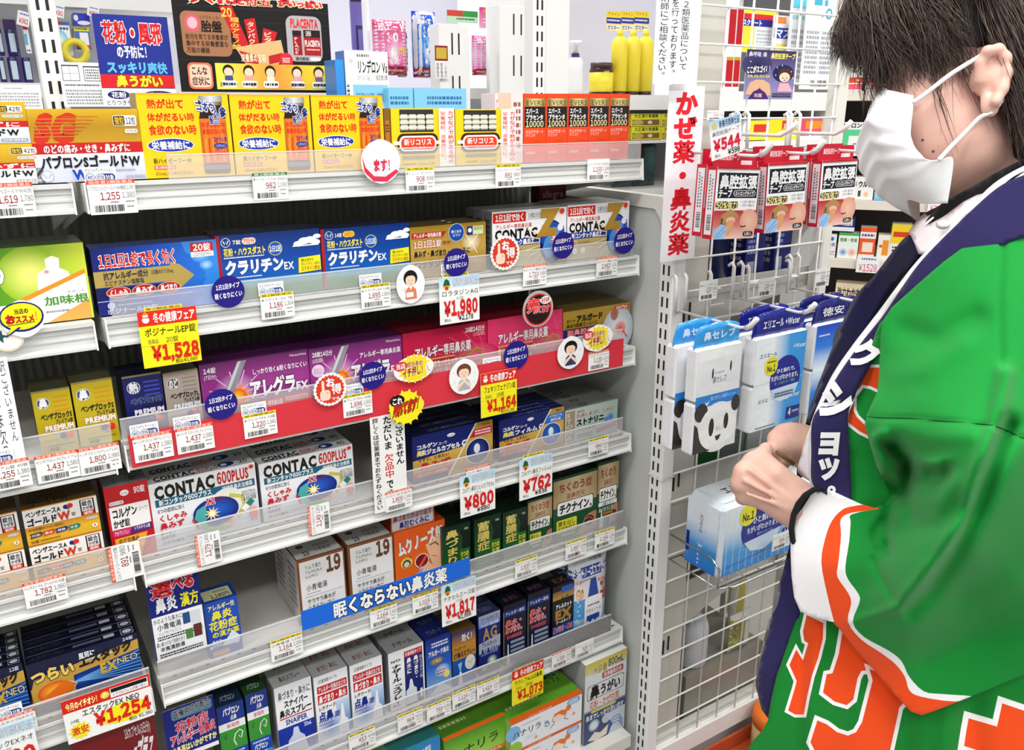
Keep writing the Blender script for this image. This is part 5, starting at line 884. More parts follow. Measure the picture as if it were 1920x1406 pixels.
def popular(p): p.O(50, 50, 49, '#b4b0a8'); p.O(50, 52, 44, '#c8282c'); p.O(50, 52, 40, '#2c1418'); p.T_(14, 20, 56, 58, '売', '#e8404a', .07, o=W_, ow=.03); p.T_(34, 42, 88, 62, 'れてます', '#e8404a', .06, o=W_, ow=.03); p.E(74, 28, 18, 11, W_); p.T_(60, 20, 88, 36, '好評', '#c8282c', .04)
disc(1009, 579, 28, D-.012, 'round red and black popular sticker above the pink carton', 'sticker', popular, name='round_sticker', base='#cfcac0')
def osusume(p): p.E(48, 44, 46, 40, '#1f2f78'); p.E(48, 43, 42, 35, '#f6ea28'); p.Q([(8, 96), (24, 66), (44, 72)], '#1f2f78'); p.Q([(14, 88), (26, 62), (38, 70)], '#f6ea28'); p.T_(34, 22, 64, 36, '当店の', K_, .04); p.T_(14, 36, 34, 60, 'お', '#c8282c', .08); p.T_(34, 40, 74, 60, 'ススメ', '#c8282c', .06); p.T_(76, 32, 84, 58, '！', '#c8282c', .05); p.L([(16, 64), (74, 60)], 2, '#4c8c2c')
disc(43, 598, 46, D-.014, 'yellow speech balloon sticker with a navy outline, on the neighbouring rack', 'sticker', osusume, ar=.9, shape='w', name='balloon_sticker')
disc(14, 632, 32, D-.012, 'white round sticker with a dark star below the speech balloon', 'sticker', lambda p: (p.O(50, 50, 48, '#e8c87a'), p.O(50, 50, 45, '#f4f2ec'), p.S(28, 46, 26, '#2c5a5c', 5, .4)), name='round_sticker')
def badge1(p): p.E(50, 50, 49, 49, '#f4f4f4'); p.Q([(4, 36), (12, 62), (32, 82), (60, 84), (88, 68), (94, 74), (64, 96), (30, 94), (8, 72)], '#d83a5c'); p.T_(30, 44, 84, 72, 'ます！', '#d83a5c', .05, o=W_, ow=.04)
disc(714, 303, 37, D-.012, 'round white and red badge on the guard of the top shelf', 'sticker', badge1, shape='w', name='round_sticker')
def person_card(hair, top, dark=False, arms=False):
    def f(p):
        p.E(50, 50, 49, 49, W_); p.E(50, 34, 24, 20, hair); p.E(50, 40, 17, 16, '#f6d8c0'); p.Q([(32, 34), (40, 22), (60, 22), (68, 34), (58, 28), (42, 28)], hair); p.R(43, 39, 46, 40.5, '#4a2c20'); p.R(54, 39, 57, 40.5, '#4a2c20'); p.L([(47, 48), (53, 48)], 1.6, '#b0483a')
        p.Q([(30, 88), (32, 64), (42, 56), (58, 56), (68, 64), (70, 88)], top); p.Q([(44, 56), (50, 64), (56, 56)], W_)
        if not arms: p.R(34, 70, 58, 82, '#f2f2f4', 2); p.O(30, 62, 5, '#f6d8c0')
        else: p.Q([(26, 74), (48, 58), (52, 64), (30, 84)], '#f6d8c0'); p.Q([(74, 74), (52, 58), (48, 64), (70, 84)], '#f6d8c0')
        for a_, b_ in ((14, 34), (84, 44), (18, 60), (80, 68)): p.R(a_, b_, a_+3, b_+2, '#8ac0d8')
    return f
disc(770, 533, 27, YS-.001, 'white card with a drawn black haired woman in an orange top', 'card', person_card('#1c1c1c', '#e08a6a'), ar=1.24, shape='w', name='picture_card')
disc(870, 706, 28, YS-.006, 'white card with a drawn brown haired woman in grey', 'card', person_card('#7c4a34', '#b8b8ba', arms=True), ar=1.08, shape='w', name='picture_card')
disc(1070, 661, 25, YS-.006, 'white card with a drawn sneezing man in a navy top', 'card', person_card('#141414', '#3c4678', arms=True), ar=1.02, shape='w', name='picture_card')
# notices standing on the shelves
def stockout(p): p.R(0, 0, 100, 100, '#f0f0ee'); p.V_(70, 2, 96, 54, '訳ございません', K_, .03); p.V_(36, 1, 62, 36, 'ただいま', K_, .03); p.V_(36, 40, 64, 66, '欠品中', '#d83428', .03); p.V_(38, 67, 60, 88, 'です', K_, .03); p.V_(6, 1, 24, 97, '詳しくは従業員までおたずねください', K_, .02)
quadpaper((693, 784), (757, 768), (702, 964), D-.0105, 'tall white out of stock notice with vertical writing and a red word', 'notice', 'paper_notice', stockout)
def sorry2(p): p.R(0, 0, 100, 100, '#eef0f2'); p.V_(62, 2, 88, 66, '訳ございません', '#2a2a2e', .0); p.V_(20, 2, 46, 80, 'ただいま欠品', '#2a2a2e', .0); p.R(30, 72, 40, 76, '#d03028'); p.R(30, 84, 40, 88, '#d03028')
quadpaper((-40, 676), (12, 668), (-2, 915), D-.0105, 'tall white out of stock notice cut by the left edge', 'notice', 'paper_notice', sorry2)
def choose(p):
    p.R(0, 0, 100, 100, '#1f2c86'); p.T_(6, 3, 48, 24, '選', '#d8303c', .06, o=W_, ow=.04); p.T_(48, 3, 92, 20, 'べる', '#d8303c', .06, o=W_, ow=.04); p.T_(12, 24, 54, 42, '鼻炎', W_, .05); p.T_(60, 25, 96, 42, '漢方', '#f2ea3c', .05)
    p.R(2, 46, 100, 100, '#eef0f2'); p.T_(4, 48, 60, 55, '水のような鼻水に', K_, .01); p.T_(10, 56, 56, 64, '小青竜湯', K_, .03); p.T_(12, 65, 54, 70, '(しょうせいりゅうとう)', K_); p.M(8, 71, 96, 77, '#333333', 2, 3); p.T_(4, 78, 60, 84, '濃い鼻汁が出て熱感を伴う', K_); p.T_(10, 85, 58, 91, '辛夷清肺湯', K_, .03); p.M(8, 93, 92, 99, '#333333', 2, 5)
    p.R(60, 50, 74, 64, '#2c5a8c'); p.R(76, 50, 94, 66, '#d8dce0'); p.R(62, 72, 76, 84, '#5a8c4a'); p.R(78, 68, 94, 84, '#6a3a34')
t = quadpaper((271, 1092), (370, 1069), (293, 1240), D+.012, 'navy and white herbal choice notice leaning at the shelf end', 'notice', 'paper_notice', choose)
def pollen2(p):
    p.R(0, 0, 100, 100, '#262f86'); p.R(16, 4, 96, 24, '#5a92b0', 6); p.T_(20, 6, 94, 22, '医療用成分配合', K_, .03, o=W_, ow=.05, rise=5); p.T_(20, 30, 86, 50, '花粉症', '#d83a5c', .05, o=W_, ow=.05, rise=5); p.T_(8, 52, 98, 72, 'アレルギー性鼻炎', '#d83a5c', .05, o=W_, ow=.05, rise=6); p.T_(8, 76, 98, 90, '点鼻薬はいかがですか', '#f2f0a0', .04, rise=5); p.R(4, 92, 100, 100, '#eef0f2')
quadpaper((303, 1336), (399, 1306), (318, 1430), D+.012, 'navy nasal spray notice leaning beside the green and blue cartons', 'notice', 'paper_notice', pollen2)
# ================================================================== notices and cartons standing behind on the top shelf
def pollen(p):
    p.R(0, 0, 100, 100, '#2b3a96'); p.T_(10, 9, 90, 38, '花粉・風邪', '#d82c34', .06, o=W_, ow=.07); p.T_(26, 41, 72, 58, 'の予防に！', W_, .04); p.T_(10, 63, 92, 79, 'スッキリ爽快', '#6ec0ea', .05); p.R(0, 81, 100, 99, '#d22a34'); p.T_(20, 82, 84, 98, '鼻うがい', '#f6ec3a', .05, o='#7a1a20', ow=.03)
quadpaper((171, 25), (311, 17), (189, 165), BACK-.05, 'blue poster with red and white pollen lettering on the top shelf', 'poster', 'poster', pollen)
def under(p): p.R(0, 0, 100, 100, '#eef0f4'); p.E(22, 34, 15, 24, '#2b2f6e'); p.T_(12, 18, 32, 50, '花粉', W_, .04); p.T_(38, 22, 48, 46, '＋', '#2b2f6e', .02); p.E(76, 34, 22, 24, '#2b2f6e'); p.T_(64, 18, 90, 50, 'ウイルス', W_, .03); p.T_(4, 62, 52, 92, 'とりつきやすい', '#333a66', .01); p.T_(56, 60, 82, 92, '上ロ', '#d03a4a', .02)
quadpaper((190, 166), (327, 156), (196, 200), BACK-.0495, 'white lower sheet of the pollen poster with violet ovals', 'poster', 'poster', under)
def nutri(p):
    p.R(0, 0, 100, 100, '#1d1b1c')
    for k in range(5): p.R(0, 10+k*14, 100, 11+k*14, '#2e2b2c')
    p.T_(10, -2, 62, 7, 'すぐれた付五', '#e8304a', .06, o='#f6e6c0', ow=.1); p.T_(66, -2, 96, 6, 'がいっぱい', '#e8304a', .06, o='#f6e6c0', ow=.1)
    p.R(4, 16, 34, 62, '#a87a5a', 4); p.E(11, 28, 4.6, 9, '#e8647a'); p.E(11, 28, 3, 6, '#f6b8c0'); p.T_(16, 20, 28, 24, '(プラセンタ)', '#22140e', 0); p.T_(16, 25, 29, 37, '胎盤', '#1a1210', .05)
    p.T_(6, 39, 32, 45, '胎児を育てる栄養素が', '#1c1410', .01); p.T_(6, 46, 32, 52, '集中する栄養豊富な', '#1c1410', .01); p.T_(6, 53, 20, 59, '万能の臓器', '#1c1410', .01)
    p.Q([(28, 10), (36, 8), (46, 54), (40, 58)], '#c8282c'); p.T_(29, 11, 36, 20, '20', '#f2c95a', .04); p.V_(34, 20, 40, 54, '種のアミノ酸', '#f2c95a', .02)
    p.Q([(43, 22), (50, 20), (52, 56), (46, 56)], '#c8282c'); p.V_(44.5, 24, 49.5, 54, 'タンパク質', '#f6dcc8', .02); p.Q([(55, 30), (64, 34), (58, 60), (52, 58)], '#c8282c'); p.V_(54.5, 34, 60.5, 57, 'ビタミン', '#f6dcc8', .02)
    p.Q([(36, 52), (66, 42), (68, 62), (62, 70), (42, 70)], '#d9b886'); p.Q([(38, 55), (50, 60), (50, 69), (42, 68)], '#c02a30'); p.T_(39, 58, 55, 67, '栄養素の宝箱', '#f8e6c8', .03, o='#8a1a20', ow=.03); p.Q([(57, 60), (66, 56), (65, 66), (57, 69)], '#c02a30')
    p.R(70, 15, 94, 65, '#b5b2b6', 5); p.T_(73, 18, 92, 28, 'PLACENTA', '#d8323a', .05); p.R(74, 31, 80, 58, '#a01c26'); p.R(74, 31, 80, 37, '#2a2022'); p.V_(75, 38, 79, 57, 'PLACE', '#f4e4e0', .02); p.R(81.5, 30, 93, 58, '#b0202a'); p.R(81.5, 30, 93, 38, '#241c1e'); p.T_(82.5, 31, 87, 37, '源', '#e6dcd0', .01); p.T_(82, 41, 92.6, 48, 'PLACENTA', '#f8e8e4', .04); p.M(83, 50, 92, 53, '#f0c0b8', 1, 3); p.T_(75, 60, 84, 64, '源内服液', '#2a2426', .02); p.R(85, 60, 92.5, 64, '#e4e2e4', 1)
    p.O(68.5, 64, 4.6, '#d8303a'); p.M(66, 61, 71, 67, '#f8d8d8', 3, 4)
    p.R(5, 69, 20, 97, '#ee7a5c', 3); p.R(6, 71, 19, 95, '#f3c9b4', 3); p.T_(7, 73, 17, 82, 'こんな', K_, .03); p.T_(7, 84, 18, 93, '症状に', K_, .03); p.G(22, 69, 98, 97, ['#e8e25a', '#ef9a4a', '#e8e23a'], v=False)
    for x, hc, sc in ((30, '#1c1c1c', '#4a5a8a'), (43, '#2a1c14', '#e8a4a0'), (57, '#1c1c1c', '#f4dcc8'), (75, '#3a2416', '#d8a8b8'), (90, '#2a2a22', '#8a6a8a')):
        p.E(x, 77, 3.6, 6.6, hc); p.E(x, 78.5, 2.8, 5, '#f6d2b8'); p.R(x-2.6, 82, x+2.6, 88, sc, 1); p.R(x-5, 87.5, x+5, 95, W_, 1.5); p.M(x-4.2, 89, x+4.4, 93.5, '#333333', 1, int(x))
    p.T_(24, 89, 35.5, 94, '風邪をひきやすい', K_); p.T_(38, 89, 48, 94, 'ハードな疲れ', K_); p.T_(70, 89, 80, 94, '寝起きが悪い', K_); p.T_(86, 89, 95, 94, '食欲がない', K_)
quadpaper((319, -12), (613, -14), (338, 172), BACK-.06, 'large black drink poster with a beige label and row of small drawn people', 'poster', 'poster', nutri)
def leaf(p): p.R(0, 0, 100, 100, '#eff0f2'); p.R(6, 6, 46, 42, '#3a3e42'); p.R(7.5, 9, 44.5, 40.5, '#eff0f2'); p.L([(8, 25), (44, 25)], .8, '#555555'); p.L([(24, 9), (24, 40)], .8, '#555555'); p.R(56, 8, 98, 42, '#3a3e42'); p.R(57.5, 11, 97, 40.5, '#eff0f2'); p.M(60, 14, 92, 38, '#77797c', 4, 3); p.M(8, 48, 90, 54, '#66686c', 1, 3); p.M(8, 60, 96, 96, '#a0a2a8', 5, 7)
quadpaper((108, 116), (188, 112), (114, 200), BACK-.045, 'white leaflet sheets with small framed drawings beside the back post', 'leaflet', 'leaflet', leaf)
quadpaper((-40, 158), (73, 153), (-30, 205), BACK-.045, 'white leaflet sheet with fine print at the left edge', 'leaflet', 'leaflet', lambda p: (p.R(0, 0, 100, 100, '#eff0f2'), p.M(40, 12, 70, 18, '#77797c', 1, 3), p.M(30, 30, 96, 92, '#a4a6ac', 5, 7)))
def rind(p): p.R(0, 0, 100, 100, '#f1f2f4'); p.R(0, 18, 9, 100, '#dfe6ee'); p.B(2, 30, 8, 52, v=True, n=12); p.O(14, 9, 4.5, '#c9ccd2'); p.M(28, 2, 56, 6, '#77797c', 1, 4); p.T_(28, 8, 98, 20, 'リンデロン Vs', '#2a3038', .03); p.T_(28, 21, 56, 26, 'ローション 10g', '#6a6e74'); p.T_(70, 21, 98, 26, '指定第2類', '#6a6e74'); p.R(16, 30, 98, 48, '#8cc8ea'); p.T_(22, 37, 92, 45, '有毛部などの湿疹、皮膚炎に', '#1f4a78', .01); p.R(16, 49, 98, 66, '#8cc8ea'); p.R(17.5, 50, 97, 65, '#f4f5f7'); p.O(25, 58, 4.6, '#c88a86'); p.M(36, 54, 94, 60, '#a8acb4', 1, 4); p.R(30, 70, 34, 73, '#d84a5c'); p.M(38, 70, 84, 73, '#c0c2c8', 1, 5); p.R(90, 90, 98, 100, '#2a6ac0')
Yr = BACK-.14
def carty(tl, tr, bl, Y, label, d, side, front, top=None, name='medicine_box', group=None):
    a, b, c = at(*tl, Y), at(*tr, Y), at(*bl, Y); return carton(label, b[0]-a[0], a[2]-c[2], d, side, front, top, None, (a[0], Y, c[2]), 0, group, 1, name=name)
zt = deck(1)
def standb(tl, tr, Y, label, d, side, front, top=None):
    a, b = at(*tl, Y), at(*tr, Y); return carton(label, b[0]-a[0], (a[2]+b[2])/2-zt, d, side, front, top, None, (a[0], Y, zt), 0)
standb((645, 97), (726, 95), Yr, 'tall white lotion carton with a light blue panel behind the tonic cartons', .04, '#4a8ccc', rind)
standb((628, 112), (644, 112), Yr+.002, 'thin bright blue carton edge beside the white lotion carton', .05, '#2f7fd0', lambda p: p.G(0, 0, 100, 100, ['#3f9ae0', '#2f7fd0']))
standb((728, 166), (774, 164), Yr-.02, 'light blue carton behind the window cartons, left one', .06, '#7fc3e6', lambda p: (p.R(0, 0, 100, 100, '#86c8ea'), p.R(8, 42, 70, 100, '#dde4ea'), p.M(6, 10, 80, 24, '#3a7ab0', 2, 4)))
standb((776, 165), (874, 166), Yr-.02, 'light blue carton behind the window cartons, right one', .06, '#7fc3e6', lambda p: (p.R(0, 0, 100, 100, '#86c8ea'), p.R(24, 36, 94, 100, '#e6e8ea'), p.M(28, 44, 90, 70, '#d08a90', 3, 4), p.M(24, 10, 90, 24, '#3a7ab0', 2, 4)))
for k, (l, r_) in enumerate(((928, 950), (952, 975))): standb((l, 175), (r_, 175), Yr-.02, 'white and pink small carton behind the window cartons, %s one' % ('left', 'right')[k], .05, '#ecd4d4', lambda p: (p.R(0, 0, 100, 100, '#f0e4e6'), p.R(10, 10, 90, 90, '#e89aa0'), p.R(14, 14, 86, 86, '#f2ecee'), p.M(20, 20, 80, 60, '#9a7a80', 4, 3)))
# ================================================================== the rack across the next aisle
OY = 2.25
orx = empty('opposite_rack', 'white rack across the next aisle, seen above the top shelf', 'rack', (0, OY, 0))
oz = EYE+.0
zA = at(1200, 178, OY)[2]; zB = at(1200, 206, OY)[2]; zc = at(40, 155, OY)[2]
MB().box(-.6, .42, 0, 2.42, .45, EYE+.75).build('back_board', mat('pale_lilac_board', '#c9c8d6', rough=.5), orx)
MB().box(1.55, -.004, zB, 2.42, .42, zA).build('shelf_board', M_WHITE, orx); MB().box(-.6, -.0, zc-.03, 1.5, .42, zc).build('shelf_board', M_WHITE, orx)
MB().box(-.6, -.0, at(40, 8, OY)[2], .55, .42, at(40, 8, OY)[2]+.03).build('shelf_board', M_WHITE, orx)
MB().box(-.6, .0, 0, 2.42, .42, .12).build('plinth', M_WHITE, orx)
for zq in (EYE-.3, EYE-.62, EYE-.95): MB().box(-.6, 0, zq, 2.42, .42, zq+.03).build('shelf_board', M_WHITE, orx)
for s in (-.6, 1.52, 2.42): MB().box(s-.01, 0, 0, s+.01, .45, EYE+.75).build('upright', M_WHITE, orx)
LIL = mat('violet_board', '#7a6cae', rough=.5)
def block(name, label, cat, a, b, Y, d, mt, col=None, front=None, group=None, bev=.002):
    p0, p1 = at(*a, Y), at(*b, Y); W, H = p1[0]-p0[0], p0[2]-p1[2]; t = empty(name, label, cat, (p0[0], Y, p1[2]), group=group)
    MB().box(0, 0, 0, W, d, H).build('body', mt, t, col=col, bevel=bev)
    if front: p = PR(W, H); front(p); link('front_print', p.mesh('front_print'), t)
    return t
block('display_board', 'violet display board with a black bracket drawing behind the cans', 'board', (4, 36), (48, 156), OY+.14, .01, LIL, None, lambda p: (p.R(0, 0, 100, 100, '#6f5a92'), p.L([(50, 22), (56, 70)], 4, '#16141c'), p.R(44, 44, 90, 50, '#16141c'), p.R(44, 50, 50, 72, '#16141c')))
block('display_board', 'violet display board beside the black drink poster', 'board', (655, -30), (682, 94), OY+.1, .01, LIL, None, lambda p: (p.R(0, 0, 100, 100, '#7a6cb4'), p.R(0, 0, 100, 26, '#1c1a40'), p.R(36, 62, 100, 68, '#2a2660'), p.R(36, 68, 56, 100, '#2a2660')))
block('display_board', 'plain white board above the tonic cartons', 'board', (684, -30), (700, 175), OY+.05, .02, M_WHITE)
for r_ in range(2):
    for k in range(3 if r_ == 0 else 2):
        x0, x1 = ((0, 17), (18, 43), (45, 68))[k]; y0, y1 = ((127, 154), (94, 126))[r_]
        p0, p1 = at(x0, y0, OY), at(x1, y1, OY); R_ = (p1[0]-p0[0])/2*.98; z1 = zc+(2-r_)*0; zb = zc+(.0 if r_ == 0 else .058); H = .055
        t = empty('drink_can', 'blue and silver can, %s in the %s row at the left edge' % (('left', 'middle', 'right')[k], ('bottom', 'upper')[r_]), 'can', ((p0[0]+p1[0])/2, OY+.05, zb), group='blue and silver cans')
        MB().lathe([(R_*.9, 0), (R_, .004), (R_, H-.006), (R_*.9, H-.001), (R_*.88, H)], 0, 0, 18).build('can_body', mat('navy_lacquer', '#1c2866', rough=.25), t)
        pl = []; 
        m_ = MB(); n = 8
        for q in range(n+1):
            a_ = math.radians(-120+q*75/n); pl.append((R_*1.012*math.cos(a_), R_*1.012*math.sin(a_)))
        m_.add([(x, y, .008) for x, y in pl]+[(x, y, H-.008) for x, y in pl], [(i, i+1, n+2+i, n+1+i) for i in range(n)], True); m_.build('can_label', M_PAPER, t, col='#c4d4e4')
def yen(p): p.R(0, 0, 100, 100, '#f2f2f4'); p.M(20, 10, 90, 30, '#5a6ab0', 1, 4); p.T_(16, 50, 90, 84, '¥362', '#d03a4a', .03)
quadpaper((26, 17), (50, 22), (26, 45), OY-.01, 'small white price card tilted above the cans', 'price card', 'price_card', yen, tilt=.25)
quadpaper((97, 6), (116, 8), (97, 30), OY-.01, 'small white price card right of the back post', 'price card', 'price_card', yen, tilt=.2)
quadpaper((160, 8), (182, 10), (160, 28), OY-.01, 'small white price card above the pollen poster', 'price card', 'price_card', yen, tilt=.2)
block('medicine_box', 'white cyan and red carton, between back post and violet board', 'box', (42, 48), (60, 100), OY+.02, .05, M_PRINT, '#f0f0f2', lambda p: (p.R(0, 0, 100, 100, '#eef2f4'), p.R(0, 2, 100, 14, '#c83a4a'), p.R(0, 30, 60, 70, '#6ac0e0'), p.M(10, 85, 90, 95, '#555a88', 1, 3)))
block('medicine_box', 'white and sky blue carton right of the back post', 'box', (98, 40), (138, 104), OY+.02, .05, M_PRINT, '#f0f0f2', lambda p: (p.R(0, 0, 100, 100, '#f0f2f4'), p.R(0, 0, 50, 10, '#d83a4a'), p.R(50, 0, 100, 10, '#4a7ab8'), p.M(4, 14, 90, 26, '#3a4a98', 1, 3), p.E(40, 55, 40, 30, '#f6f2ec', c2='#78ccea'), p.M(10, 84, 60, 94, '#3a3a70', 1, 5)))
block('medicine_box', 'white blue and red carton with a yellow strip beside the poster', 'box', (138, 50), (172, 94), OY+.02, .06, M_PRINT, '#e8ecf2', lambda p: (p.R(0, 0, 100, 100, '#5a7ac0'), p.R(0, 0, 100, 18, '#ece84a'), p.M(6, 3, 90, 14, '#3a5a2c', 1, 4), p.R(32, 24, 90, 78, '#f4f4f6'), p.R(0, 80, 100, 92, '#d8303c')))
block('foil_pack', 'blue and white foil pack beside the poster', 'pack', (136, 24), (170, 48), OY+.01, .04, M_FILM, '#2c3cc0', lambda p: (p.R(0, 0, 100, 100, '#2a3cc8'), p.E(16, 40, 14, 26, '#e8ecf4'), p.E(60, 80, 40, 18, '#e8ecf4')))
for k, (l, r_) in enumerate(((134, 156), (158, 178), (182, 200), (202, 222), (224, 244))):
    block('wrapped_pack', 'pale cyan wrapped pack on the upper shelf, number %s from the back post' % ('one', 'two', 'three', 'four', 'five')[k], 'pack', (l, -8), (r_, 17), OY+.05, .05, M_FILM, '#c8e8f0', lambda p: (p.G(0, 0, 100, 100, ['#e6f2f6', '#a8d8ea']), p.M(20, 40, 80, 60, '#e88a8a', 1, 3)), group='pale cyan wrapped packs')
t = empty('tape_roll', 'yellow tape roll below the sky blue carton', 'tape', tuple(at(142, 97, OY)))
MB().tube([(0.022*math.cos(a_), .0, .022*math.sin(a_)) for a_ in np.linspace(0, 2*math.pi, 17)], .008, 8, False).build('roll', mat('yellow_tape', '#e8d83a', rough=.4), t)
# hanging bags
def bag(a, b, label, c0, c1, deep, dx=.0):
    p0, p1 = at(*a, OY-.0), at(*b, OY-.0)
    pouch(label, p1[0]-p0[0], p0[2]-p1[2], .05, lambda p: (p.G(0, 0, 100, 100, [c0, c1, c0]), p.R(0, 84, 100, 100, '#a81c28'), p.T_(10, 6, 90, 20, '肌ガード', W_, .05), p.T_(30, 24, 66, 40, '30', W_, .06), p.E(50, 60, 24, 26, '#f2f2f4', c2=c1), p.Q([(44, 48), (56, 48), (64, 80), (36, 80)], '#f4f4f6'), p.T_(60, 48, 92, 60, 'S', '#f0d84a', .03), p.M(10, 88, 80, 94, '#f0d0c8', 1, 3)), (p0[0], OY-.02+dx, p1[2]), name='hanging_bag', cat='bag', wav=.002)
bag((698, 36), (765, 142), 'pink and white glossy bag hanging across the aisle', '#d0286c', '#f08ac0', 0)
bag((772, 20), (820, 146), 'blue and white glossy bag hanging across the aisle', '#1c3cc8', '#3a9ae8', 0)
bag((752, 40), (772, 144), 'dark glossy bag edge between the pink and blue bags', '#1c2430', '#3a4a5c', 0, .03)
bag((886, 66), (932, 142), 'pink glossy bag behind the wire frame', '#d83a9a', '#f2b8dc', 0)
block('header_card', 'green header card above the slotted white box', 'card', (838, 18), (896, 44), OY, .004, M_PAPER, '#8cd890', lambda p: (p.R(0, 0, 100, 100, '#c4ecc8'), p.R(0, 0, 50, 50, '#d84a3c'), p.R(50, 0, 100, 50, '#3aa84a'), p.M(30, 60, 90, 80, '#2a3a30', 1, 3)))
block('header_card', 'magenta header card beside the green one', 'card', (899, 13), (932, 54), OY, .004, M_PAPER, '#e0389a', lambda p: (p.G(0, 0, 100, 100, ['#e0389a', '#f4b8d8']), p.R(20, 8, 80, 26, '#f0a03a'), p.T_(14, 50, 90, 78, '二次', W_, .05)))
def wbox(a, b, label, s=.0):
    p0, p1 = at(*a, 1.95), at(*b, 1.95); t = empty('slotted_box', label, 'display box', (p0[0], 1.95, 0)); W, H = p1[0]-p0[0], p0[2]
    MB().box(0, 0, 0, W, .05, H).build('box_body', M_WHITE, t, bevel=.001); m_ = MB()
    for u in (.4, .62):
        for v in (.07, .17): m_.box(W*u, -.0008, H-v, W*u+.004, .0002, H-v+.05)
    prop(m_.build('slot', M_SLOT, t), kind='stuff')
wbox((822, 44), (882, 176), 'white slotted end box beside the blue bag'); wbox((936, 8), (999, 178), 'white slotted end box left of the back post')
quadpaper((815, 85), (839, 80), (818, 147), 1.94, 'small white notice with a gold and red square and vertical writing', 'notice', 'paper_notice', lambda p: (p.R(0, 0, 100, 100, '#f2f2f2'), p.R(0, 0, 100, 46, '#9a2c30'), p.R(10, 6, 92, 40, '#d0b84a'), p.V_(70, 52, 92, 98, 'この表示', K_), p.V_(38, 52, 60, 98, '禁忌事項', K_), p.V_(8, 52, 30, 98, '登録販売', K_)))
block('white_cabinet', 'plain white cabinet end right of the back post', 'cabinet', (1024, -40), (1066, 178), OY-.34, .3, M_WHITE)
# items on the shelf right of the orange cartons
def jar(px, y0, y1, R_, label, prof, mats, Y=OY+.08, z0=None, group=None, name='bottle', cat='bottle'):
    p0 = at(px, y0, Y); p1 = at(px, y1, Y); H = p0[2]-(z0 or p1[2]); t = empty(name, label, cat, (p0[0], Y, z0 or p1[2]), group=group)
    for nm_, pr_, m_ in zip(('body', 'cap', 'label_band'), prof, mats): MB().lathe([(r_*R_, z_*H) for r_, z_ in pr_], 0, 0, 20).build(nm_, m_, t)
    return t
YEL = mat('yellow_print', '#f2dc3a', rough=.4); BRN = mat('brown_glass', '#3a2018', rough=.15); WP = mat('white_plastic', '#f2f2f4', rough=.3)
for k, px in enumerate((1163, 1188, 1212)):
    jar(px, 56, 172, .028, 'tall yellow wrapped bottle, %s of three above the shelf band' % ('left', 'middle', 'right')[k], ([(.95, 0), (.95, .06)], [(.35, .9), (.35, 1), (.3, 1)], [(1, .06), (1, .78), (.85, .84), (.5, .9)]), (BRN, YEL, YEL), z0=zA, group='tall yellow wrapped bottles')
jar(1128, 118, 172, .04, 'brown jar with a yellow label beside the yellow bottles', ([(1, 0), (1, .8), (.9, .84)], [(.92, .84), (.92, 1), (.85, 1)], [(1.01, .1), (1.01, .7)]), (BRN, mat('dark_cap', '#4a2f2c', rough=.4), YEL), z0=zA)
jar(1079, 100, 172, .026, 'white pump bottle with a dark blue collar', ([(1, 0), (1, .8), (.7, .9)], [(.3, .9), (.3, 1.2), (.75, 1.22), (.75, 1.3)], [(.5, .88), (.5, 1.0)]), (WP, WP, mat('navy_collar', '#1c2450', rough=.4)), z0=zA)
for k, (l, r_) in enumerate(((1146, 1172), (1174, 1196), (1198, 1224))):
    block('header_card', 'yellow and blue card above the yellow bottles, %s of three' % ('left', 'middle', 'right')[k], 'card', (l-8, 20), (r_-8, 60), OY+.12, .004, M_PAPER, '#f0dc3a', lambda p: (p.R(0, 0, 100, 100, '#f4e23a'), p.T_(6, 4, 90, 24, 'ファイン', '#c8485a', .02), p.R(0, 32, 100, 60, '#2438b0'), p.M(6, 38, 90, 52, '#f2f2f6', 1, 3), p.R(0, 66, 100, 96, '#f0f0f4'), p.T_(6, 70, 90, 92, 'ガスター', '#2438b0', .03)), group='yellow and blue header cards')
zy = at(1200, 262, OY+.02)[2]
MB().box(1.55, .01, zy-.012, 2.41, .42, zy-.002).build('shelf_board', M_WHITE, orx)
for r_ in range(2):
    for k, (l, q) in enumerate(((1184, 1238), (1240, 1294))):
        a = at(l, 236+13*r_, OY+.02); b = at(q, 236+13*r_, OY+.02)
        block('medicine_box', 'yellow and brown stomach remedy carton, %s row %s' % (('upper', 'lower')[r_], ('beside the orange cartons', 'by the red lettered sign')[k]), 'box', (l, 213+25*r_), (q, 236+25*r_), OY+.02, .08, M_PRINT, '#e4d22c', lambda p: (p.R(0, 0, 100, 100, '#ece63a'), p.T_(10, 4, 92, 34, '大正漢方胃腸薬', K_, .04), p.R(4, 48, 96, 92, '#8a6a3c'), p.E(22, 70, 20, 20, '#c8b45a'), p.E(64, 70, 8, 14, '#e6dcc8')), group='yellow and brown stomach remedy cartons', bev=.0008)
for k, (l, q) in enumerate(((1182, 1216), (1220, 1256))):
    a = at(l, 262, OY); b = at(q, 350, OY)
    pouch('dark green glossy pouch, %s of two under the yellow cartons' % ('left', 'right')[k], b[0]-a[0], a[2]-b[2], .05, lambda p: (p.R(0, 0, 100, 100, '#0c3c3c'), p.E(60, 40, 26, 30, '#2a6a6e', c2='#0e4444')), (a[0], OY+.06, b[2]), group='dark green glossy pouches', side='#0c3434', cat='pouch', name='green_pouch')
zg = at(1200, 350, OY+.06)[2]; MB().box(1.55, .01, zg-.03, 2.41, .42, zg-.002).build('shelf_board', M_WHITE, orx)
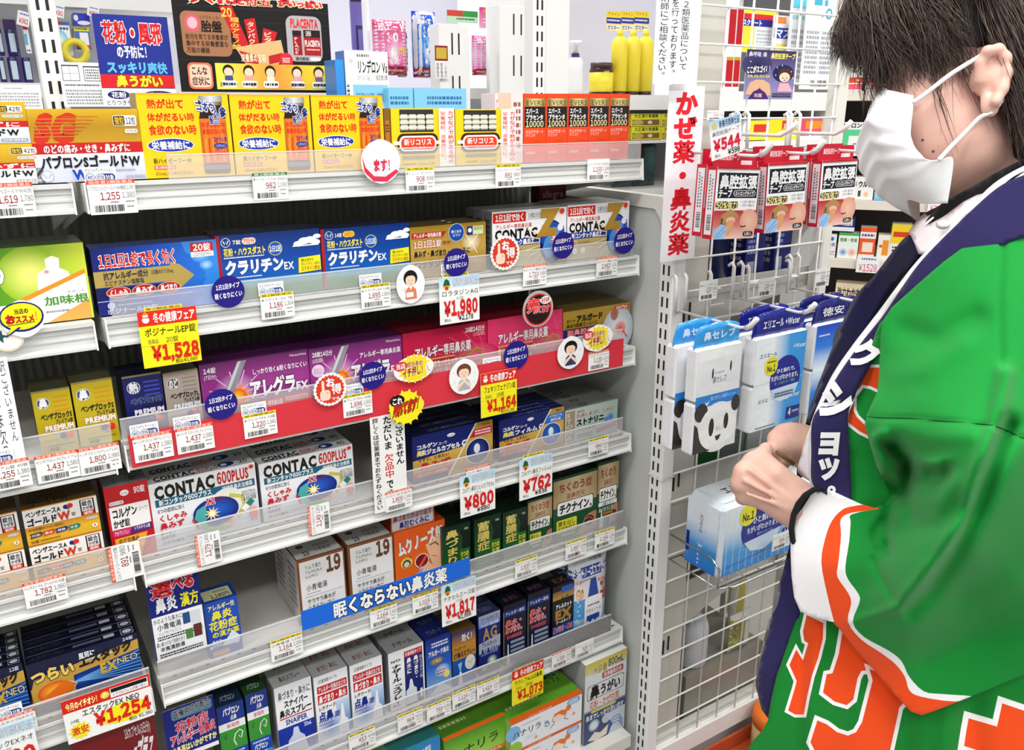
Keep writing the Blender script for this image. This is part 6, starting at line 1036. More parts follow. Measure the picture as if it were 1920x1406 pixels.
# seen through the wire grid: a low rack between the aisles
O2 = 1.72; zA2 = at(1440, 172, O2)[2]; zB2 = at(1440, 208, O2)[2]; zy2 = at(1440, 263, O2+.02)[2]
o2 = empty('middle_rack', 'white rack seen through the wire grid with leaflets on its shelf', 'rack', (1.765, O2, 0))
for z0_, z1_ in ((zB2, zA2), (zy2-.02, zy2-.001), (zy2-.24, zy2-.22), (.06, .10)): MB().box(0, 0, z0_, .50, .115 if z0_ > 1 else .02, z1_).build('shelf_board', M_WHITE, o2)
MB().box(.10, .115, 0, .50, .125, zB2).build('back_board', mat('dark_rack_back', '#4a4444', rough=.7), o2)
MB().box(.50, 0, 0, .512, .125, zA2).build('side_board', M_WHITE, o2)
for k, (x, r0, c) in enumerate(((1358, .010, 0), (1376, .016, 0), (1390, .014, 0))):
    a = at(x, 14, O2+.05); t = empty('brush_pack', 'red and white toothbrush pack, %s of three behind the grid' % ('left', 'middle', 'right')[k], 'pack', (a[0], O2+.05, zA2), group='red and white packs behind the grid'); H = a[2]-zA2
    MB().box(-r0, 0, 0, r0, .012, H).build('card', M_PRINT, t, col='#ececee', bevel=.001)
    p = PR(2*r0, H); p.R(0, 0, 100, 100, '#ececee'); p.R(8, 2, 92, 44, '#c0202e'); p.R(8, 58, 92, 62, '#c8a42c'); p.R(8, 62, 92, 94, '#c0202e'); q = link('front_print', p.mesh('front_print'), t, (-r0, 0, 0))
def leaf2(c): return lambda p: (p.R(0, 0, 100, 100, '#f0f1f3'), p.R(6, 4, 60, 14, c), p.M(8, 20, 90, 28, '#9ad0e0', 1, 3), p.M(10, 36, 92, 94, '#b4b6bc', 9, 7))
def blk2(a, b, lab, f, col='#f0f0f2', Y=O2+.05, nm='leaflet', cat='leaflet', d=.004, g=None): return block(nm, lab, cat, a, b, Y, d, M_PAPER, col, f, g, .0004)
blk2((1392, 14), (1450, 100), 'yellow and white card with blue katakana behind the grid', lambda p: (p.R(0, 0, 100, 100, '#f2e24a'), p.R(0, 12, 100, 24, '#d8343c'), p.R(0, 24, 100, 40, '#2a3aa0'), p.T_(4, 25, 60, 39, 'スクラート', W_, .04), p.R(40, 40, 100, 100, '#eef0f2'), p.M(46, 46, 96, 96, '#c0c4ca', 6, 3)), Y=O2+.11)
blk2((1452, 28), (1492, 155), 'white leaflet with an orange and blue top behind the grid', lambda p: (p.R(0, 0, 100, 100, '#f0f1f3'), p.R(4, 2, 44, 12, '#f0953a'), p.R(4, 18, 96, 34, '#2a50a8'), p.T_(10, 19, 90, 33, 'マスト', W_, .04), p.R(4, 42, 50, 56, '#f0e66a'), p.M(40, 66, 96, 94, '#c0c4ca', 4, 3)), Y=O2+.09)
blk2((1486, -10), (1522, 160), 'tall white leaflet with cyan letters behind the grid', leaf2('#6ac8dc'), Y=O2+.07)
blk2((1516, -10), (1560, 168), 'tall white leaflet with a cyan ring behind the grid', lambda p: (p.R(0, 0, 100, 100, '#f2f3f5'), p.R(20, 4, 60, 10, '#5ac0da'), p.O(66, 18, 10, '#5ab8d0'), p.O(66, 18, 6, '#f2f3f5'), p.M(6, 36, 94, 84, '#b0b4bc', 9, 7), p.B(30, 90, 80, 97)), Y=O2+.03)
blk2((1402, 226), (1440, 262), 'yellow carton with red print behind the grid, left one', lambda p: (p.R(0, 0, 100, 100, '#f0e83a'), p.R(30, 20, 90, 60, '#e0483a')), Y=O2+.02, nm='medicine_box', cat='box', d=.05)
blk2((1444, 222), (1498, 262), 'yellow and red carton with a white label behind the grid', lambda p: (p.R(0, 0, 100, 100, '#ece23a'), p.R(40, 10, 96, 50, '#e0483a'), p.T_(44, 24, 94, 48, '100錠', W_, .04), p.E(60, 70, 34, 14, '#f2f2ee')), Y=O2+.02, nm='medicine_box', cat='box', d=.05)
blk2((1500, 222), (1552, 285), 'pink and white carton behind the grid', lambda p: (p.R(0, 0, 100, 50, '#e8607a'), p.R(20, 8, 90, 30, '#f0a03a'), p.R(0, 50, 100, 100, '#f4f2f4')), Y=O2+.02, nm='medicine_box', cat='box', d=.05)
# ================================================================== shelving at the far right
ur = np.array([math.cos(math.radians(-55.4)), math.sin(math.radians(-55.4)), 0]); RZ = math.radians(-55.4)
P0 = atd(1590, 380, 2.75); nrm = np.array([-ur[1], ur[0], 0])
def ap(px, py, off=0):
    d = Fv + Rv*(px-960)/FPX - Uv*(py-703)/FPX; o = np.array([0, 0, EYE]); t = ((P0+nrm*off-o)@nrm)/(d@nrm); return o+d*t
fr = empty('far_rack', 'ivory rack with medicine cartons beyond the shop assistant', 'rack', tuple([P0[0], P0[1], 0]), RZ)
def fb(x0, x1, y0, y1, z0, z1, nm_, mt): MB().box(x0, y0, z0, x1, y1, z1).build(nm_, mt, fr)
fb(-.10, 1.6, .38, .40, 0, 2.3, 'back_board', mat('dark_rack_back', '#4a4444', rough=.7)); fb(-.10, -.08, 0, .4, 0, 2.3, 'side_board', M_IVORY); fb(1.58, 1.6, 0, .4, 0, 2.3, 'side_board', M_IVORY)
IV = mat('ivory_shelf_edge', '#e6ddd0', rough=.5)
FZ = [ap(1600, y)[2] for y in (170, 272, 375, 487)]
for z in FZ+[FZ[3]-.2, FZ[3]-.45, .08, FZ[0]+.2, FZ[0]+.42]: fb(-.08, 1.58, 0, .38, z-.03, z-.001, 'shelf_board', IV)
def far(px0, px1, ytop, zi, label, col, front, d=.06, off=.02, dz=0, nm_='medicine_box', H=None):
    a = ap(px0, ytop, off); b = ap(px1, ytop, off); z0 = FZ[zi]+dz if zi < 4 else FZ[3]-.2; w_ = np.linalg.norm((b-a)[:2]); a = np.array(a)
    return carton(label, w_, H or max(.01, a[2]-z0), d, col, front, dark_top(col), None, (a[0], a[1], z0), RZ, 'cartons on the far rack', 1, name=nm_)
def simple(c0, c1, c2, txt, tc=K_): return lambda p: (p.R(0, 0, 100, 100, c0), p.T_(10, 8, 92, 36, txt, tc, .03), p.R(0, 48, 100, 72, c1), p.R(10, 76, 90, 94, c2))
for k, (l, r_) in enumerate(((1586, 1622), (1627, 1668), (1672, 1712))):
    far(l, r_, 113, 0, 'white and orange cold remedy carton on the far upper shelf, %s of three' % ('left', 'middle', 'right')[k], '#f0ece8', lambda p: (p.R(0, 0, 100, 100, '#f4f2f0'), p.R(8, 4, 60, 12, '#e07a7a'), p.T_(8, 16, 90, 40, 'もうれん', '#7a8a96', .0), p.R(0, 56, 100, 74, '#ee5a2a'), p.R(30, 78, 100, 96, '#e86a7a'), p.O(76, 65, 8, W_)))
far(1574, 1632, 229, 1, 'white and green stomach carton with black katakana', '#4ac88a', lambda p: (p.R(0, 0, 100, 100, '#f0f2f0'), p.T_(4, 2, 92, 26, 'サクロン錠', K_, .04), p.R(0, 32, 100, 100, '#6ad49a'), p.R(36, 60, 96, 100, '#eef2f0'), p.O(90, 50, 10, '#1f8a4c')))
far(1636, 1690, 235, 1, 'green edged stomach carton partly hidden by the mask', '#2c9a5c', simple('#eaf2ec', '#3aa86a', '#e8f0ea', '錠'))
for l, r_, yt, lab, f in ((1596, 1641, 331, 'white carton with black katakana and an orange flower', lambda p: (p.R(0, 0, 100, 100, '#f4f3f1'), p.T_(4, 20, 30, 42, '生薬', K_, .0), p.T_(34, 18, 92, 46, 'ウルソ', K_, .05), p.E(70, 76, 14, 16, '#f0b05a', c2='#f4f0e8'), p.R(36, 60, 48, 86, '#5a5a5a'))),
                          (1645, 1695, 322, 'white and sky blue carton beside the flower carton', lambda p: (p.G(0, 0, 100, 100, ['#2a7ac8', '#e8f2fa', '#6ac0ea']), p.M(10, 30, 90, 42, '#c04a6a', 1, 3), p.R(50, 40, 90, 66, '#2a5ab0'))),
                          (1698, 1750, 330, 'pale blue carton under the white mask', simple('#f2f4f6', '#9ad0ea', '#d8e8f2', '目薬'))):
    far(l, r_, yt, 2, lab, '#e8e8ea', f)
specs = ((1542, 1570, 438, 'white and magenta eye drop carton', lambda p: (p.R(0, 0, 100, 100, '#f2eef2'), p.V_(6, 8, 34, 92, 'アイボン', '#d04aa0', .03), p.O(70, 20, 14, '#3a8ac8'), p.T_(44, 36, 94, 52, '目薬', '#6a6a72', .02), p.M(40, 70, 96, 92, '#a8a8b0', 2, 3))),
         (1574, 1612, 436, 'white and green carton with two coloured discs', lambda p: (p.R(0, 0, 100, 100, '#eef4ee'), p.R(0, 0, 100, 10, '#4ab85a'), p.T_(8, 20, 92, 34, '整腸・便通', '#4a8a1c', .04), p.O(28, 76, 22, '#4a8ac8', c2='#e0eaf2'), p.O(72, 76, 22, '#f0a08a', c2='#f4e4de'))),
         (1615, 1645, 426, 'orange and white tablet carton', lambda p: (p.R(0, 0, 100, 100, '#ee6a34'), p.R(0, 14, 100, 34, '#f4f0ec'), p.M(10, 18, 90, 30, '#5a5a9a', 1, 3), p.R(20, 46, 86, 76, '#f6e6dc'), p.R(0, 84, 100, 100, '#f2f0ee'))),
         (1648, 1671, 440, 'white and amber small carton', lambda p: (p.R(0, 0, 100, 100, '#f2efe6'), p.R(40, 20, 90, 80, '#f0a03a'), p.O(26, 44, 14, '#e8702a'))),
         (1674, 1712, 420, 'yellow and white digestive carton with red print', lambda p: (p.R(0, 0, 100, 100, '#f0d83a'), p.R(10, 20, 90, 34, '#e0502a'), p.R(0, 52, 100, 100, '#f2f0ea'), p.M(12, 58, 90, 92, '#44444a', 4, 3))))
for l, r_, yt, lab, f in specs: far(l, r_, yt, 3, lab+' on the far lower shelf', '#e8e4dc', f)
far(1540, 1605, 404, 3, 'navy and white carton lying on top of the small cartons', '#2c3a7a', lambda p: (p.R(0, 0, 100, 100, '#2a3880'), p.R(0, 70, 100, 100, '#f0f0f2'), p.T_(60, 10, 94, 60, 'A胃腸薬', W_, .03)), dz=ap(1574, 433, .02)[2]-FZ[3], H=.045)
far(1568, 1628, 530, 4, 'ivory carton with brown lettering and red squares', '#e8dcc0', lambda p: (p.R(0, 0, 100, 100, '#f0e2c4'), p.T_(6, 12, 94, 42, '強力わかもと', '#3a2414', .04), p.R(8, 50, 30, 96, '#d8382c'), p.R(42, 50, 62, 96, '#d8382c'), p.R(74, 50, 94, 96, '#e0703a')))
def pcard(px, py, txt, lab, w_=.075, h_=.045):
    a = ap(px, py, -.012); t = empty('price_card', lab, 'price card', tuple(a), RZ); MB().box(0, 0, 0, w_, .001, h_).build('card', M_PAPER, t, col='#f4f4f4')
    p = PR(w_, h_); p.R(0, 0, 100, 100, '#f6f6f6'); p.M(20, 8, 84, 26, '#6a8ac0', 1, 3); p.T_(10, 48, 92, 92, txt, '#e04a78', .01); link('print', p.mesh('print', M_PAPER), t)
pcard(1587, 292, '¥800', 'white price card reading 800 under the green stomach carton'); pcard(1604, 510, '¥1528', 'white price card reading 1528 under the orange and white carton', .07, .055); pcard(1738, 397, '¥2178', 'white price card below the mask on the far rack', .06, .04)
# ================================================================== signs on the corner post
def coldsign(p): p.R(0, 0, 100, 100, '#f2f2f6'); p.V_(20, 3, 82, 97, 'かぜ薬・鼻炎薬', '#dc2838', .055)
quadpaper((1255, 160), (1322, 163), (1236, 492), 1.066, 'tall white sign with big red vertical cold medicine lettering', 'sign', 'paper_sign', coldsign)
def lawsign(p): p.R(0, 0, 100, 100, '#f2f2f5'); p.V_(68, -2, 92, 84, '第２類医薬品について', '#1c1c20', .01); p.V_(40, -4, 62, 92, '認を行っております。', '#1c1c20', .01); p.V_(10, -6, 34, 94, '薬剤師にご相談ください。', '#1c1c20', .01)
quadpaper((1232, -16), (1302, -14), (1225, 157), 1.05, 'white notice with three columns of black writing above the red lettered sign', 'sign', 'paper_sign', lawsign)
def starry(p):
    p.G(0, 0, 100, 100, ['#3a3560', '#6a6294', '#8a86b4', '#a09cc4']); p.E(22, 30, 30, 24, '#2c2a56', c2='#4c4878'); p.E(76, 46, 22, 18, '#1c2c5c'); p.T_(4, 4, 40, 14, '鼻呼吸 楽', '#e4e2ee', .02); p.T_(48, 5, 98, 17, '鼻腔拡張テープ', '#f4e88a', .04, o='#2a2414', ow=.05); p.T_(2, 34, 52, 48, 'ここがスゴイ！！', W_, .04, o='#1c1c3c', ow=.06, rise=4); p.T_(4, 50, 50, 56, '独自形状', '#e8d86a', .02)
    p.Q([(2, 90), (10, 66), (22, 60), (36, 60), (50, 68), (54, 92), (44, 92), (30, 76), (16, 92)], '#dcb494'); p.Q([(8, 100), (18, 84), (30, 78), (42, 86), (50, 100)], '#4c2f7a'); p.T_(20, 88, 36, 96, '両翼', '#e8c8b8', .02)
    p.E(80, 48, 15, 13, '#5a3424'); p.E(79, 54, 11, 10, '#f4d4c0'); p.Q([(66, 84), (70, 66), (88, 66), (98, 84)], '#f0b4c0'); p.L([(74, 55), (77, 56)], 1, '#5a3424'); p.L([(82, 55), (85, 56)], 1, '#5a3424'); p.L([(78, 60), (82, 60)], 1.4, '#c04a4a')
    for a_, b_ in ((62, 34), (92, 42), (60, 50), (96, 56), (72, 30), (8, 24), (40, 40)): p.S(a_, b_, 1.6, '#f6f6fc', 4, .35)
    p.M(56, 86, 96, 96, '#2c2a44', 2, 3)
quadpaper((1401, 92), (1494, 96), (1396, 186), 1.076, 'violet starry advertising card with a sleeping woman hung on the wire grid', 'card', 'picture_card', starry)
# nasal strip cartons on hooks
def strips(p):
    p.R(0, 0, 100, 100, '#f3f3f4'); p.R(5, 8, 98, 43, '#151a30'); p.T_(8, 11, 96, 30, '鼻腔拡張', W_, .06); p.T_(7, 31, 38, 42, 'テープ', W_, .04); p.R(42, 32, 94, 40.5, '#f2f2f4', 5); p.R(42.7, 32.6, 93.3, 39.9, '#151a30', 5); p.T_(46, 33.4, 90, 39.2, 'ストロングタイプ', W_, .03)
    p.R(2, 47.5, 54, 57.5, '#1c1a14', 4); p.T_(3, 47, 53, 58, '50%強力', '#f0e29a', .04); p.T_(60, 46, 96, 50, '・いびき・鼻づまり', '#333338', 0); p.T_(60, 51, 94, 55, '・スポーツ時にも', '#333338', 0)
    p.G(0, 60, 100, 100, ['#c02830', '#d8807a', '#efcfc0']); p.R(0, 57.5, 100, 60, '#c22c2c') if 0 else None
    p.T_(68, 58, 98, 64, '呼吸をラクに', '#f8d8d0', .02); p.E(84, 76, 22, 18, '#ecc8b4', c2='#e2a892'); p.L([(64, 82), (70, 83.5), (78, 82)], 2.2, '#5c2c24')
    p.Q([(18, 66), (38, 58), (54, 64), (60, 70), (48, 73), (42, 69), (34, 70), (28, 80), (18, 84), (14, 74)], '#b8935c'); p.E(40, 74, 11, 5, '#f0bcb4'); p.Q([(34, 74), (48, 74), (46, 88), (36, 96), (26, 92), (30, 82)], '#dfa878'); p.Q([(4, 100), (2, 88), (20, 78), (34, 84), (30, 96), (24, 100)], '#a8c8ea'); p.L([(6, 98), (28, 82)], 1.6, '#6a9cd8'); p.L([(12, 99), (30, 88)], 1.4, '#6a9cd8'); p.T_(15, 70, 24, 80, 'え', '#3a2414', .03)
    p.R(72, 90, 96, 97, '#16161a', 4); p.T_(75, 91, 93, 96, '12枚入', W_, .02); p.R(0, 0, 100, 3, '#c4203a')
def strips_side(p): p.R(0, 0, 100, 100, '#c4203a'); p.R(14, 5, 86, 94, '#e6e4e8'); p.B(30, 66, 74, 88, v=True, n=16); p.M(30, 10, 44, 60, '#55555c', 12, 3); p.M(54, 16, 70, 60, '#8a8a92', 10, 5)
def hook(X, z, y0=GY-.006, y1=.905, label=''):
    t = empty('display_hook', label, 'hook', (X, y0, z), group='white display hooks')
    MB().tube([(-.012, .008, .062), (-.012, .0, .068), (-.012, -.006, .062), (-.012, -.006, 0), (.012, -.006, 0), (.012, -.006, .062), (.012, .0, .068), (.012, .008, .062)], .0032, 8).build('mount', M_WIRE, t)
    L_ = y1-y0; MB().tube([(0, -.006, .002), (0, L_+.03, .002), (0, L_+.012, .006), (0, L_, .018)], .0026, 8).build('prong', M_WIRE, t)
    MB().tube([(0, L_+.018, .004), (0, L_+.008, .009), (0, L_-.004, .024)], .0045, 10).build('tip_cap', M_WIRE, t); return t
ZT = EYE-.088
for k, (X0_, Yf, n, roll) in enumerate(((.999, .955, 2, .055), (1.122, .955, 2, .0), (1.259, .955, 2, .0))):
    wd, ht = .098, .114; pos = ('left', 'middle', 'right')[k]
    for q in range(n):
        y = Yf+q*.0235; x0 = X0_+(.004*((q*7) % 3-1) if q else 0)
        if q == 0:
            r = carton('red and white nasal strip carton with a dark title panel, front of the %s hook' % pos, wd, ht, .021, '#b41c34', strips, lambda p: p.R(0, 0, 100, 100, '#c4203a'), strips_side, (x0, y, ZT-ht), 0, 'red and white nasal strip cartons', 1)
            p = PR(wd, .022); p.R(0, 0, 100, 100, '#c4203a'); p.T_(14, 14, 60, 60, '鼻腔拡張テープ', '#f4d8dc', .03); p.R(64, 58, 90, 88, '#f0e4e6')
            hd = MB().box(.0, .0098, ht, wd, .0112, ht+.024).build('hang_tab', M_PRINT, r, col='#b8203a'); V, T, C = p.arrays(); V[:, 1] += .0098; V[:, 2] += ht+.001; link('tab_print', tri_mesh('tab_print', V, T, M_PRINT, C), hd)
            r0 = r; r.rotation_euler = (-.03, roll, 0)
        else:
            r = r0.copy(); COL.objects.link(r); r.location = (x0, y, ZT-ht+.002*(q % 2)); r['label'] = 'red and white nasal strip carton, %s behind on the %s hook' % (COUNT_WORD[q+1], pos)
            for c_ in r0.children:
                e = c_.copy(); COL.objects.link(e); e.parent = r
                for g_ in c_.children: h_ = g_.copy(); COL.objects.link(h_); h_.parent = e
    hook(X0_+wd/2+.012, ZT+.013, label='white display hook holding nasal strip cartons, %s of three' % pos)
for k, X in enumerate((1.168, 1.31)):
    t = empty('label_arm', 'white label arm above the nasal strip hooks, %s one' % ('left', 'right')[k], 'hook', (X, GY-.008, EYE-.045), group='white label arms')
    MB().tube([(-.011, .006, .031), (-.011, .0, .034), (-.011, -.004, .028), (-.011, -.004, -.03), (.02, -.004, -.03)], .003, 8).build('mount', M_WIRE, t); MB().tube([(0, -.004, 0), (0, -.10, 0), (.002, -.118, .010), (.004, -.128, .022)], [.003, .003, .0045, .0048], 8).build('arm', M_WIRE, t)
def c544(p): p.R(0, 0, 100, 100, '#f6f6f8'); p.G(0, 0, 100, 26, ['#a8d0ee', '#dceaf6']); p.O(15, 14, 8, '#e0c87a'); p.T_(30, 4, 96, 22, '新春月間奉仕品', '#2c3c5c', .03); p.T_(6, 28, 94, 40, '鼻腔拡張テープ', '#44484e', 0); p.T_(8, 50, 96, 78, '¥544', '#e02c4c', .06); p.T_(52, 82, 92, 96, '¥598', '#222226', .03); p.T_(10, 86, 28, 95, '税込', '#44484e')
t = quadpaper((1340, 228), (1398, 224), (1350, 302), .90, 'white new year price card reading 544 tilted above the nasal strips', 'price card', 'price_card', c544, 'handwritten white price cards', tilt=-.20)
tag(1327, 207, '544', '598', None, '鼻腔拡張テープ', 'clipped to the grid above the tilted card', Y=1.07, w=.04, h=.016)
# tissue packs
def panda(p):
    p.R(0, 0, 100, 100, '#eceef2'); p.R(0, 0, 100, 10, '#f6f7fa'); p.T_(40, 22, 62, 25, 'nepia', '#9a9aa2', .0); p.T_(36, 27, 68, 34, '鼻セレブ', '#55555c', .0); p.E(35, 24, 2, 5, '#3a3a42'); p.E(76, 20, 2, 5, '#3a3a42')
    p.R(0, 44, 100, 55, '#2f8fe0'); p.T_(34, 46, 94, 50, '肌にやさしい保湿ティシュー', '#d8ecfc', .0); p.Q([(22, 50), (26, 52), (32, 49), (28, 54), (24, 54)], '#f4f8fc')
    p.E(54, 78, 46, 25, '#f6f6f6'); p.E(14, 60, 15, 9, '#3c3836'); p.E(94, 58, 10, 8, '#3c3836'); p.Q([(0, 70), (8, 74), (14, 86), (30, 96), (40, 100), (0, 100)], '#3c3836'); p.E(54, 78, 43, 23, '#f7f7f7')
    p.E(40, 77, 6, 9, '#2e2b2a'); p.E(74, 74, 5.5, 8, '#2e2b2a'); p.Q([(50, 87), (64, 86), (60, 91), (54, 92)], '#3e3a3a'); p.T_(50, 77, 72, 82, 'セレブ', '#8a8a90', 0)
def cover(c, txt, front2=None):
    def f(p):
        p.R(0, 0, 100, 100, c); p.T_(20, 36, 80, 66, txt, W_, .02); p.E(60, 30, 5, 9, '#e8f2fa')
    return f
def tissue(x, y, z, w_, h_, label, front, hc, htext, hh=.045, cat='tissue pack'):
    r = prop(link('tissue_pack', MB().box(0, .002, 0, w_, .030, h_*.49).box(0, .002, h_*.505, w_, .030, h_).mesh('tissue_pack', M_FILM, col='#e8eaee', bevel=.004), None, (x, y, z)), label, cat)
    p = PR(w_, h_); front(p); V, T, C = p.arrays(); V[:, 0] = w_*.02+V[:, 0]*.96; V[:, 2] = h_*.012+V[:, 2]*.976; V[:, 1] += .0019; link('front_print', tri_mesh('front_print', V, T, M_FILM, C), r)
    V = []; F = []; nx = 10; nz = 4
    for j in range(nz+1):
        for i in range(nx+1): u, v = i/nx, j/nz; V.append((u*w_*(1-.06*v)+.03*w_*v, .012+.002*math.sin(u*20+v*5), h_-.006+v*hh*(1-.18*abs(2*u-1)**3)))
    for j in range(nz):
        for i in range(nx): a_ = j*(nx+1)+i; F.append((a_, a_+1, a_+nx+2, a_+nx+1))
    m_ = MB(); m_.add(V, F, True); hd = m_.build('hang_header', M_FILM, r, col=hc); sm = hd.modifiers.new('s', 'SOLIDIFY'); sm.thickness = .0006
    p = PR(w_*.8, hh*.7); p.T_(8, 30, 96, 78, htext, W_, .02); V, T, C = p.arrays(); V[:, 0] += w_*.1; V[:, 1] += .0085; V[:, 2] += h_+.004; link('header_print', tri_mesh('header_print', V, T, M_FILM, C), hd)
    return r
for q in range(2):
    tissue((.978, .965, .952)[q], .945+.036*q, EYE-.572, .108, .19, 'clear wrapped tissue pack with a panda face, %s on its hook' % ('front one', 'second one', 'last one')[q], panda, '#3a9ee6', '鼻セレブ')
def water(p):
    p.G(0, 0, 100, 100, ['#f0f4fa', '#f4f7fb', '#4aa6e6', '#3c9ae0'], v=False); p.G(55, 48, 100, 51, ['#7abce8', '#5aaae4']); p.R(0, 49, 55, 50, '#d8dce4'); p.T_(8, 16, 42, 21, 'エリエール', '#3a3c48', .02); p.T_(74, 12, 99, 17, '+Water', W_, .01); p.T_(60, 66, 98, 71, '+Water', W_, .01); p.T_(12, 66, 32, 70, 'エリエ', '#3a3c48', .02)
    p.E(63, 48, 31, 25, '#1c2c9a'); p.Q([(35, 58), (92, 56), (86, 66), (74, 72), (56, 73), (42, 68)], '#cfe0f4'); p.T_(44, 36, 86, 41, 'ひと触れで。', W_, .02); p.T_(34, 43, 93, 49, 'ちがいがわかります。', W_, .02); p.T_(42, 50, 84, 54, '新・うるおいキープ製法', '#8ac8a0', 0)
    p.O(32, 31, 13, '#f0ea2c'); p.T_(24, 30, 41, 37, 'No.1', '#2a2a14', .04); p.M(24, 25, 41, 28, '#55551c', 1, 3); p.R(72, 82, 100, 96, '#1c2c8a'); p.T_(76, 84, 82, 92, '4', W_, .03); p.M(84, 86, 98, 90, '#b8c8ea', 1, 4); p.M(10, 96, 50, 98, '#6a6c78', 1, 5); p.M(44, 62, 82, 68, '#4a5a8a', 2, 6)
for q in range(2):
    tissue(1.118+.0*q, .945+.036*q, EYE-.562, .138, .178, 'blue and white tissue pack with navy header, %s on the middle hook' % ('front one', 'second one', 'last one')[q], water, '#1c2488', 'エリエール +Water', .05)
def guardp(p):
    p.G(0, 0, 100, 100, ['#2a50c8', '#3a8ae0', '#eaf2fa', '#3a8ae0', '#2a6ad0']); p.O(62, 20, 24, '#55545c'); p.T_(46, 16, 80, 24, '清潔', W_, .02); p.M(6, 10, 30, 13, '#d8e4f8', 1, 3)
for q in range(2):
    tissue(1.285, .95+.036*q, EYE-.562, .138, .178, 'deep blue tissue pack beside the open coat, %s on the right hook' % ('front one', 'second one')[q], guardp, '#1c2070', '徳安 4', .05)
for k, X in enumerate((1.055, 1.20, 1.36)): hook(X, EYE-.352 if k == 0 else EYE-.345, y1=.90, label='white display hook holding tissue packs, %s of three' % ('left', 'middle', 'right')[k])
tag(1313, 528, '133', '146', None, '鼻セレブポケット', 'clipped above the panda tissue packs', Y=1.0, w=.042, h=.034)
tag(1424, 523, '133', '146', None, 'エリエールウォーター', 'clipped above the navy header tissue packs', Y=1.02, w=.042, h=.034)
tag(1531, 505, '133', '146', None, '贅沢保湿 4P', 'clipped above the deep blue tissue packs', Y=1.02, w=.042, h=.036)
for k, X in enumerate((1.145, 1.245, 1.36)):
    t = empty('label_arm', 'white wire label arm above the tissue packs, %s of three' % ('left', 'middle', 'right')[k], 'hook', (X, GY-.008, EYE-.32), group='white label arms')
    MB().tube([(-.016, .006, .031), (-.016, .0, .034), (-.016, -.004, .028), (-.016, -.004, -.03), (.02, -.004, -.03)], .003, 8).build('mount', M_WIRE, t); MB().tube([(-.016, -.004, 0), (.01, -.004, 0)], .0028, 8).build('cross_bar', M_WIRE, t)
# chrome tray with the big tissue pack
t = empty('wire_tray', 'chrome wire tray hooked on the grid under the big tissue pack', 'tray', (1.07, .945, EYE-.862))
C_ = []
MB().tube([(.0, .13, .055), (0, .02, .055), (0, 0, .04), (0, 0, 0), (.33, 0, 0), (.33, 0, .04), (.33, .02, .055), (.33, .13, .055)], .0022, 8).build('rim_wire', M_CHROME, t)
MB().tube([(0, 0, 0), (0, .13, 0), (.33, .13, 0), (.33, 0, 0)], .002, 8).build('base_wire', M_CHROME, t)
MB().tube([(0, 0, .0), (.03, -.012, .0), (.30, -.012, 0), (.33, 0, 0)], .0022, 8).build('front_wire', M_CHROME, t)
for k in range(7): MB().tube([(.03+k*.045, 0, 0), (.03+k*.045, .13, 0)], .0013, 6).build('cross_wire', M_CHROME, t)
def bigp(p):
    p.G(0, 0, 100, 100, ['#f2f5f8', '#e0eef8', '#58acE8', '#3a92dc']); 
    for k in range(13): p.R(3+k*7.5, 4, 3.5+k*7.5, 98, '#cfe4f4')
    p.E(42, 42, 24, 36, '#1c2c9a'); p.Q([(22, 60), (64, 54), (58, 72), (44, 80), (30, 76)], '#d6e6f6'); p.O(24, 18, 9, '#f0ea2c'); p.T_(18, 14, 31, 26, 'No.1', '#2a2a14', .04); p.T_(30, 24, 60, 35, 'ひと触れで。', W_, .02); p.T_(24, 38, 64, 48, 'ちがいがわかります。', W_, .02); p.T_(36, 50, 56, 55, '肌がよろこぶ、', '#d8e0f4')
    p.R(66, 60, 84, 76, '#1c2c8a'); p.T_(68, 62, 73, 73, '14', W_, .02); p.M(75, 64, 83, 72, '#b8c8ea', 2, 3); p.L([(4, 88), (96, 78)], .6, '#2a78c0')
big = prop(link('tissue_pack', MB().box(0, 0, 0, .27, .095, .158).mesh('tissue_pack', M_FILM, col='#dfeaf4', bevel=.012), None, (1.078, .955, EYE-.858)), 'large blue and white tissue pack resting on the chrome tray', 'tissue pack')
p = PR(.25, .14); bigp(p); V, T, C = p.arrays(); V[:, 0] += .010; V[:, 2] += .009; V[:, 1] -= .0003; link('front_print', tri_mesh('front_print', V, T, M_FILM, C), big)
p = PR(.08, .14); p.G(0, 0, 100, 100, ['#eef3f8', '#e4eef8', '#4aa2e4', '#2f80d4']); p.V_(40, 18, 54, 46, 'エリエール', '#3a3c48', .02); p.V_(40, 62, 54, 96, 'Water', W_, .02); p.R(2, 52, 12, 82, '#1c2c8a'); V, T, C = p.arrays(); V = np.c_[V[:, 1]-.0003, .0875-V[:, 0], V[:, 2]+.009]; link('side_print', tri_mesh('side_print', V, T, M_FILM, C), big)
p = PR(.24, .075); p.R(0, 0, 100, 100, '#e6ecf2'); p.T_(14, 30, 60, 66, 'エリエール', '#3a3c48', .02); V, T, C = p.arrays(); V = np.c_[V[:, 0]+.015, V[:, 2]+.01, .1583-V[:, 1]]; link('top_print', tri_mesh('top_print', V, T, M_FILM, C), big)
tag(1450, 1005, '298', '328', None, 'エリエール 14P', 'on the chrome tray beside the coat', Y=.93, w=.05, h=.034)
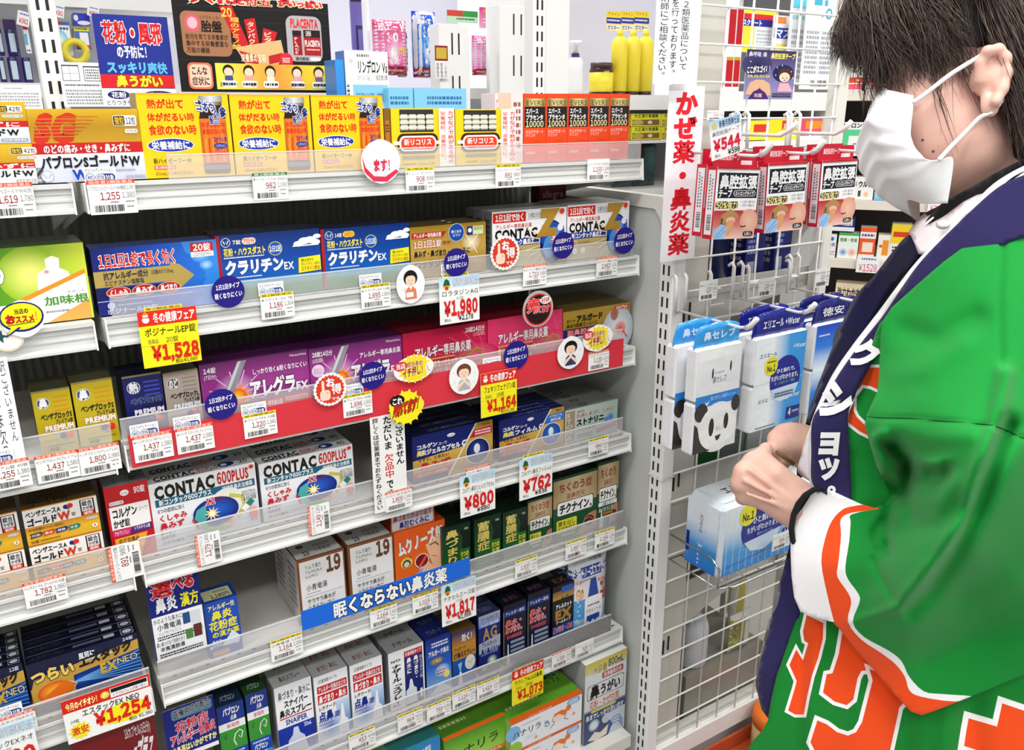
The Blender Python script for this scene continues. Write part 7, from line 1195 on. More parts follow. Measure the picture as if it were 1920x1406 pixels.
# ================================================================== end rack behind the grid
ex = empty('end_rack', 'ivory end rack with shelves behind the wire grid', 'rack', (PX0+.03, 1.1, 0))
MB().box(.0, .0, 0, .38, .012, .10).build('plinth', M_WHITE, ex)
dz_ = [EYE-.335, EYE-.72, EYE-.985, EYE-1.36]
M_BR = mat('bracket_enamel', '#b9b8b0', rough=.4)
for k, z in enumerate(dz_):
    if k < 3:
        MB().prism([(.0, z-.125), (.04, z-.125), (.10, z-.085), (.17, z-.055), (.25, z-.035), (.385, z-.02), (.385, z+.022), (0, z+.022)], .012, .016, 'y').build('bracket', M_BR, ex)
    MB().box(.0, .017, z-.014, .385, .44, z).build('shelf_board', M_BR, ex)
MB().prism([(.0, -.022+dz_[3]), (.39, -.022+dz_[3]), (.39, .012+dz_[3]), (.37, .022+dz_[3]), (0, .022+dz_[3])], -.022, -.008, 'y').build('base_rail', M_WHITE, ex)
MB().box(.0, -.008, dz_[3]-.03, .39, .016, dz_[3]+.03).build('base_frame', M_IVORY, ex)
MB().box(.0, .008, .1, .085, .016, EYE+.2).build('side_strip', mat('warm_grey_enamel', '#c9c6bc', rough=.45), ex)
MB().box(0, .45, .1, .385, .462, EYE-.3).build('far_side_board', mat('dull_grey_board', '#8f918c', rough=.5), ex)  # solid board added to darken the background seen through the grid
s = MB()
for zz in (EYE-.36, EYE-.705, EYE-1.09):
    for q in range(3): s.box(.014+.014*q, .0060, zz-.034+.006*q, .0175+.014*q, .0082, zz+.006*q)
prop(s.build('slot', M_SLOT, ex), kind='stuff')
GX = PX0+.03; shz = dz_
def inb(x, y, k, w_, d_, h_, label, col, front, rz=0, **kk): return carton(label, w_, h_, d_, col, front, dark_top(col), plain_side(col, '#8a8a90'), (x, y, shz[k]+.0005), rz, None, 1, **kk)
def navy(p): p.R(0, 0, 100, 100, '#16206a'); p.R(0, 0, 100, 9, '#c8c8cc'); p.M(10, 20, 50, 60, '#8a94c8', 5, 3); p.B(12, 70, 50, 88, c='#d8dcea', n=14)
inb(GX+.215, 1.135, 0, .055, .05, .135, 'navy carton with a silver lid strip behind the grid, left one', '#141c5c', navy); inb(GX+.30, 1.135, 0, .05, .05, .145, 'navy carton with a silver lid strip behind the grid, right one', '#141c5c', navy)
t = empty('round_tub', 'dark blue round tub with a printed lid behind the grid', 'tub', (GX+.145, 1.19, shz[0]+.0005)); MB().lathe([(.052, 0), (.055, .004), (.055, .1), (.057, .1)], 0, 0, 28).build('tub_body', mat('navy_lacquer', '#1c2866'), t); MB().lathe([(.058, .1), (.058, .112), (.05, .114)], 0, 0, 28).build('lid', M_WHITE, t)
inb(GX+.11, 1.14, 1, .075, .09, .115, 'dark green carton turned to the grid', '#1c5428', lambda p: (p.R(0, 0, 100, 100, '#22602e'), p.M(10, 20, 60, 40, '#4c8c58', 2, 3)))
inb(GX+.195, 1.14, 1, .07, .09, .13, 'grey carton with fine print behind the grid', '#7c8480', lambda p: (p.R(0, 0, 100, 100, '#6c7472'), p.M(10, 14, 90, 70, '#4c5452', 6, 3)))
inb(GX+.275, 1.14, 1, .09, .09, .12, 'light grey carton behind the hands', '#a0a4a4', lambda p: (p.R(0, 0, 100, 100, '#a4a8a8'), p.M(10, 14, 90, 50, '#6c7070', 4, 5)))
for k, (xx, lab) in enumerate(((.10, 'left'), (.19, 'middle'), (.28, 'right'))): inb(GX+xx, 1.14, 2, .08, .09, .11, 'dull grey carton low behind the grid, %s one' % lab, '#7a7872', lambda p: (p.R(0, 0, 100, 100, '#7c7a74'), p.R(10, 10, 90, 40, '#8c8a84'), p.M(14, 50, 80, 80, '#55534e', 3, 4)))
def whiteb(x, y, k, lab):
    t = empty('pump_bottle', 'clear white refill bottle with a ribbed cap, %s one behind the grid' % lab, 'bottle', (x, y, dz_[3]+.135), group='white refill bottles')
    MB().lathe([(.036, 0), (.038, .004), (.038, .09), (.034, .108), (.02, .122), (.016, .128), (.016, .134)], 0, 0, 24).build('bottle_body', mat('milky_plastic', '#c9ccd2', rough=.25), t); MB().lathe([(.018, .134), (.018, .146), (.0155, .147), (.0155, .185), (.008, .187)], 0, 0, 24).build('cap', mat('cap_grey', '#a9a9ac', rough=.4), t)
    MB().lathe([(.0185, .1345), (.0185, .140)], 0, 0, 24).build('pink_ring', mat('pink_plastic', '#c8a0a4'), t)
for x, y, l in ((GX+.175, 1.165, 'left'), (GX+.215, 1.245, 'middle'), (GX+.265, 1.325, 'right')): whiteb(x, y, 3, l)
t = empty('acrylic_step', 'smoke grey acrylic box stand under the white bottles', 'stand', (GX+.12, 1.12, dz_[3]+.0005)); MB().box(0, 0, 0, .255, .27, .134).build('stand_box', mat('smoke_plastic', '#8c8a80', rough=.2), t, bevel=.001); MB().box(.045, -.0012, .004, .048, .0002, .128).build('edge_line', M_SLOT, t)
pouch('olive and white refill pouch behind the grid', .07, .10, .02, lambda p: (p.R(0, 0, 100, 100, '#c9c9c4'), p.R(0, 12, 62, 92, '#a09c3a'), p.M(8, 20, 50, 60, '#5c5a20', 8, 3), p.R(42, 68, 56, 88, '#3a5a8c')), (GX+.265, 1.125, dz_[3]+.135), side='#c4c4bc', name='refill_pouch')
for q, (xx, yy, c) in enumerate(((.335, 1.19, '#b4a82c'), (.36, 1.24, '#c8ba34'))): pouch('yellow refill pouch behind the grid, %s one' % ('left', 'right')[q], .06, .15, .02, lambda p: (p.R(0, 0, 100, 100, '#d0cfc8'), p.Q([(30, 0), (80, 10), (70, 100), (20, 100)], '#b8aa2a')), (GX+xx, yy, dz_[3]+.135), side='#d2d0c4', name='refill_pouch')
# low base bin with orange goods
t = empty('base_bin', 'low white bin with an orange liner under the wire grid', 'bin', (GX+.02, .955, 0)); MB().box(0, 0, 0, .42, .12, .012).box(0, 0, 0, .42, .006, .05).box(0, .114, 0, .42, .12, .05).box(0, 0, 0, .006, .12, .05).box(.414, 0, 0, .42, .12, .05).build('bin_body', mat('orange_liner', '#b8502a', rough=.5), t)
t = empty('snack_jar', 'orange capped jar with a cream label at the foot of the grid', 'jar', (1.39, 1.02, .0125)); MB().lathe([(.05, 0), (.052, .004), (.052, .065), (.048, .07)], 0, 0, 28).build('jar_body', mat('cream_label', '#d8c890', rough=.4), t); MB().lathe([(.054, .07), (.054, .098), (.048, .103)], 0, 0, 28).build('lid', mat('orange_plastic', '#e8782a', rough=.35), t)
p = PR(.085, .05); p.T_(4, 4, 96, 44, '試用見本', '#3a2a1c', .04); p.M(8, 52, 90, 92, '#8a7a4a', 2, 3); V, T, C = p.arrays(); V, T, C = refine(V, T, C, .01); a_ = (V[:, 0]-.0425)/.0535; V = np.c_[.0530*np.sin(a_), -.0530*np.cos(a_)+V[:, 1], V[:, 2]+.012]; link('label_print', tri_mesh('label_print', V, T, M_PAPER, C), t)
t = empty('cable_tie', 'white cable tie looped around the corner post', 'tie', (PX0, PY0, atx(1226, 893, PX0)[2])); MB().tube([(-.002, .037, 0), (-.002, -.002, .0), (.033, -.002, 0), (.033, .037, 0), (-.002, .037, 0)], .0016, 6).build('strap', M_WIRE, t)
a = at(1366, 224, .90); t = empty('label_arm', 'bent white wire arm holding the tilted price card', 'hook', (1.10, GY-.008, EYE-.021), group='white label arms')
MB().tube([(0, 0, 0), (0, -.05, 0), (a[0]-1.10, .905-GY+.008, a[2]-EYE+.021), (a[0]-1.10, .9015-GY+.008, a[2]-EYE+.003)], .0022, 8).build('arm', M_WIRE, t)
# ================================================================== the shop assistant
from mathutils.geometry import delaunay_2d_cdt
person = empty('person', 'person in a green festival coat and white mask, left arm bent, both hands together', 'person', tuple(np.array([*atd(1860, 700, 1.0)[:2], 0])))
PB = np.array(person.location)
def plink(name, me, parent=person): return link(name, me, parent)
def V2(v): return np.asarray(v, float)-(PB)
# ---- signed distance body: surface nets
def rcone(P, a, b, r1, r2):
    a, b = np.array(a), np.array(b); ab = b-a; t = np.clip(((P-a)@ab)/(ab@ab), 0, 1); return np.linalg.norm(P-a-t[:, None]*ab, axis=1)-(r1+(r2-r1)*t)
def ell(P, c, ax, r):                               # ax: 3 orthonormal rows
    q = (P-np.array(c))@np.array(ax).T/np.array(r); k0 = np.linalg.norm(q, axis=1); k1 = np.linalg.norm(q/np.array(r), axis=1)+1e-9; return k0*(k0-1)/k1
def smin(a, b, k): h = np.clip(.5+.5*(b-a)/k, 0, 1); return b*(1-h)+a*h-k*h*(1-h)
def nets(f, lo, hi, h):
    lo = np.array(lo); n = np.ceil((np.array(hi)-lo)/h).astype(int)+1
    g = np.stack(np.meshgrid(*[lo[i]+h*np.arange(n[i]) for i in range(3)], indexing='ij'), -1).reshape(-1, 3)
    D_ = np.concatenate([f(g[i:i+200000]) for i in range(0, len(g), 200000)]).reshape(n); S = D_ < 0
    c = np.zeros(n-1, int); acc = np.zeros((*(n-1), 3)); cnt = np.zeros(n-1)
    corners = [(i, j, k) for i in (0, 1) for j in (0, 1) for k in (0, 1)]
    sl = lambda o: tuple(slice(o[a], n[a]-1+o[a]) for a in range(3))
    for ax in range(3):
        for o in corners:
            if o[ax]: continue
            o2 = list(o); o2[ax] = 1; A, B = D_[sl(o)], D_[sl(o2)]; x = (A < 0) != (B < 0); t = np.where(x, A/np.where(x, A-B, 1), 0)
            p = [np.full(A.shape, float(o[a])) for a in range(3)]; p[ax] = t
            for a in range(3): acc[..., a] += np.where(x, p[a], 0)
            cnt += x
    act = cnt > 0; idx = -np.ones(n-1, int); idx[act] = np.arange(act.sum()); ii = np.argwhere(act)
    V = lo+h*(ii+acc[act]/cnt[act][:, None]); F = []
    for ax in range(3):
        u, v = [(1, 2), (2, 0), (0, 1)][ax]; s0 = [slice(0, n[a]) for a in range(3)]; s1 = list(s0); s0[ax] = slice(0, n[ax]-1); s1[ax] = slice(1, n[ax])
        A, B = S[tuple(s0)], S[tuple(s1)]; e = np.argwhere(A != B); e = e[(e[:, u] > 0) & (e[:, v] > 0) & (e[:, u] < n[u]-1) & (e[:, v] < n[v]-1)]
        if not len(e): continue
        fl = A[tuple(e.T)]; q = []
        for du, dv in ((-1, -1), (0, -1), (0, 0), (-1, 0)): k = e.copy(); k[:, u] += du; k[:, v] += dv; q.append(idx[tuple(k.T)])
        q = np.stack(q, 1); q[~fl] = q[~fl][:, ::-1]; F.append(q)
    return V, np.vstack(F)
SKIN = mat('skin', '#e4b6a6', rough=.45, spec=.35, noise=(55, .10), bump=('noise', 260, .25, .0006), Subsurface_Weight=.12, Subsurface_Scale=.01)
HAIRM = mat('dark_brown_hair', rough=.38, spec=.5, attr=True)
R3, U3, F3 = Rv, Uv, Fv
ca = math.cos(math.radians(12)); sa = math.sin(math.radians(12))
fx = -R3*ca+F3*sa; fz = R3*sa+F3*ca; tl_ = math.radians(9); fx2 = fx*math.cos(tl_)-U3*math.sin(tl_); fu = U3*math.cos(tl_)+fx*math.sin(tl_); HA = [fx2, fu, fz]
def K(px, py, t): return atd(px, py, t)
HC = K(1842, 78, .948)
def head(P):
    d = ell(P, HC, HA, (.098, .090, .074))
    d = smin(d, ell(P, K(1752, 192, .944), HA, (.058, .084, .056)), .03)
    d = smin(d, rcone(P, K(1748, 312, .944), K(1835, 275, .905), .022, .024), .03); d = smin(d, rcone(P, K(1748, 312, .946), K(1850, 275, .985), .022, .024), .03)
    d = smin(d, ell(P, K(1775, 235, .906), HA, (.04, .045, .022)), .03)          # cheek
    d = smin(d, rcone(P, K(1666, 128, .945), K(1694, 120, .915), .010, .010), .02)   # brow
    d = smin(d, rcone(P, K(1660, 150, .944), K(1652, 205, .944), .007, .009), .012)  # nose
    d = -smin(-d, ell(P, K(1648, 158, .905), HA, (.012, .010, .018)), .010)          # eye socket
    d = smin(d, rcone(P, K(1895, 215, .955), K(1985, 470, .965), .056, .060), .035)
    d = smin(d, rcone(P, K(1810, 300, .945), K(1900, 430, .955), .030, .042), .04)   # throat
    d = np.minimum(d, rcone(P, K(1965, 430, .96), K(2010, 540, .97), .066, .085))
    return d
Vh, Fh = nets(head, HC+[-.23, -.23, -.33], HC+[.26, .25, .15], .0038)
# ear
def ear(P):
    pts = [(1838, 150), (1838, 118), (1852, 96), (1872, 92), (1886, 108), (1888, 136), (1880, 166), (1868, 190)]; d = np.full(len(P), 1.0)
    for i in range(len(pts)-1): d = smin(d, rcone(P, K(*pts[i], .850 if i > 1 else .858), K(*pts[i+1], .848 if i else .854), .0052, .0052), .004)
    d = smin(d, ell(P, K(1856, 200, .858), HA, (.0085, .0105, .006)), .006)
    d = smin(d, rcone(P, K(1850, 185, .860), K(1842, 160, .864), .005, .004), .006)
    d = smin(d, rcone(P, K(1860, 112, .856), K(1868, 165, .856), .0035, .004), .004)
    d = smin(d, ell(P, K(1864, 145, .866), HA, (.014, .026, .004)), .003); d = smin(d, rcone(P, K(1848, 150, .868), K(1848, 150, .895), .016, .02), .008)
    return d
Ve, Fe = nets(ear, K(1855, 150, .87)+[-.045]*3, K(1855, 150, .87)+[.045]*3, .0016)
# near hand and forearm
def chain(P, d, pts, rs, k=.004):
    e = np.full(len(P), 1.0)
    for i in range(len(pts)-1): e = np.minimum(e, rcone(P, K(*pts[i]), K(*pts[i+1]), rs[i], rs[i+1])) if i == 0 else smin(e, rcone(P, K(*pts[i]), K(*pts[i+1]), rs[i], rs[i+1]), .002)
    return smin(d, e, k)
def hand1(P):
    d = rcone(P, K(1512, 957, 1.078), K(1660, 1015, 1.055), .026, .030)
    d = smin(d, rcone(P, K(1512, 958, 1.075), K(1478, 940, 1.085), .026, .029), .02)
    kn = [(1410, 866, 1.086), (1394, 884, 1.080), (1388, 905, 1.084), (1396, 927, 1.094)]
    for i, q in enumerate(kn): d = smin(d, rcone(P, K(1482, 922+i*9, 1.084+.003*i), K(*q), .0185, (.0128, .0130, .0124, .0115)[i]), .009)
    for i, q in enumerate(kn):
        a, b, t = q
        d = chain(P, d, [(a, b, t+.002), (a-9+2*i, b+12-2*i, t+.034), (a+18, b+20-3*i, t+.060), (a+40, b+10-3*i, t+.052)], [.0122, .0098, .0088, .0078], .0022)
    d = chain(P, d, [(1490, 925, 1.078), (1455, 888, 1.074), (1428, 858, 1.084), (1436, 842, 1.100)], [.019, .0145, .0115, .0092], .010)
    for (a, b), (a2, b2) in (((1478, 935), (1405, 880)), ((1480, 945), (1398, 902)), ((1482, 955), (1400, 925))): d = smin(d, rcone(P, K(a, b, 1.060), K(a2, b2, 1.066), .0028, .0024), .006)
    return d
V1, F1 = nets(hand1, K(1480, 930, 1.07)+[-.17, -.17, -.16], K(1480, 930, 1.07)+[.22, .16, .13], .0026)
def hand2(P):
    d = rcone(P, K(1600, 900, 1.20), K(1520, 845, 1.17), .030, .026); d = smin(d, rcone(P, K(1520, 842, 1.17), K(1478, 826, 1.155), .027, .022), .02)
    kn = [(1456, 823, 1.142), (1470, 815, 1.152), (1486, 812, 1.162), (1500, 814, 1.172)]
    for q in kn: d = smin(d, rcone(P, K(1520, 838, 1.165), K(*q), .018, .0125), .012)
    for i, (a, b, t) in enumerate(kn): d = chain(P, d, [(a, b, t), (a-6, b+20, t-.022), (a+2, b+42, t-.018), (a+14, b+46, t-.004)], [.0115, .0100, .0092, .0080], .0035)
    d = chain(P, d, [(1500, 840, 1.15), (1470, 838, 1.13), (1448, 842, 1.118)], [.015, .0115, .0092], .008)
    return d
V2_, F2 = nets(hand2, K(1500, 840, 1.15)+[-.13, -.13, -.13], K(1500, 840, 1.15)+[.15, .13, .11], .0028)
# torso, arms and legs under the clothes
NB = K(1985, 500, .97); hip = NB+np.array([-.03, .02, -.52]); SD = -(R3*0+F3)*1.0; side = np.array([F3[0], F3[1], 0]); side /= np.linalg.norm(side); fr_ = np.array([-side[1], side[0], 0]); 
def torso(P):
    AX = [fr_, np.array([0, 0, 1.]), side]
    d = ell(P, NB+[0, 0, -.20], AX, (.115, .24, .165)); d = smin(d, ell(P, NB+[0, 0, -.46], AX, (.11, .16, .105)), .06)
    for s in (-1, 1):
        h = NB+side*s*.055+[0, 0, -.55]; kn = h+[0, 0, -.37]+fr_*.02; an = np.array([h[0], h[1], .09])
        d = smin(d, rcone(P, h, kn, .068, .050), .04); d = smin(d, rcone(P, kn, an, .052, .034), .02)
        d = smin(d, rcone(P, np.array([an[0], an[1], .04])-fr_*.03, np.array([an[0], an[1], .032])+fr_*.13, .038, .030), .02)
        sh = NB+side*s*.16+[0, 0, -.045]; el = K(1800, 1020, .99) if s < 0 else K(1800, 950, 1.22)
        d = smin(d, rcone(P, sh, el, .052, .040), .04); d = smin(d, rcone(P, el, K(1690, 1025, 1.055) if s < 0 else K(1600, 900, 1.20), .036, .030), .02)
    return d
Vt, Ft = nets(torso, np.array([NB[0]-.5, NB[1]-.42, -.012]), np.array([NB[0]+.42, NB[1]+.45, NB[2]+.12]), .012)
Vt[:, 2] = np.maximum(Vt[:, 2], .001)
Vb = []; Fb = []; n = 0
for V, F in ((Vt, Ft), (Vh, Fh), (Ve, Fe), (V1, F1), (V2_, F2)): Vb.append(V); Fb.append(F+n); n += len(V)
body = plink('body', tri_mesh('body', V2(np.vstack(Vb)), np.vstack(Fb), SKIN, smooth=True))
# facial details
LASH = mat('dark_lash', '#2a1c1a', rough=.5)
MB().tube([V2(K(*q)) for q in ((1649, 158, .925), (1655, 161, .912), (1662, 159, .905))], .0013, 6).build('eyelash', LASH, body)
mm = MB(); [mm.lathe([(.0012, -.0006), (.0014, 0), (.0008, .0008)], 0, 0, 8) for _ in range(1)]
for i, (a, b, t) in enumerate(((1723, 260, .8800), (1747, 290, .8755), (1741, 320, .88))[:2]):
    q = V2(K(a, b, t+.004)); rv = Vh-np.array([0, 0, EYE]); tv = rv@F3; dd_ = (960+FPX*(rv@R3)/tv-a)**2+(703-FPX*(rv@U3)/tv-b)**2; c9 = np.where(dd_ < 64)[0]; q = V2(Vh[c9[tv[c9].argmin()]]); m_ = MB(); m_.tube([q-F3*.0008, q-F3*.0002, q+F3*.001], [.0006, .0015, .0016], 8); m_.build('mole', mat('mole_brown', '#7a4a3c', rough=.6), body)

# ---- cloth pieces: outline, depth field, colour fields, folds
def rbf(ctrl):
    C = np.array(ctrl, float); X = C[:, :2]/300; n = len(X); r = np.linalg.norm(X[:, None]-X[None], axis=2); Kk = r**2*np.log(r+1e-9); Pm = np.c_[np.ones(n), X]
    A = np.block([[Kk+np.eye(n)*1e-4, Pm], [Pm.T, np.zeros((3, 3))]]); s = np.linalg.solve(A, np.r_[C[:, 2], 0, 0, 0])
    def f(q): q = np.atleast_2d(q)/300; r = np.linalg.norm(q[:, None]-X[None], axis=2); return (r**2*np.log(r+1e-9))@s[:n]+s[n]+q@s[n+1:]
    return f
def segd(Q, pts, closed=False):
    pts = np.array(pts, float); d = np.full(len(Q), 1e9); m_ = len(pts)-(0 if closed else 1)
    for i in range(m_):
        a, b = pts[i], pts[(i+1) % len(pts)]; ab = b-a; t = np.clip(((Q-a)@ab)/(ab@ab+1e-9), 0, 1); d = np.minimum(d, np.linalg.norm(Q-a-t[:, None]*ab, axis=1))
    return d
def inside(Q, poly):
    x, y = Q[:, 0], Q[:, 1]; r = np.zeros(len(Q), bool); n = len(poly)
    for i in range(n):
        (x1, y1), (x2, y2) = poly[i], poly[(i+1) % n]; c = ((y1 > y) != (y2 > y)) & (x < (x2-x1)*(y-y1)/((y2-y1) or 1e-9)+x1); r ^= c
    return r
def smooth_line(pts, n=6, closed=False):
    P = [np.array(p, float) for p in pts]; m_ = len(P); out = []
    for i in range(m_ if closed else m_-1):
        g = lambda k: P[k % m_] if closed else P[min(max(k, 0), m_-1)]
        a, b, c, d = g(i-1), g(i), g(i+1), g(i+2)
        for k in range(n): t = k/n; out.append(.5*((2*b)+(c-a)*t+(2*a-5*b+4*c-d)*t*t+(3*b-a-3*c+d)*t**3))
    if not closed: out.append(P[-1])
    return [tuple(p) for p in out]
def offset_poly(poly, w):
    P = np.array(poly, float); a = np.roll(P, 1, 0); b = np.roll(P, -1, 0); area = .5*np.sum(P[:, 0]*b[:, 1]-b[:, 0]*P[:, 1]); sg_ = 1 if area > 0 else -1
    n1 = (P-a); n1 = np.c_[n1[:, 1], -n1[:, 0]]/(np.linalg.norm(n1, axis=1)[:, None]+1e-9); n2 = (b-P); n2 = np.c_[n2[:, 1], -n2[:, 0]]/(np.linalg.norm(n2, axis=1)[:, None]+1e-9)
    m_ = n1+n2; m_ /= np.maximum(np.linalg.norm(m_, axis=1)[:, None]**2/2, .45); return [tuple(p) for p in P+sg_*w*m_]
CLOTH = mat('woven_cotton', rough=.85, spec=.15, attr=True, bump=('noise', 900, .35, .0006), Sheen_Weight=.12)
def cloth(name, poly, ctrl, col, regions=(), sp=9, th=.004, edge=5, folds=(), mt=None, parent=person, smooth=True, cons=True, slope=None):
    poly = smooth_line(poly, 5, True) if smooth else poly; f = rbf(ctrl)
    pv = [tuple(p) for p in poly]
    # even boundary
    B = []; 
    for i in range(len(pv)):
        a, b = np.array(pv[i]), np.array(pv[(i+1) % len(pv)]); n = max(1, int(np.linalg.norm(b-a)/sp)); B += [tuple(a+(b-a)*k/n) for k in range(n)]
    nb = len(B); A = np.array(pv); x0, y0 = A.min(0); x1, y1 = A.max(0); gx, gy = np.meshgrid(np.arange(x0, x1, sp), np.arange(y0, y1, sp*.87)); gx = gx+(np.arange(gx.shape[0])[:, None] % 2)*sp/2
    G = np.c_[gx.ravel(), gy.ravel()]; G = G[inside(G, B)]; G = G[segd(G, B, True) > sp*.5]
    verts = [Vector(p) for p in B]+[Vector(p) for p in G]; edges = [(i, (i+1) % nb) for i in range(nb)]
    if cons:
        for rp, rc in regions:
            k = len(verts); Rr = []
            for i in range(len(rp)):
                a, b = np.array(rp[i], float), np.array(rp[(i+1) % len(rp)], float); n = max(1, int(np.linalg.norm(b-a)/sp)); Rr += [tuple(a+(b-a)*q/n) for q in range(n)]
            verts += [Vector(p) for p in Rr]; edges += [(k+i, k+(i+1) % len(Rr)) for i in range(len(Rr))]
    vo, eo, fo, *_ = delaunay_2d_cdt(verts, edges, [], 0, .05)
    P = np.array([tuple(v) for v in vo]); T = np.array([t for t in fo if len(t) == 3]); cen = P[T].mean(1); k = inside(cen, B); T = T[k]; cen = cen[k]
    t = f(P); 
    for pts, wd, amp in folds:
        if len(pts[0]) == 3:                         # a fold whose strength changes along it
            pa = np.array(pts); dd = np.array([segd(P, [pa[i, :2], pa[i+1, :2]]) for i in range(len(pa)-1)]); j = dd.argmin(0); am = pa[:, 2][j]; t = t+amp*am*np.exp(-(dd.min(0)/wd)**2)
        else: t = t+amp*np.exp(-(segd(P, pts)/wd)**2)
    d = segd(P, B, True); front = np.array([atd(p[0], p[1], q) for p, q in zip(P, t)]); thk = th*np.sqrt(np.clip(d/edge, 0, 1)); back = np.array([atd(p[0], p[1], q+w_) for p, q, w_ in zip(P, t, thk)])
    bd = d < .02; n = len(P); bi = np.where(bd, np.arange(n), np.arange(n)+n); V = np.vstack([front, back]); F = np.vstack([T, bi[T][:, ::-1]])
    C = np.tile(lin(col), (len(T), 1))
    for rp, rc in regions: C[inside(cen, rp)] = lin(rc)
    me = bpy.data.meshes.new(name); me.from_pydata([tuple(v) for v in V2(V)], [], [tuple(int(i) for i in f_) for f_ in F]); me.polygons.foreach_set('use_smooth', [True]*len(F))
    a = me.color_attributes.new('Col', 'FLOAT_COLOR', 'CORNER'); CC = np.ones((len(F)*3, 4)); CC[:, :3] = np.repeat(np.vstack([C, C]), 3, 0); a.data.foreach_set('color', CC.ravel()); me.materials.append(mt or CLOTH); me.update()
    o = plink(name, me, parent); return o, f
GR, NV, OG, WT = '#148a35', '#2b2654', '#ee4f1c', '#f6f4f6'
# far side of the coat: lining and far collar band
cloth('coat_lining', [(1722, 470), (1745, 500), (1700, 560), (1640, 620), (1590, 700), (1540, 820), (1500, 900), (1496, 860), (1520, 760), (1560, 660), (1620, 560), (1690, 470)], [(1722, 480, 1.03), (1620, 600, 1.12), (1540, 800, 1.17), (1500, 890, 1.18), (1700, 540, 1.04)], '#0d5a22', th=.006)
cloth('far_collar_band', [(1703, 440), (1724, 470), (1726, 482), (1690, 520), (1645, 580), (1608, 650), (1566, 702), (1546, 752), (1520, 800), (1512, 850), (1503, 862), (1504, 840), (1513, 789), (1523, 754), (1541, 702), (1570, 627), (1600, 560), (1640, 515)], [(1705, 445, 1.0), (1720, 478, .985), (1640, 530, 1.09), (1600, 600, 1.10), (1550, 702, 1.15), (1512, 800, 1.17), (1504, 855, 1.17), (1640, 580, 1.08)], '#15123a', th=.005)
cloth('inner_shirt', [(1546, 752), (1566, 705), (1600, 690), (1600, 800), (1560, 930), (1522, 905), (1496, 884), (1503, 850), (1516, 808)], [(1560, 710, 1.10), (1500, 880, 1.125), (1520, 800, 1.12), (1560, 920, 1.10), (1600, 750, 1.09)], '#eeeaf2', th=.005)
# black undershirt and white polo collar
cloth('undershirt', [(1735, 422), (1747, 400), (1772, 377), (1822, 350), (1870, 322), (1925, 296), (1990, 276), (1996, 300), (1925, 320), (1880, 352), (1840, 372), (1790, 398)], [(1740, 412, .93), (1800, 370, .905), (1860, 335, .882), (1925, 308, .868), (1990, 288, .862), (1800, 390, .90)], '#101014', th=.01)
cloth('shirt_collar', [(1704, 433), (1722, 414), (1745, 402), (1752, 408), (1735, 424), (1770, 405), (1806, 378), (1830, 366), (1880, 350), (1880, 362), (1814, 402), (1780, 440), (1738, 478), (1722, 476), (1716, 460)], [(1706, 434, .945), (1745, 405, .93), (1806, 382, .893), (1880, 354, .872), (1736, 474, .912), (1780, 430, .893), (1720, 450, .925)], '#e6dde0', th=.004, regions=[], folds=[([(1745, 440), (1800, 400)], 10, -.002)], smooth=False)
cl_o, _ = cloth('collar_stand', [(1707, 432), (1728, 404), (1760, 386), (1776, 378), (1750, 398), (1735, 424)], [(1707, 432, .95), (1760, 386, .94), (1740, 410, .945), (1776, 378, .935), (1728, 404, .95)], '#8c7e78', th=.004)
# near collar band
BF = [(1995, 300, .850), (1925, 355, .858), (1865, 352, .870), (1730, 484, .905), (1655, 590, .955), (1572, 702, .99), (1547, 749, 1.0), (1521, 800, 1.01), (1521, 900, 1.03), (1590, 936, 1.01), (1586, 820, .995), (1615, 702, .975), (1700, 552, .92), (1770, 492, .89), (1840, 440, .868), (1925, 405, .855)]
cloth('collar_trim', [(1990, 285), (1925, 308), (1862, 345), (1812, 396), (1722, 486), (1647, 584), (1600, 645), (1562, 700), (1535, 756), (1519, 800), (1516, 850), (1519, 905), (1540, 918), (1560, 800), (1600, 700), (1680, 590), (1750, 500), (1840, 410), (1925, 350), (1995, 310)], [(a, b, t+.0035) for a, b, t in BF], WT, th=.003)
band, bf = cloth('collar_band', [(1995, 300), (1925, 326), (1870, 352), (1800, 415), (1730, 486), (1690, 540), (1655, 592), (1612, 646), (1572, 702), (1547, 749), (1523, 788), (1521, 850), (1522, 903), (1545, 925), (1592, 945), (1596, 900), (1590, 786), (1602, 745), (1622, 704), (1660, 640), (1700, 590), (1790, 530), (1860, 470), (1930, 440), (1995, 420)], BF, NV, th=.006, folds=[([(1540, 760), (1600, 750)], 14, .004)])
cloth('lower_collar_band', [(1484, 1010), (1490, 1080), (1502, 1150), (1494, 1170), (1466, 1241), (1456, 1272), (1441, 1348), (1428, 1330), (1417, 1287), (1424, 1240), (1441, 1181), (1458, 1110), (1472, 1054)], [(1480, 1050, 1.13), (1495, 1160, 1.11), (1442, 1190, 1.13), (1420, 1287, 1.13), (1440, 1345, 1.12), (1465, 1245, 1.10)], NV, th=.006, smooth=False)
cloth('lower_trim', [(1478, 1040), (1476, 1060), (1446, 1182), (1424, 1270), (1416, 1288), (1420, 1250), (1437, 1180), (1462, 1090)], [(1475, 1050, 1.136), (1440, 1190, 1.136), (1420, 1280, 1.136), (1460, 1100, 1.137)], WT, th=.003, smooth=False)
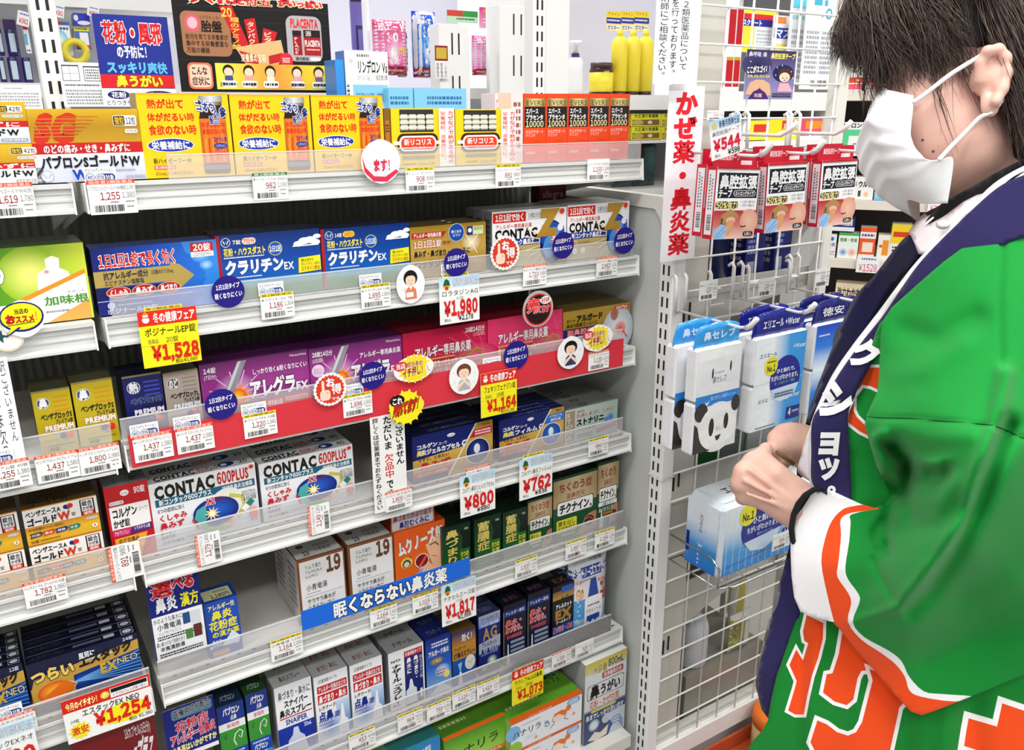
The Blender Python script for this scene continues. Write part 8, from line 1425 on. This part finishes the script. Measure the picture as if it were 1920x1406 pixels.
# near front panel with part of the crest
S4 = lambda pts, ox, oy: [(ox+a/4, oy+b/4) for a, b in pts]
o1 = S4([(690, -60), (850, -60), (835, 110), (770, 80), (705, 70), (668, 120), (655, 90)], 1440, 704); o2 = S4([(628, 210), (650, 190), (640, 260), (665, 310), (735, 380), (780, 400), (790, 470), (690, 420), (600, 350), (612, 260)], 1440, 704)
ck = [(1650, 620, .95), (1620, 700, .985), (1588, 800, 1.0), (1588, 930, 1.015), (1650, 800, .985), (1700, 860, .99), (1680, 950, 1.0), (1720, 700, .93), (1640, 870, 1.0)]
cloth('coat_front_panel', [(1660, 596), (1625, 680), (1604, 745), (1588, 790), (1587, 880), (1590, 950), (1640, 985), (1720, 980), (1760, 900), (1760, 760), (1740, 620)], ck, GR, [(offset_poly(o1, 5.5), WT), (o1, OG), (offset_poly(o2, 5.5), WT), (o2, OG)], th=.006, folds=[([(1600, 860), (1600, 940)], 12, .003)])
# lower coat body with the big printed characters
q1 = S4([(290, 395), (415, 455), (412, 570), (375, 720), (330, 850), (295, 1000), (268, 1142), (205, 1142), (150, 1112), (200, 950), (215, 890), (160, 770), (212, 655), (262, 735), (302, 608), (272, 588), (262, 520)], 1440, 1054)
q2 = S4([(565, 480), (800, 700), (760, 810), (700, 815), (672, 870), (640, 1030), (590, 1072), (500, 1045), (412, 978), (440, 840), (484, 832), (530, 690)], 1440, 1054)
q3 = S4([(370, 1185), (440, 1215), (520, 1275), (600, 1300), (660, 1275), (705, 1200), (785, 885), (760, 800), (1010, 900), (1050, 1020), (985, 1090), (905, 1460), (375, 1460), (318, 1350)], 1440, 1054)
q4 = S4([(1505, 1170), (1718, 1232), (1757, 1058), (1917, 1112), (2200, 1180), (2200, 1460), (1600, 1420), (1470, 1378), (1490, 1250)], 1440, 1054)
q5 = S4([(420, 470), (440, 500), (400, 700), (372, 740)], 1440, 1054)
cl = [(1500, 1100, 1.10), (1445, 1345, 1.10), (1450, 1440, 1.11), (1600, 1100, 1.06), (1600, 1300, 1.05), (1750, 1200, 1.03), (1750, 1420, 1.02), (1900, 1300, 1.01), (1990, 1200, 1.0), (1990, 1440, .985)]
cloth('coat_skirt', [(1498, 1090), (1500, 1150), (1490, 1170), (1464, 1245), (1454, 1276), (1440, 1350), (1440, 1440), (2000, 1450), (2010, 1100), (1700, 1020), (1560, 1050)], cl, '#15802f', [(offset_poly(q1, 5.5), WT), (q1, OG), (offset_poly(q2, 7), WT), (q2, OG), (offset_poly(q3, 7.5), WT), (q3, OG), (offset_poly(q4, 11), WT), (q4, OG)], th=.012, sp=10,
      folds=[([(1500, 1160), (1500, 1440)], 14, .007), ([(1535, 1150), (1512, 1440)], 12, -.006), ([(1700, 1300), (1690, 1440)], 25, .012), ([(1620, 1250), (1600, 1440)], 20, -.006), ([(1820, 1320), (1830, 1440)], 26, .010), ([(1780, 1320), (1770, 1440)], 20, -.007)])
# coat back and far side so that the garment closes
AX = [fr_, np.array([0, 0, 1.]), side]
def coat(P):
    d = ell(P, NB+[0, 0, -.25], AX, (.135, .30, .185)); d = smin(d, ell(P, NB+[0, 0, -.52], AX, (.17, .22, .20)), .08)
    sh = NB+side*.17+[0, 0, -.05]; d = smin(d, rcone(P, sh, K(1790, 930, 1.22), .075, .09), .05); d = smin(d, rcone(P, K(1790, 930, 1.22), K(1640, 900, 1.20), .08, .062), .04)
    d = np.maximum(d, (NB[2]-.66)-P[:, 2]); d = np.maximum(d, P[:, 2]-(NB[2]+.03))
    cut = -((P-K(1720, 700, 1.0))@(-R3*.93-F3*.38))                                  # open towards the front edge
    return d
Vc, Fc = nets(coat, NB+[-.5, -.45, -.72], NB+[.42, .42, .08], .012)
# keep the shell behind the drawn front pieces
rel = Vc-np.array([0, 0, EYE]); tt = rel@F3; pxx = 960+FPX*(rel@R3)/tt; pyy = 703-FPX*(rel@U3)/tt
ok = ~(((pxx < 1650) & (pyy > 380)) | (pyy < 400) | (tt < .95) | ((pyy > 980) & (tt < 1.09)))
keep = ok[Fc].all(1); plink('coat_body', tri_mesh('coat_body', V2(Vc), Fc[keep], mat('green_cotton', GR, rough=.85, spec=.15, bump=('noise', 900, .35, .0006)), smooth=True))
# near sleeve
W0 = [(1535, 918), (1560, 920), (1590, 934), (1630, 948), (1600, 951), (1580, 955), (1560, 976), (1547, 1010), (1540, 1054), (1550, 1110), (1564, 1166), (1540, 1162), (1500, 1150), (1470, 1100), (1465, 1000), (1500, 925)]
O0 = [(1648, 953), (1625, 946), (1600, 949), (1580, 955), (1560, 976), (1547, 1010), (1540, 1054), (1550, 1110), (1564, 1166), (1572, 1182), (1600, 1220), (1650, 1285), (1700, 1345), (1740, 1350), (1800, 1330), (1826, 1306), (1790, 1315), (1727, 1306), (1705, 1294), (1697, 1269), (1680, 1246), (1652, 1224), (1615, 1199), (1590, 1168), (1596, 1131), (1590, 1111), (1570, 1081), (1572, 1055), (1577, 1004), (1576, 975), (1590, 963), (1620, 958)]
S0 = [(1648, 953), (1620, 958), (1590, 963), (1576, 975), (1577, 1004), (1572, 1055), (1570, 1081), (1590, 1111), (1596, 1131), (1590, 1166), (1615, 1199), (1652, 1224), (1680, 1246), (1697, 1269), (1705, 1294), (1727, 1306), (1790, 1315), (1826, 1306), (1765, 1301), (1732, 1296), (1705, 1269), (1690, 1239), (1665, 1219), (1620, 1194), (1599, 1166), (1611, 1131), (1610, 1114), (1590, 1086), (1585, 1063), (1592, 1016), (1595, 979), (1597, 964)]
sl = [(1998, 345), (1925, 402), (1880, 420), (1840, 438), (1800, 468), (1770, 490), (1735, 520), (1700, 551), (1672, 576), (1655, 602), (1651, 630), (1650, 660), (1648, 702), (1645, 734), (1634, 758), (1625, 777), (1621, 797), (1626, 815), (1634, 842), (1644, 875), (1660, 908), (1672, 928), (1660, 944), (1640, 952), (1612, 944), (1590, 934), (1560, 920), (1536, 915), (1512, 928), (1494, 952), (1484, 985), (1482, 1030), (1484, 1080), (1489, 1120), (1501, 1147), (1530, 1158), (1560, 1166), (1573, 1178), (1600, 1212), (1640, 1258), (1680, 1305), (1708, 1334), (1728, 1341), (1760, 1330), (1800, 1314), (1850, 1294), (1920, 1264), (1998, 1232)]
sc = [(1998, 350, .885), (1925, 410, .868), (1840, 446, .872), (1770, 498, .885), (1700, 560, .915), (1658, 610, .93), (1652, 700, .925), (1625, 790, .915), (1640, 860, .93), (1672, 925, .955),
      (1760, 620, .868), (1850, 540, .845), (1900, 700, .805), (1800, 750, .812), (1720, 760, .850), (1990, 600, .82), (1990, 900, .845), (1850, 860, .768), (1760, 880, .825), (1710, 950, .90),
      (1790, 1000, .800), (1730, 1060, .840), (1690, 1130, .885), (1640, 1000, .965), (1590, 965, 1.0), (1540, 925, 1.03), (1487, 1000, 1.055), (1487, 1110, 1.05), (1570, 1060, .99), (1565, 1165, 1.01), (1630, 1100, .955),
      (1640, 1240, 1.0), (1710, 1335, 1.0), (1750, 1200, .965), (1800, 1120, .915), (1870, 1000, .83), (1860, 1200, .96), (1850, 1292, .975), (1990, 1100, .90), (1990, 1235, .94), (1930, 1180, .93)]
slf = [([(1668, 905), (1690, 925), (1700, 895), (1698, 862), (1675, 838)], 15, .050), ([(1640, 822), (1652, 850), (1668, 905)], 9, -.012), ([(1655, 815), (1690, 850), (1730, 870), (1775, 868)], 12, -.014), ([(1700, 880), (1730, 895), (1768, 890), (1775, 875)], 13, .020), ([(1660, 830), (1700, 862), (1740, 884)], 10, .016),
       ([(1700, 868), (1698, 920), (1708, 970)], 10, .010), ([(1672, 928), (1665, 960), (1660, 1010), (1664, 1040)], 9, .016), ([(1655, 975), (1640, 1000), (1650, 1030), (1662, 1020)], 9, .014), ([(1690, 990), (1760, 985), (1800, 950)], 18, .010), ([(1700, 940), (1760, 935), (1790, 905)], 20, -.008),
       ([(1600, 1166), (1645, 1152), (1688, 1136)], 9, -.010), ([(1688, 1136), (1720, 1095), (1760, 1045), (1805, 970), (1832, 880), (1868, 795), (1884, 700)], 15, -.019), ([(1688, 1138), (1650, 1080), (1640, 1050)], 9, .010), ([(1705, 1140), (1740, 1110), (1790, 1035), (1830, 950), (1858, 880), (1890, 800)], 20, .024),
       ([(1622, 780), (1700, 784), (1780, 790), (1860, 797), (1920, 822), (1990, 850)], 3.5, .0035), ([(1885, 420), (1876, 560), (1880, 700), (1866, 795)], 5, .004), ([(1700, 620), (1760, 640), (1830, 600)], 26, .008), ([(1680, 700), (1740, 690), (1800, 640)], 24, -.006), ([(1670, 800), (1740, 820), (1820, 815)], 20, -.006),
       ([(1740, 1240), (1830, 1200), (1920, 1170)], 24, .006), ([(1700, 1180), (1800, 1150), (1900, 1090)], 26, -.006)]
sleeve, sf = cloth('sleeve', sl, sc, GR, [(W0, WT), (smooth_line(O0, 3, True), OG), (smooth_line(S0, 3, True), WT)], sp=7, th=.085, edge=70, folds=slf, smooth=False)
# seams and the black cuff rim
TH = mat('dark_green_thread', '#0c4a1c', rough=.8)
def on(px, py, dz=-.0012):
    q = np.array([[px, py]]); t = sf(q)[0]
    for pts, wd, amp in slf: t += amp*math.exp(-(segd(q, pts)[0]/wd)**2)
    return V2(K(px, py, t+dz))
for line in (((1623, 781), (1660, 783), (1700, 784), (1740, 787), (1780, 790), (1820, 793), (1860, 797), (1890, 808), (1920, 822), (1960, 838)),):
    MB().tube([on(a, b) for a, b in smooth_line(line, 4)], .0006, 5).build('seam', TH, sleeve)
MB().tube([V2(K(*q)) for q in ((1540, 916, 1.026), (1526, 918, 1.03), (1510, 928, 1.036), (1497, 944, 1.042), (1488, 965, 1.048), (1484, 990, 1.05), (1486, 1012, 1.05), (1500, 1040, 1.075), (1530, 1010, 1.10), (1560, 960, 1.09), (1565, 930, 1.06), (1540, 916, 1.026))], .0036, 8).build('cuff_rim', mat('black_ribbing', '#0d0d10', rough=.9), sleeve)
cloth('cuff_inner_shade', [(1538, 918), (1512, 930), (1494, 952), (1485, 985), (1484, 1010), (1500, 1040), (1540, 1010), (1562, 950)], [(1538, 918, 1.045), (1485, 1000, 1.068), (1540, 1000, 1.11), (1500, 1035, 1.10), (1560, 950, 1.08)], '#141418', th=.003, parent=sleeve)  # near-black sheet: the shadow inside the cuff, put into its colour
# white katakana on the band
def kana(ch, cx, cy, sx, sy, rot, w_=.06, sk=0):
    V, T = glyph(ch, w_); V = V-[.5, .38]; V = np.c_[V[:, 0]+sk*V[:, 1], V[:, 1]]; r = math.radians(rot); X = V[:, 0]*sx; Y = -V[:, 1]*sy; P = np.c_[cx+X*math.cos(r)-Y*math.sin(r), cy+X*math.sin(r)+Y*math.cos(r)]
    t = bf(P)+.004*np.exp(-(segd(P, [(1540, 760), (1600, 750)])/14)**2); W3 = np.array([K(p[0], p[1], q-.0022) for p, q in zip(P, t)])
    plink('band_letter', tri_mesh('band_letter', V2(W3), T, mat('white_cloth_print', WT, rough=.8)), band)
kana('ク', 1622, 664, 52, 62, 30); kana('シ', 1568, 752, 62, 74, 18); kana('ョ', 1556, 824, 56, 62, 0, .05, .12); kana('ッ', 1554, 872, 50, 56, 0, .05); kana('。', 1572, 906, 42, 42, 0, .04)
cloth('collar_emblem', [(1768+14*math.cos(a), 421+9*math.sin(a)) for a in np.linspace(0, 6, 14)], [(1760, 421, .8925), (1780, 421, .888), (1770, 412, .8905)], '#f6eef2', th=.001, smooth=False)
# ---- mask
MASK = mat('white_mask_cloth', '#f1eff3', rough=.8, spec=.2, Subsurface_Weight=.08, Subsurface_Scale=.004)
rows = [[(1652, 166, .945), (1668, 170, .912), (1690, 175, .892), (1713, 180, .882)], [(1638, 195, .945), (1655, 197, .908), (1685, 200, .888), (1712, 206, .880)], [(1628, 226, .945), (1646, 228, .903), (1678, 230, .884), (1708, 238, .878)], [(1633, 258, .945), (1650, 260, .902), (1682, 262, .883), (1712, 268, .877)],
        [(1642, 292, .945), (1662, 293, .903), (1696, 293, .883), (1736, 297, .875)], [(1656, 322, .945), (1680, 326, .906), (1722, 322, .885), (1762, 299, .873)], [(1676, 348, .945), (1702, 354, .910), (1742, 348, .889), (1787, 300, .872)], [(1704, 374, .945), (1730, 380, .918), (1754, 381, .899), (1777, 381, .886)]]
G = np.array([[K(*q) for q in r] for r in rows]); mid = lambda c: c-2*((c-K(1700, 250, .945))@fz)*fz
Gf = np.array([[mid(G[i, j]) for j in range(3, 0, -1)] for i in range(8)]); G = np.concatenate([Gf, G], 1)          # far half, then near half
def cr(Gd, m_, axis):
    Gd = np.moveaxis(Gd, axis, 0); n = len(Gd); out = []
    for i in range(n-1):
        a, b, c, d = Gd[max(i-1, 0)], Gd[i], Gd[i+1], Gd[min(i+2, n-1)]
        for k in range(m_): t = k/m_; out.append(.5*((2*b)+(c-a)*t+(2*a-5*b+4*c-d)*t*t+(3*b-a-3*c+d)*t**3))
    out.append(Gd[-1]); return np.moveaxis(np.array(out), 0, axis)
G = cr(cr(G, 8, 0), 8, 1); nr, nc = G.shape[:2]; dv = np.zeros((nr, nc))
for v0, v1, am in ((.30, .34, .0032), (.47, .46, .0036), (.62, .56, .0034), (.78, .66, .003), (.12, .13, .0012)):
    for j in range(nc): u = abs(j/(nc-1)*2-1); c_ = v0*(1-u)+v1*u; dv[:, j] += am*np.clip(1-np.abs(np.arange(nr)/(nr-1)-c_)/.06, 0, 1)*(1-.6*u)
mc = K(1790, 240, .945); dirs = G-mc; dirs /= np.linalg.norm(dirs, axis=2)[:, :, None]; G = G+dirs*dv[:, :, None]
idx = np.arange(nr*nc).reshape(nr, nc); F = np.stack([idx[:-1, :-1], idx[:-1, 1:], idx[1:, 1:], idx[1:, :-1]], -1).reshape(-1, 4)
mask = plink('face_mask', tri_mesh('face_mask', V2(G.reshape(-1, 3)), F, MASK, smooth=True)); sm = mask.modifiers.new('s', 'SOLIDIFY'); sm.thickness = .0012
for nm_, pts in (('ear_loop', ((1712, 192, .8790), (1735, 176, .8735), (1783, 139, .8655), (1830, 110, .856), (1852, 98, .850), (1876, 96, .856))), ('ear_loop', ((1760, 300, .8715), (1782, 276, .8715), (1812, 246, .8705), (1838, 220, .862), (1862, 208, .855), (1880, 186, .860)))):
    MB().tube([V2(K(*q)) for q in smooth_line(pts, 5)], .0023, 8).build(nm_, mat('white_elastic', '#f4f2f4', rough=.7), mask)
st = MB()
for j in range(12):
    a = K(1662+j*4.1, 186+j*.6, 0.0+.9045-.0014*j) ; st.tube([V2(a), V2(a+R3*.0012)], .0005, 5)
prop(st.build('stitch', mat('mask_stitch', '#cfc8b4', rough=.8), mask), kind='stuff')
# ---- hair: a rounded undercap and combed strands
hc = K(1838, 28, .948); RX, RY, RZ_ = .138, .118, .093
def cap(P):
    d = ell(P, hc, HA, (RX-.006, RY-.006, RZ_-.006)); q = (P-hc); x = q@HA[0]; y = q@HA[1]; z = q@HA[2]
    d = smin(d, ell(P, hc-HA[0]*.105-HA[1]*.070, HA, (.055, .085, .078)), .02)
    e_ = smin(rcone(P, K(1932, 60, .905), K(1922, 235, .905), .034, .026), rcone(P, K(1922, 235, .905), K(1912, 285, .905), .026, .010), .01)
    lim = np.interp(x, [-.05, .0, .05, .08, .13], [-.19, -.055, -.062, -.050, -.038]); return np.minimum(np.maximum(d, lim-y), e_)
Vp, Fp = nets(cap, hc-.23, hc+.2, .005)
hr = np.random.default_rng(5); Vp = Vp+hr.normal(0, .0006, Vp.shape)
hairo = plink('hair', tri_mesh('hair', V2(Vp), Fp, HAIRM, C=np.tile(lin('#2b1f19'), (len(Vp), 1)), smooth=True))
SV = []; SF = []; SC = []; nv = 0; cA, cB, cC = lin('#2c201b'), lin('#4d3b31'), lin('#7d6656')
NCL = 470; per = 13
for c in range(NCL):
    az = hr.uniform(-60, 200) if c < 370 else (hr.uniform(-40, 60) if c < 420 else hr.uniform(79, 100)); azr = math.radians(az)
    if az < 14: L0 = .0+.016*hr.random()
    elif az < 26: L0 = .026+.02*hr.random()
    elif az < 57: L0 = .072+.022*hr.random()
    elif az < 69: L0 = .055+.10*hr.random()**2
    elif az < 84: L0 = .002+.018*hr.random()
    else: L0 = .155+.04*hr.random()
    th0 = hr.uniform(5, 70)*hr.random()+4; lift = hr.uniform(.985, 1.05); wph = hr.uniform(0, 6.28); wam = hr.uniform(.004, .016); sw = hr.uniform(-.35, .3)*(.2 if 60 < az < 112 else 1); flick = hr.uniform(-.004, .014)
    tone = hr.random()
    for s in range(per):
        a2 = azr+hr.normal(0, .055 if not 60 < az < 112 else .034); l2 = lift+hr.normal(0, .018); L2 = L0*hr.uniform(.7, 1.12); th1 = math.radians(th0+hr.normal(0, 3)); arc = (math.pi/2-th1)*RY*1.1; tot = arc+L2; n = 13; pts = []; j1 = hr.normal(0, .002, 3)
        for k in range(n):
            u = k/(n-1)*tot
            if u < arc: th = th1+(math.pi/2-th1)*u/arc; hx, hy, dn = math.sin(th), math.cos(th), 0
            else: dn = u-arc; hx, hy = 1-.9*dn*dn/.02*.12, 0
            f_ = k/(n-1); aa = a2+sw*f_*f_+math.sin(f_*5+wph)*.09+hr.normal(0, .01)
            p = hc+(HA[0]*math.cos(aa)*RX+(-HA[2])*math.sin(aa)*RZ_)*hx*l2+HA[1]*(hy*RY*l2-dn)
            out_ = (HA[0]*math.cos(aa)-HA[2]*math.sin(aa)); p = p+out_*(wam*math.sin(f_*7+wph)*f_+flick*f_**5)+j1*f_
            pts.append(p)
        pts = np.array(pts); r0 = hr.uniform(.0005, .0009); dr = np.gradient(pts, axis=0); dr /= np.linalg.norm(dr, axis=1)[:, None]; sd_ = np.cross(dr, pts-hc); sd_ /= np.linalg.norm(sd_, axis=1)[:, None]; nn = np.cross(sd_, dr)
        rr = r0*np.clip(1.15-np.linspace(0, 1, n)**3*1.1, .1, 1)[:, None]
        V = np.stack([pts+sd_*rr, pts-sd_*rr*.5+nn*rr*.85, pts-sd_*rr*.5-nn*rr*.85], 1).reshape(-1, 3); SV.append(V); t_ = np.clip(tone+hr.normal(0, .15), 0, 1); cc = cA*(1-t_)+(cB if hr.random() < .75 else cC)*t_; SC.append(np.tile(cc, (len(V), 1)))
        k = np.arange(n-1)[:, None]*3; f = np.vstack([np.c_[k+i, k+(i+1) % 3, k+3+(i+1) % 3, k+3+i] for i in range(3)]); SF.append(f+nv); nv += len(V)
prop(plink('hair_strands', tri_mesh('hair_strands', V2(np.vstack(SV)), np.vstack(SF), HAIRM, C=np.vstack(SC), smooth=True), hairo), kind='stuff')
# trousers and shoes are the dark lower clothes under the coat
def trou(P): return torso(P)-.010
Vq, Fq = nets(trou, np.array([NB[0]-.5, NB[1]-.42, .0]), np.array([NB[0]+.42, NB[1]+.45, NB[2]-.50]), .014); z_ = Vq[:, 2]
Vq[:, 2] = np.maximum(Vq[:, 2], .0012); 
keepq = (z_ < NB[2]-.505)[Fq].all(1); tq = ((Vq-np.array([0, 0, EYE]))@F3)
plink('trousers', tri_mesh('trousers', V2(Vq), Fq[keepq], mat('black_trouser_cloth', '#1c1c22', rough=.9), smooth=True))
# the little stick held in the fingers
t = empty('wooden_stick', 'short brown stick held between the two hands', 'stick', tuple(K(1457, 847, 1.075))); b0 = K(1457, 847, 1.075)
MB().tube([(0, 0, 0), tuple(K(1488, 869, 1.085)-b0)], .003, 8).build('rod', mat('brown_wood', '#6a5130', rough=.6), t)
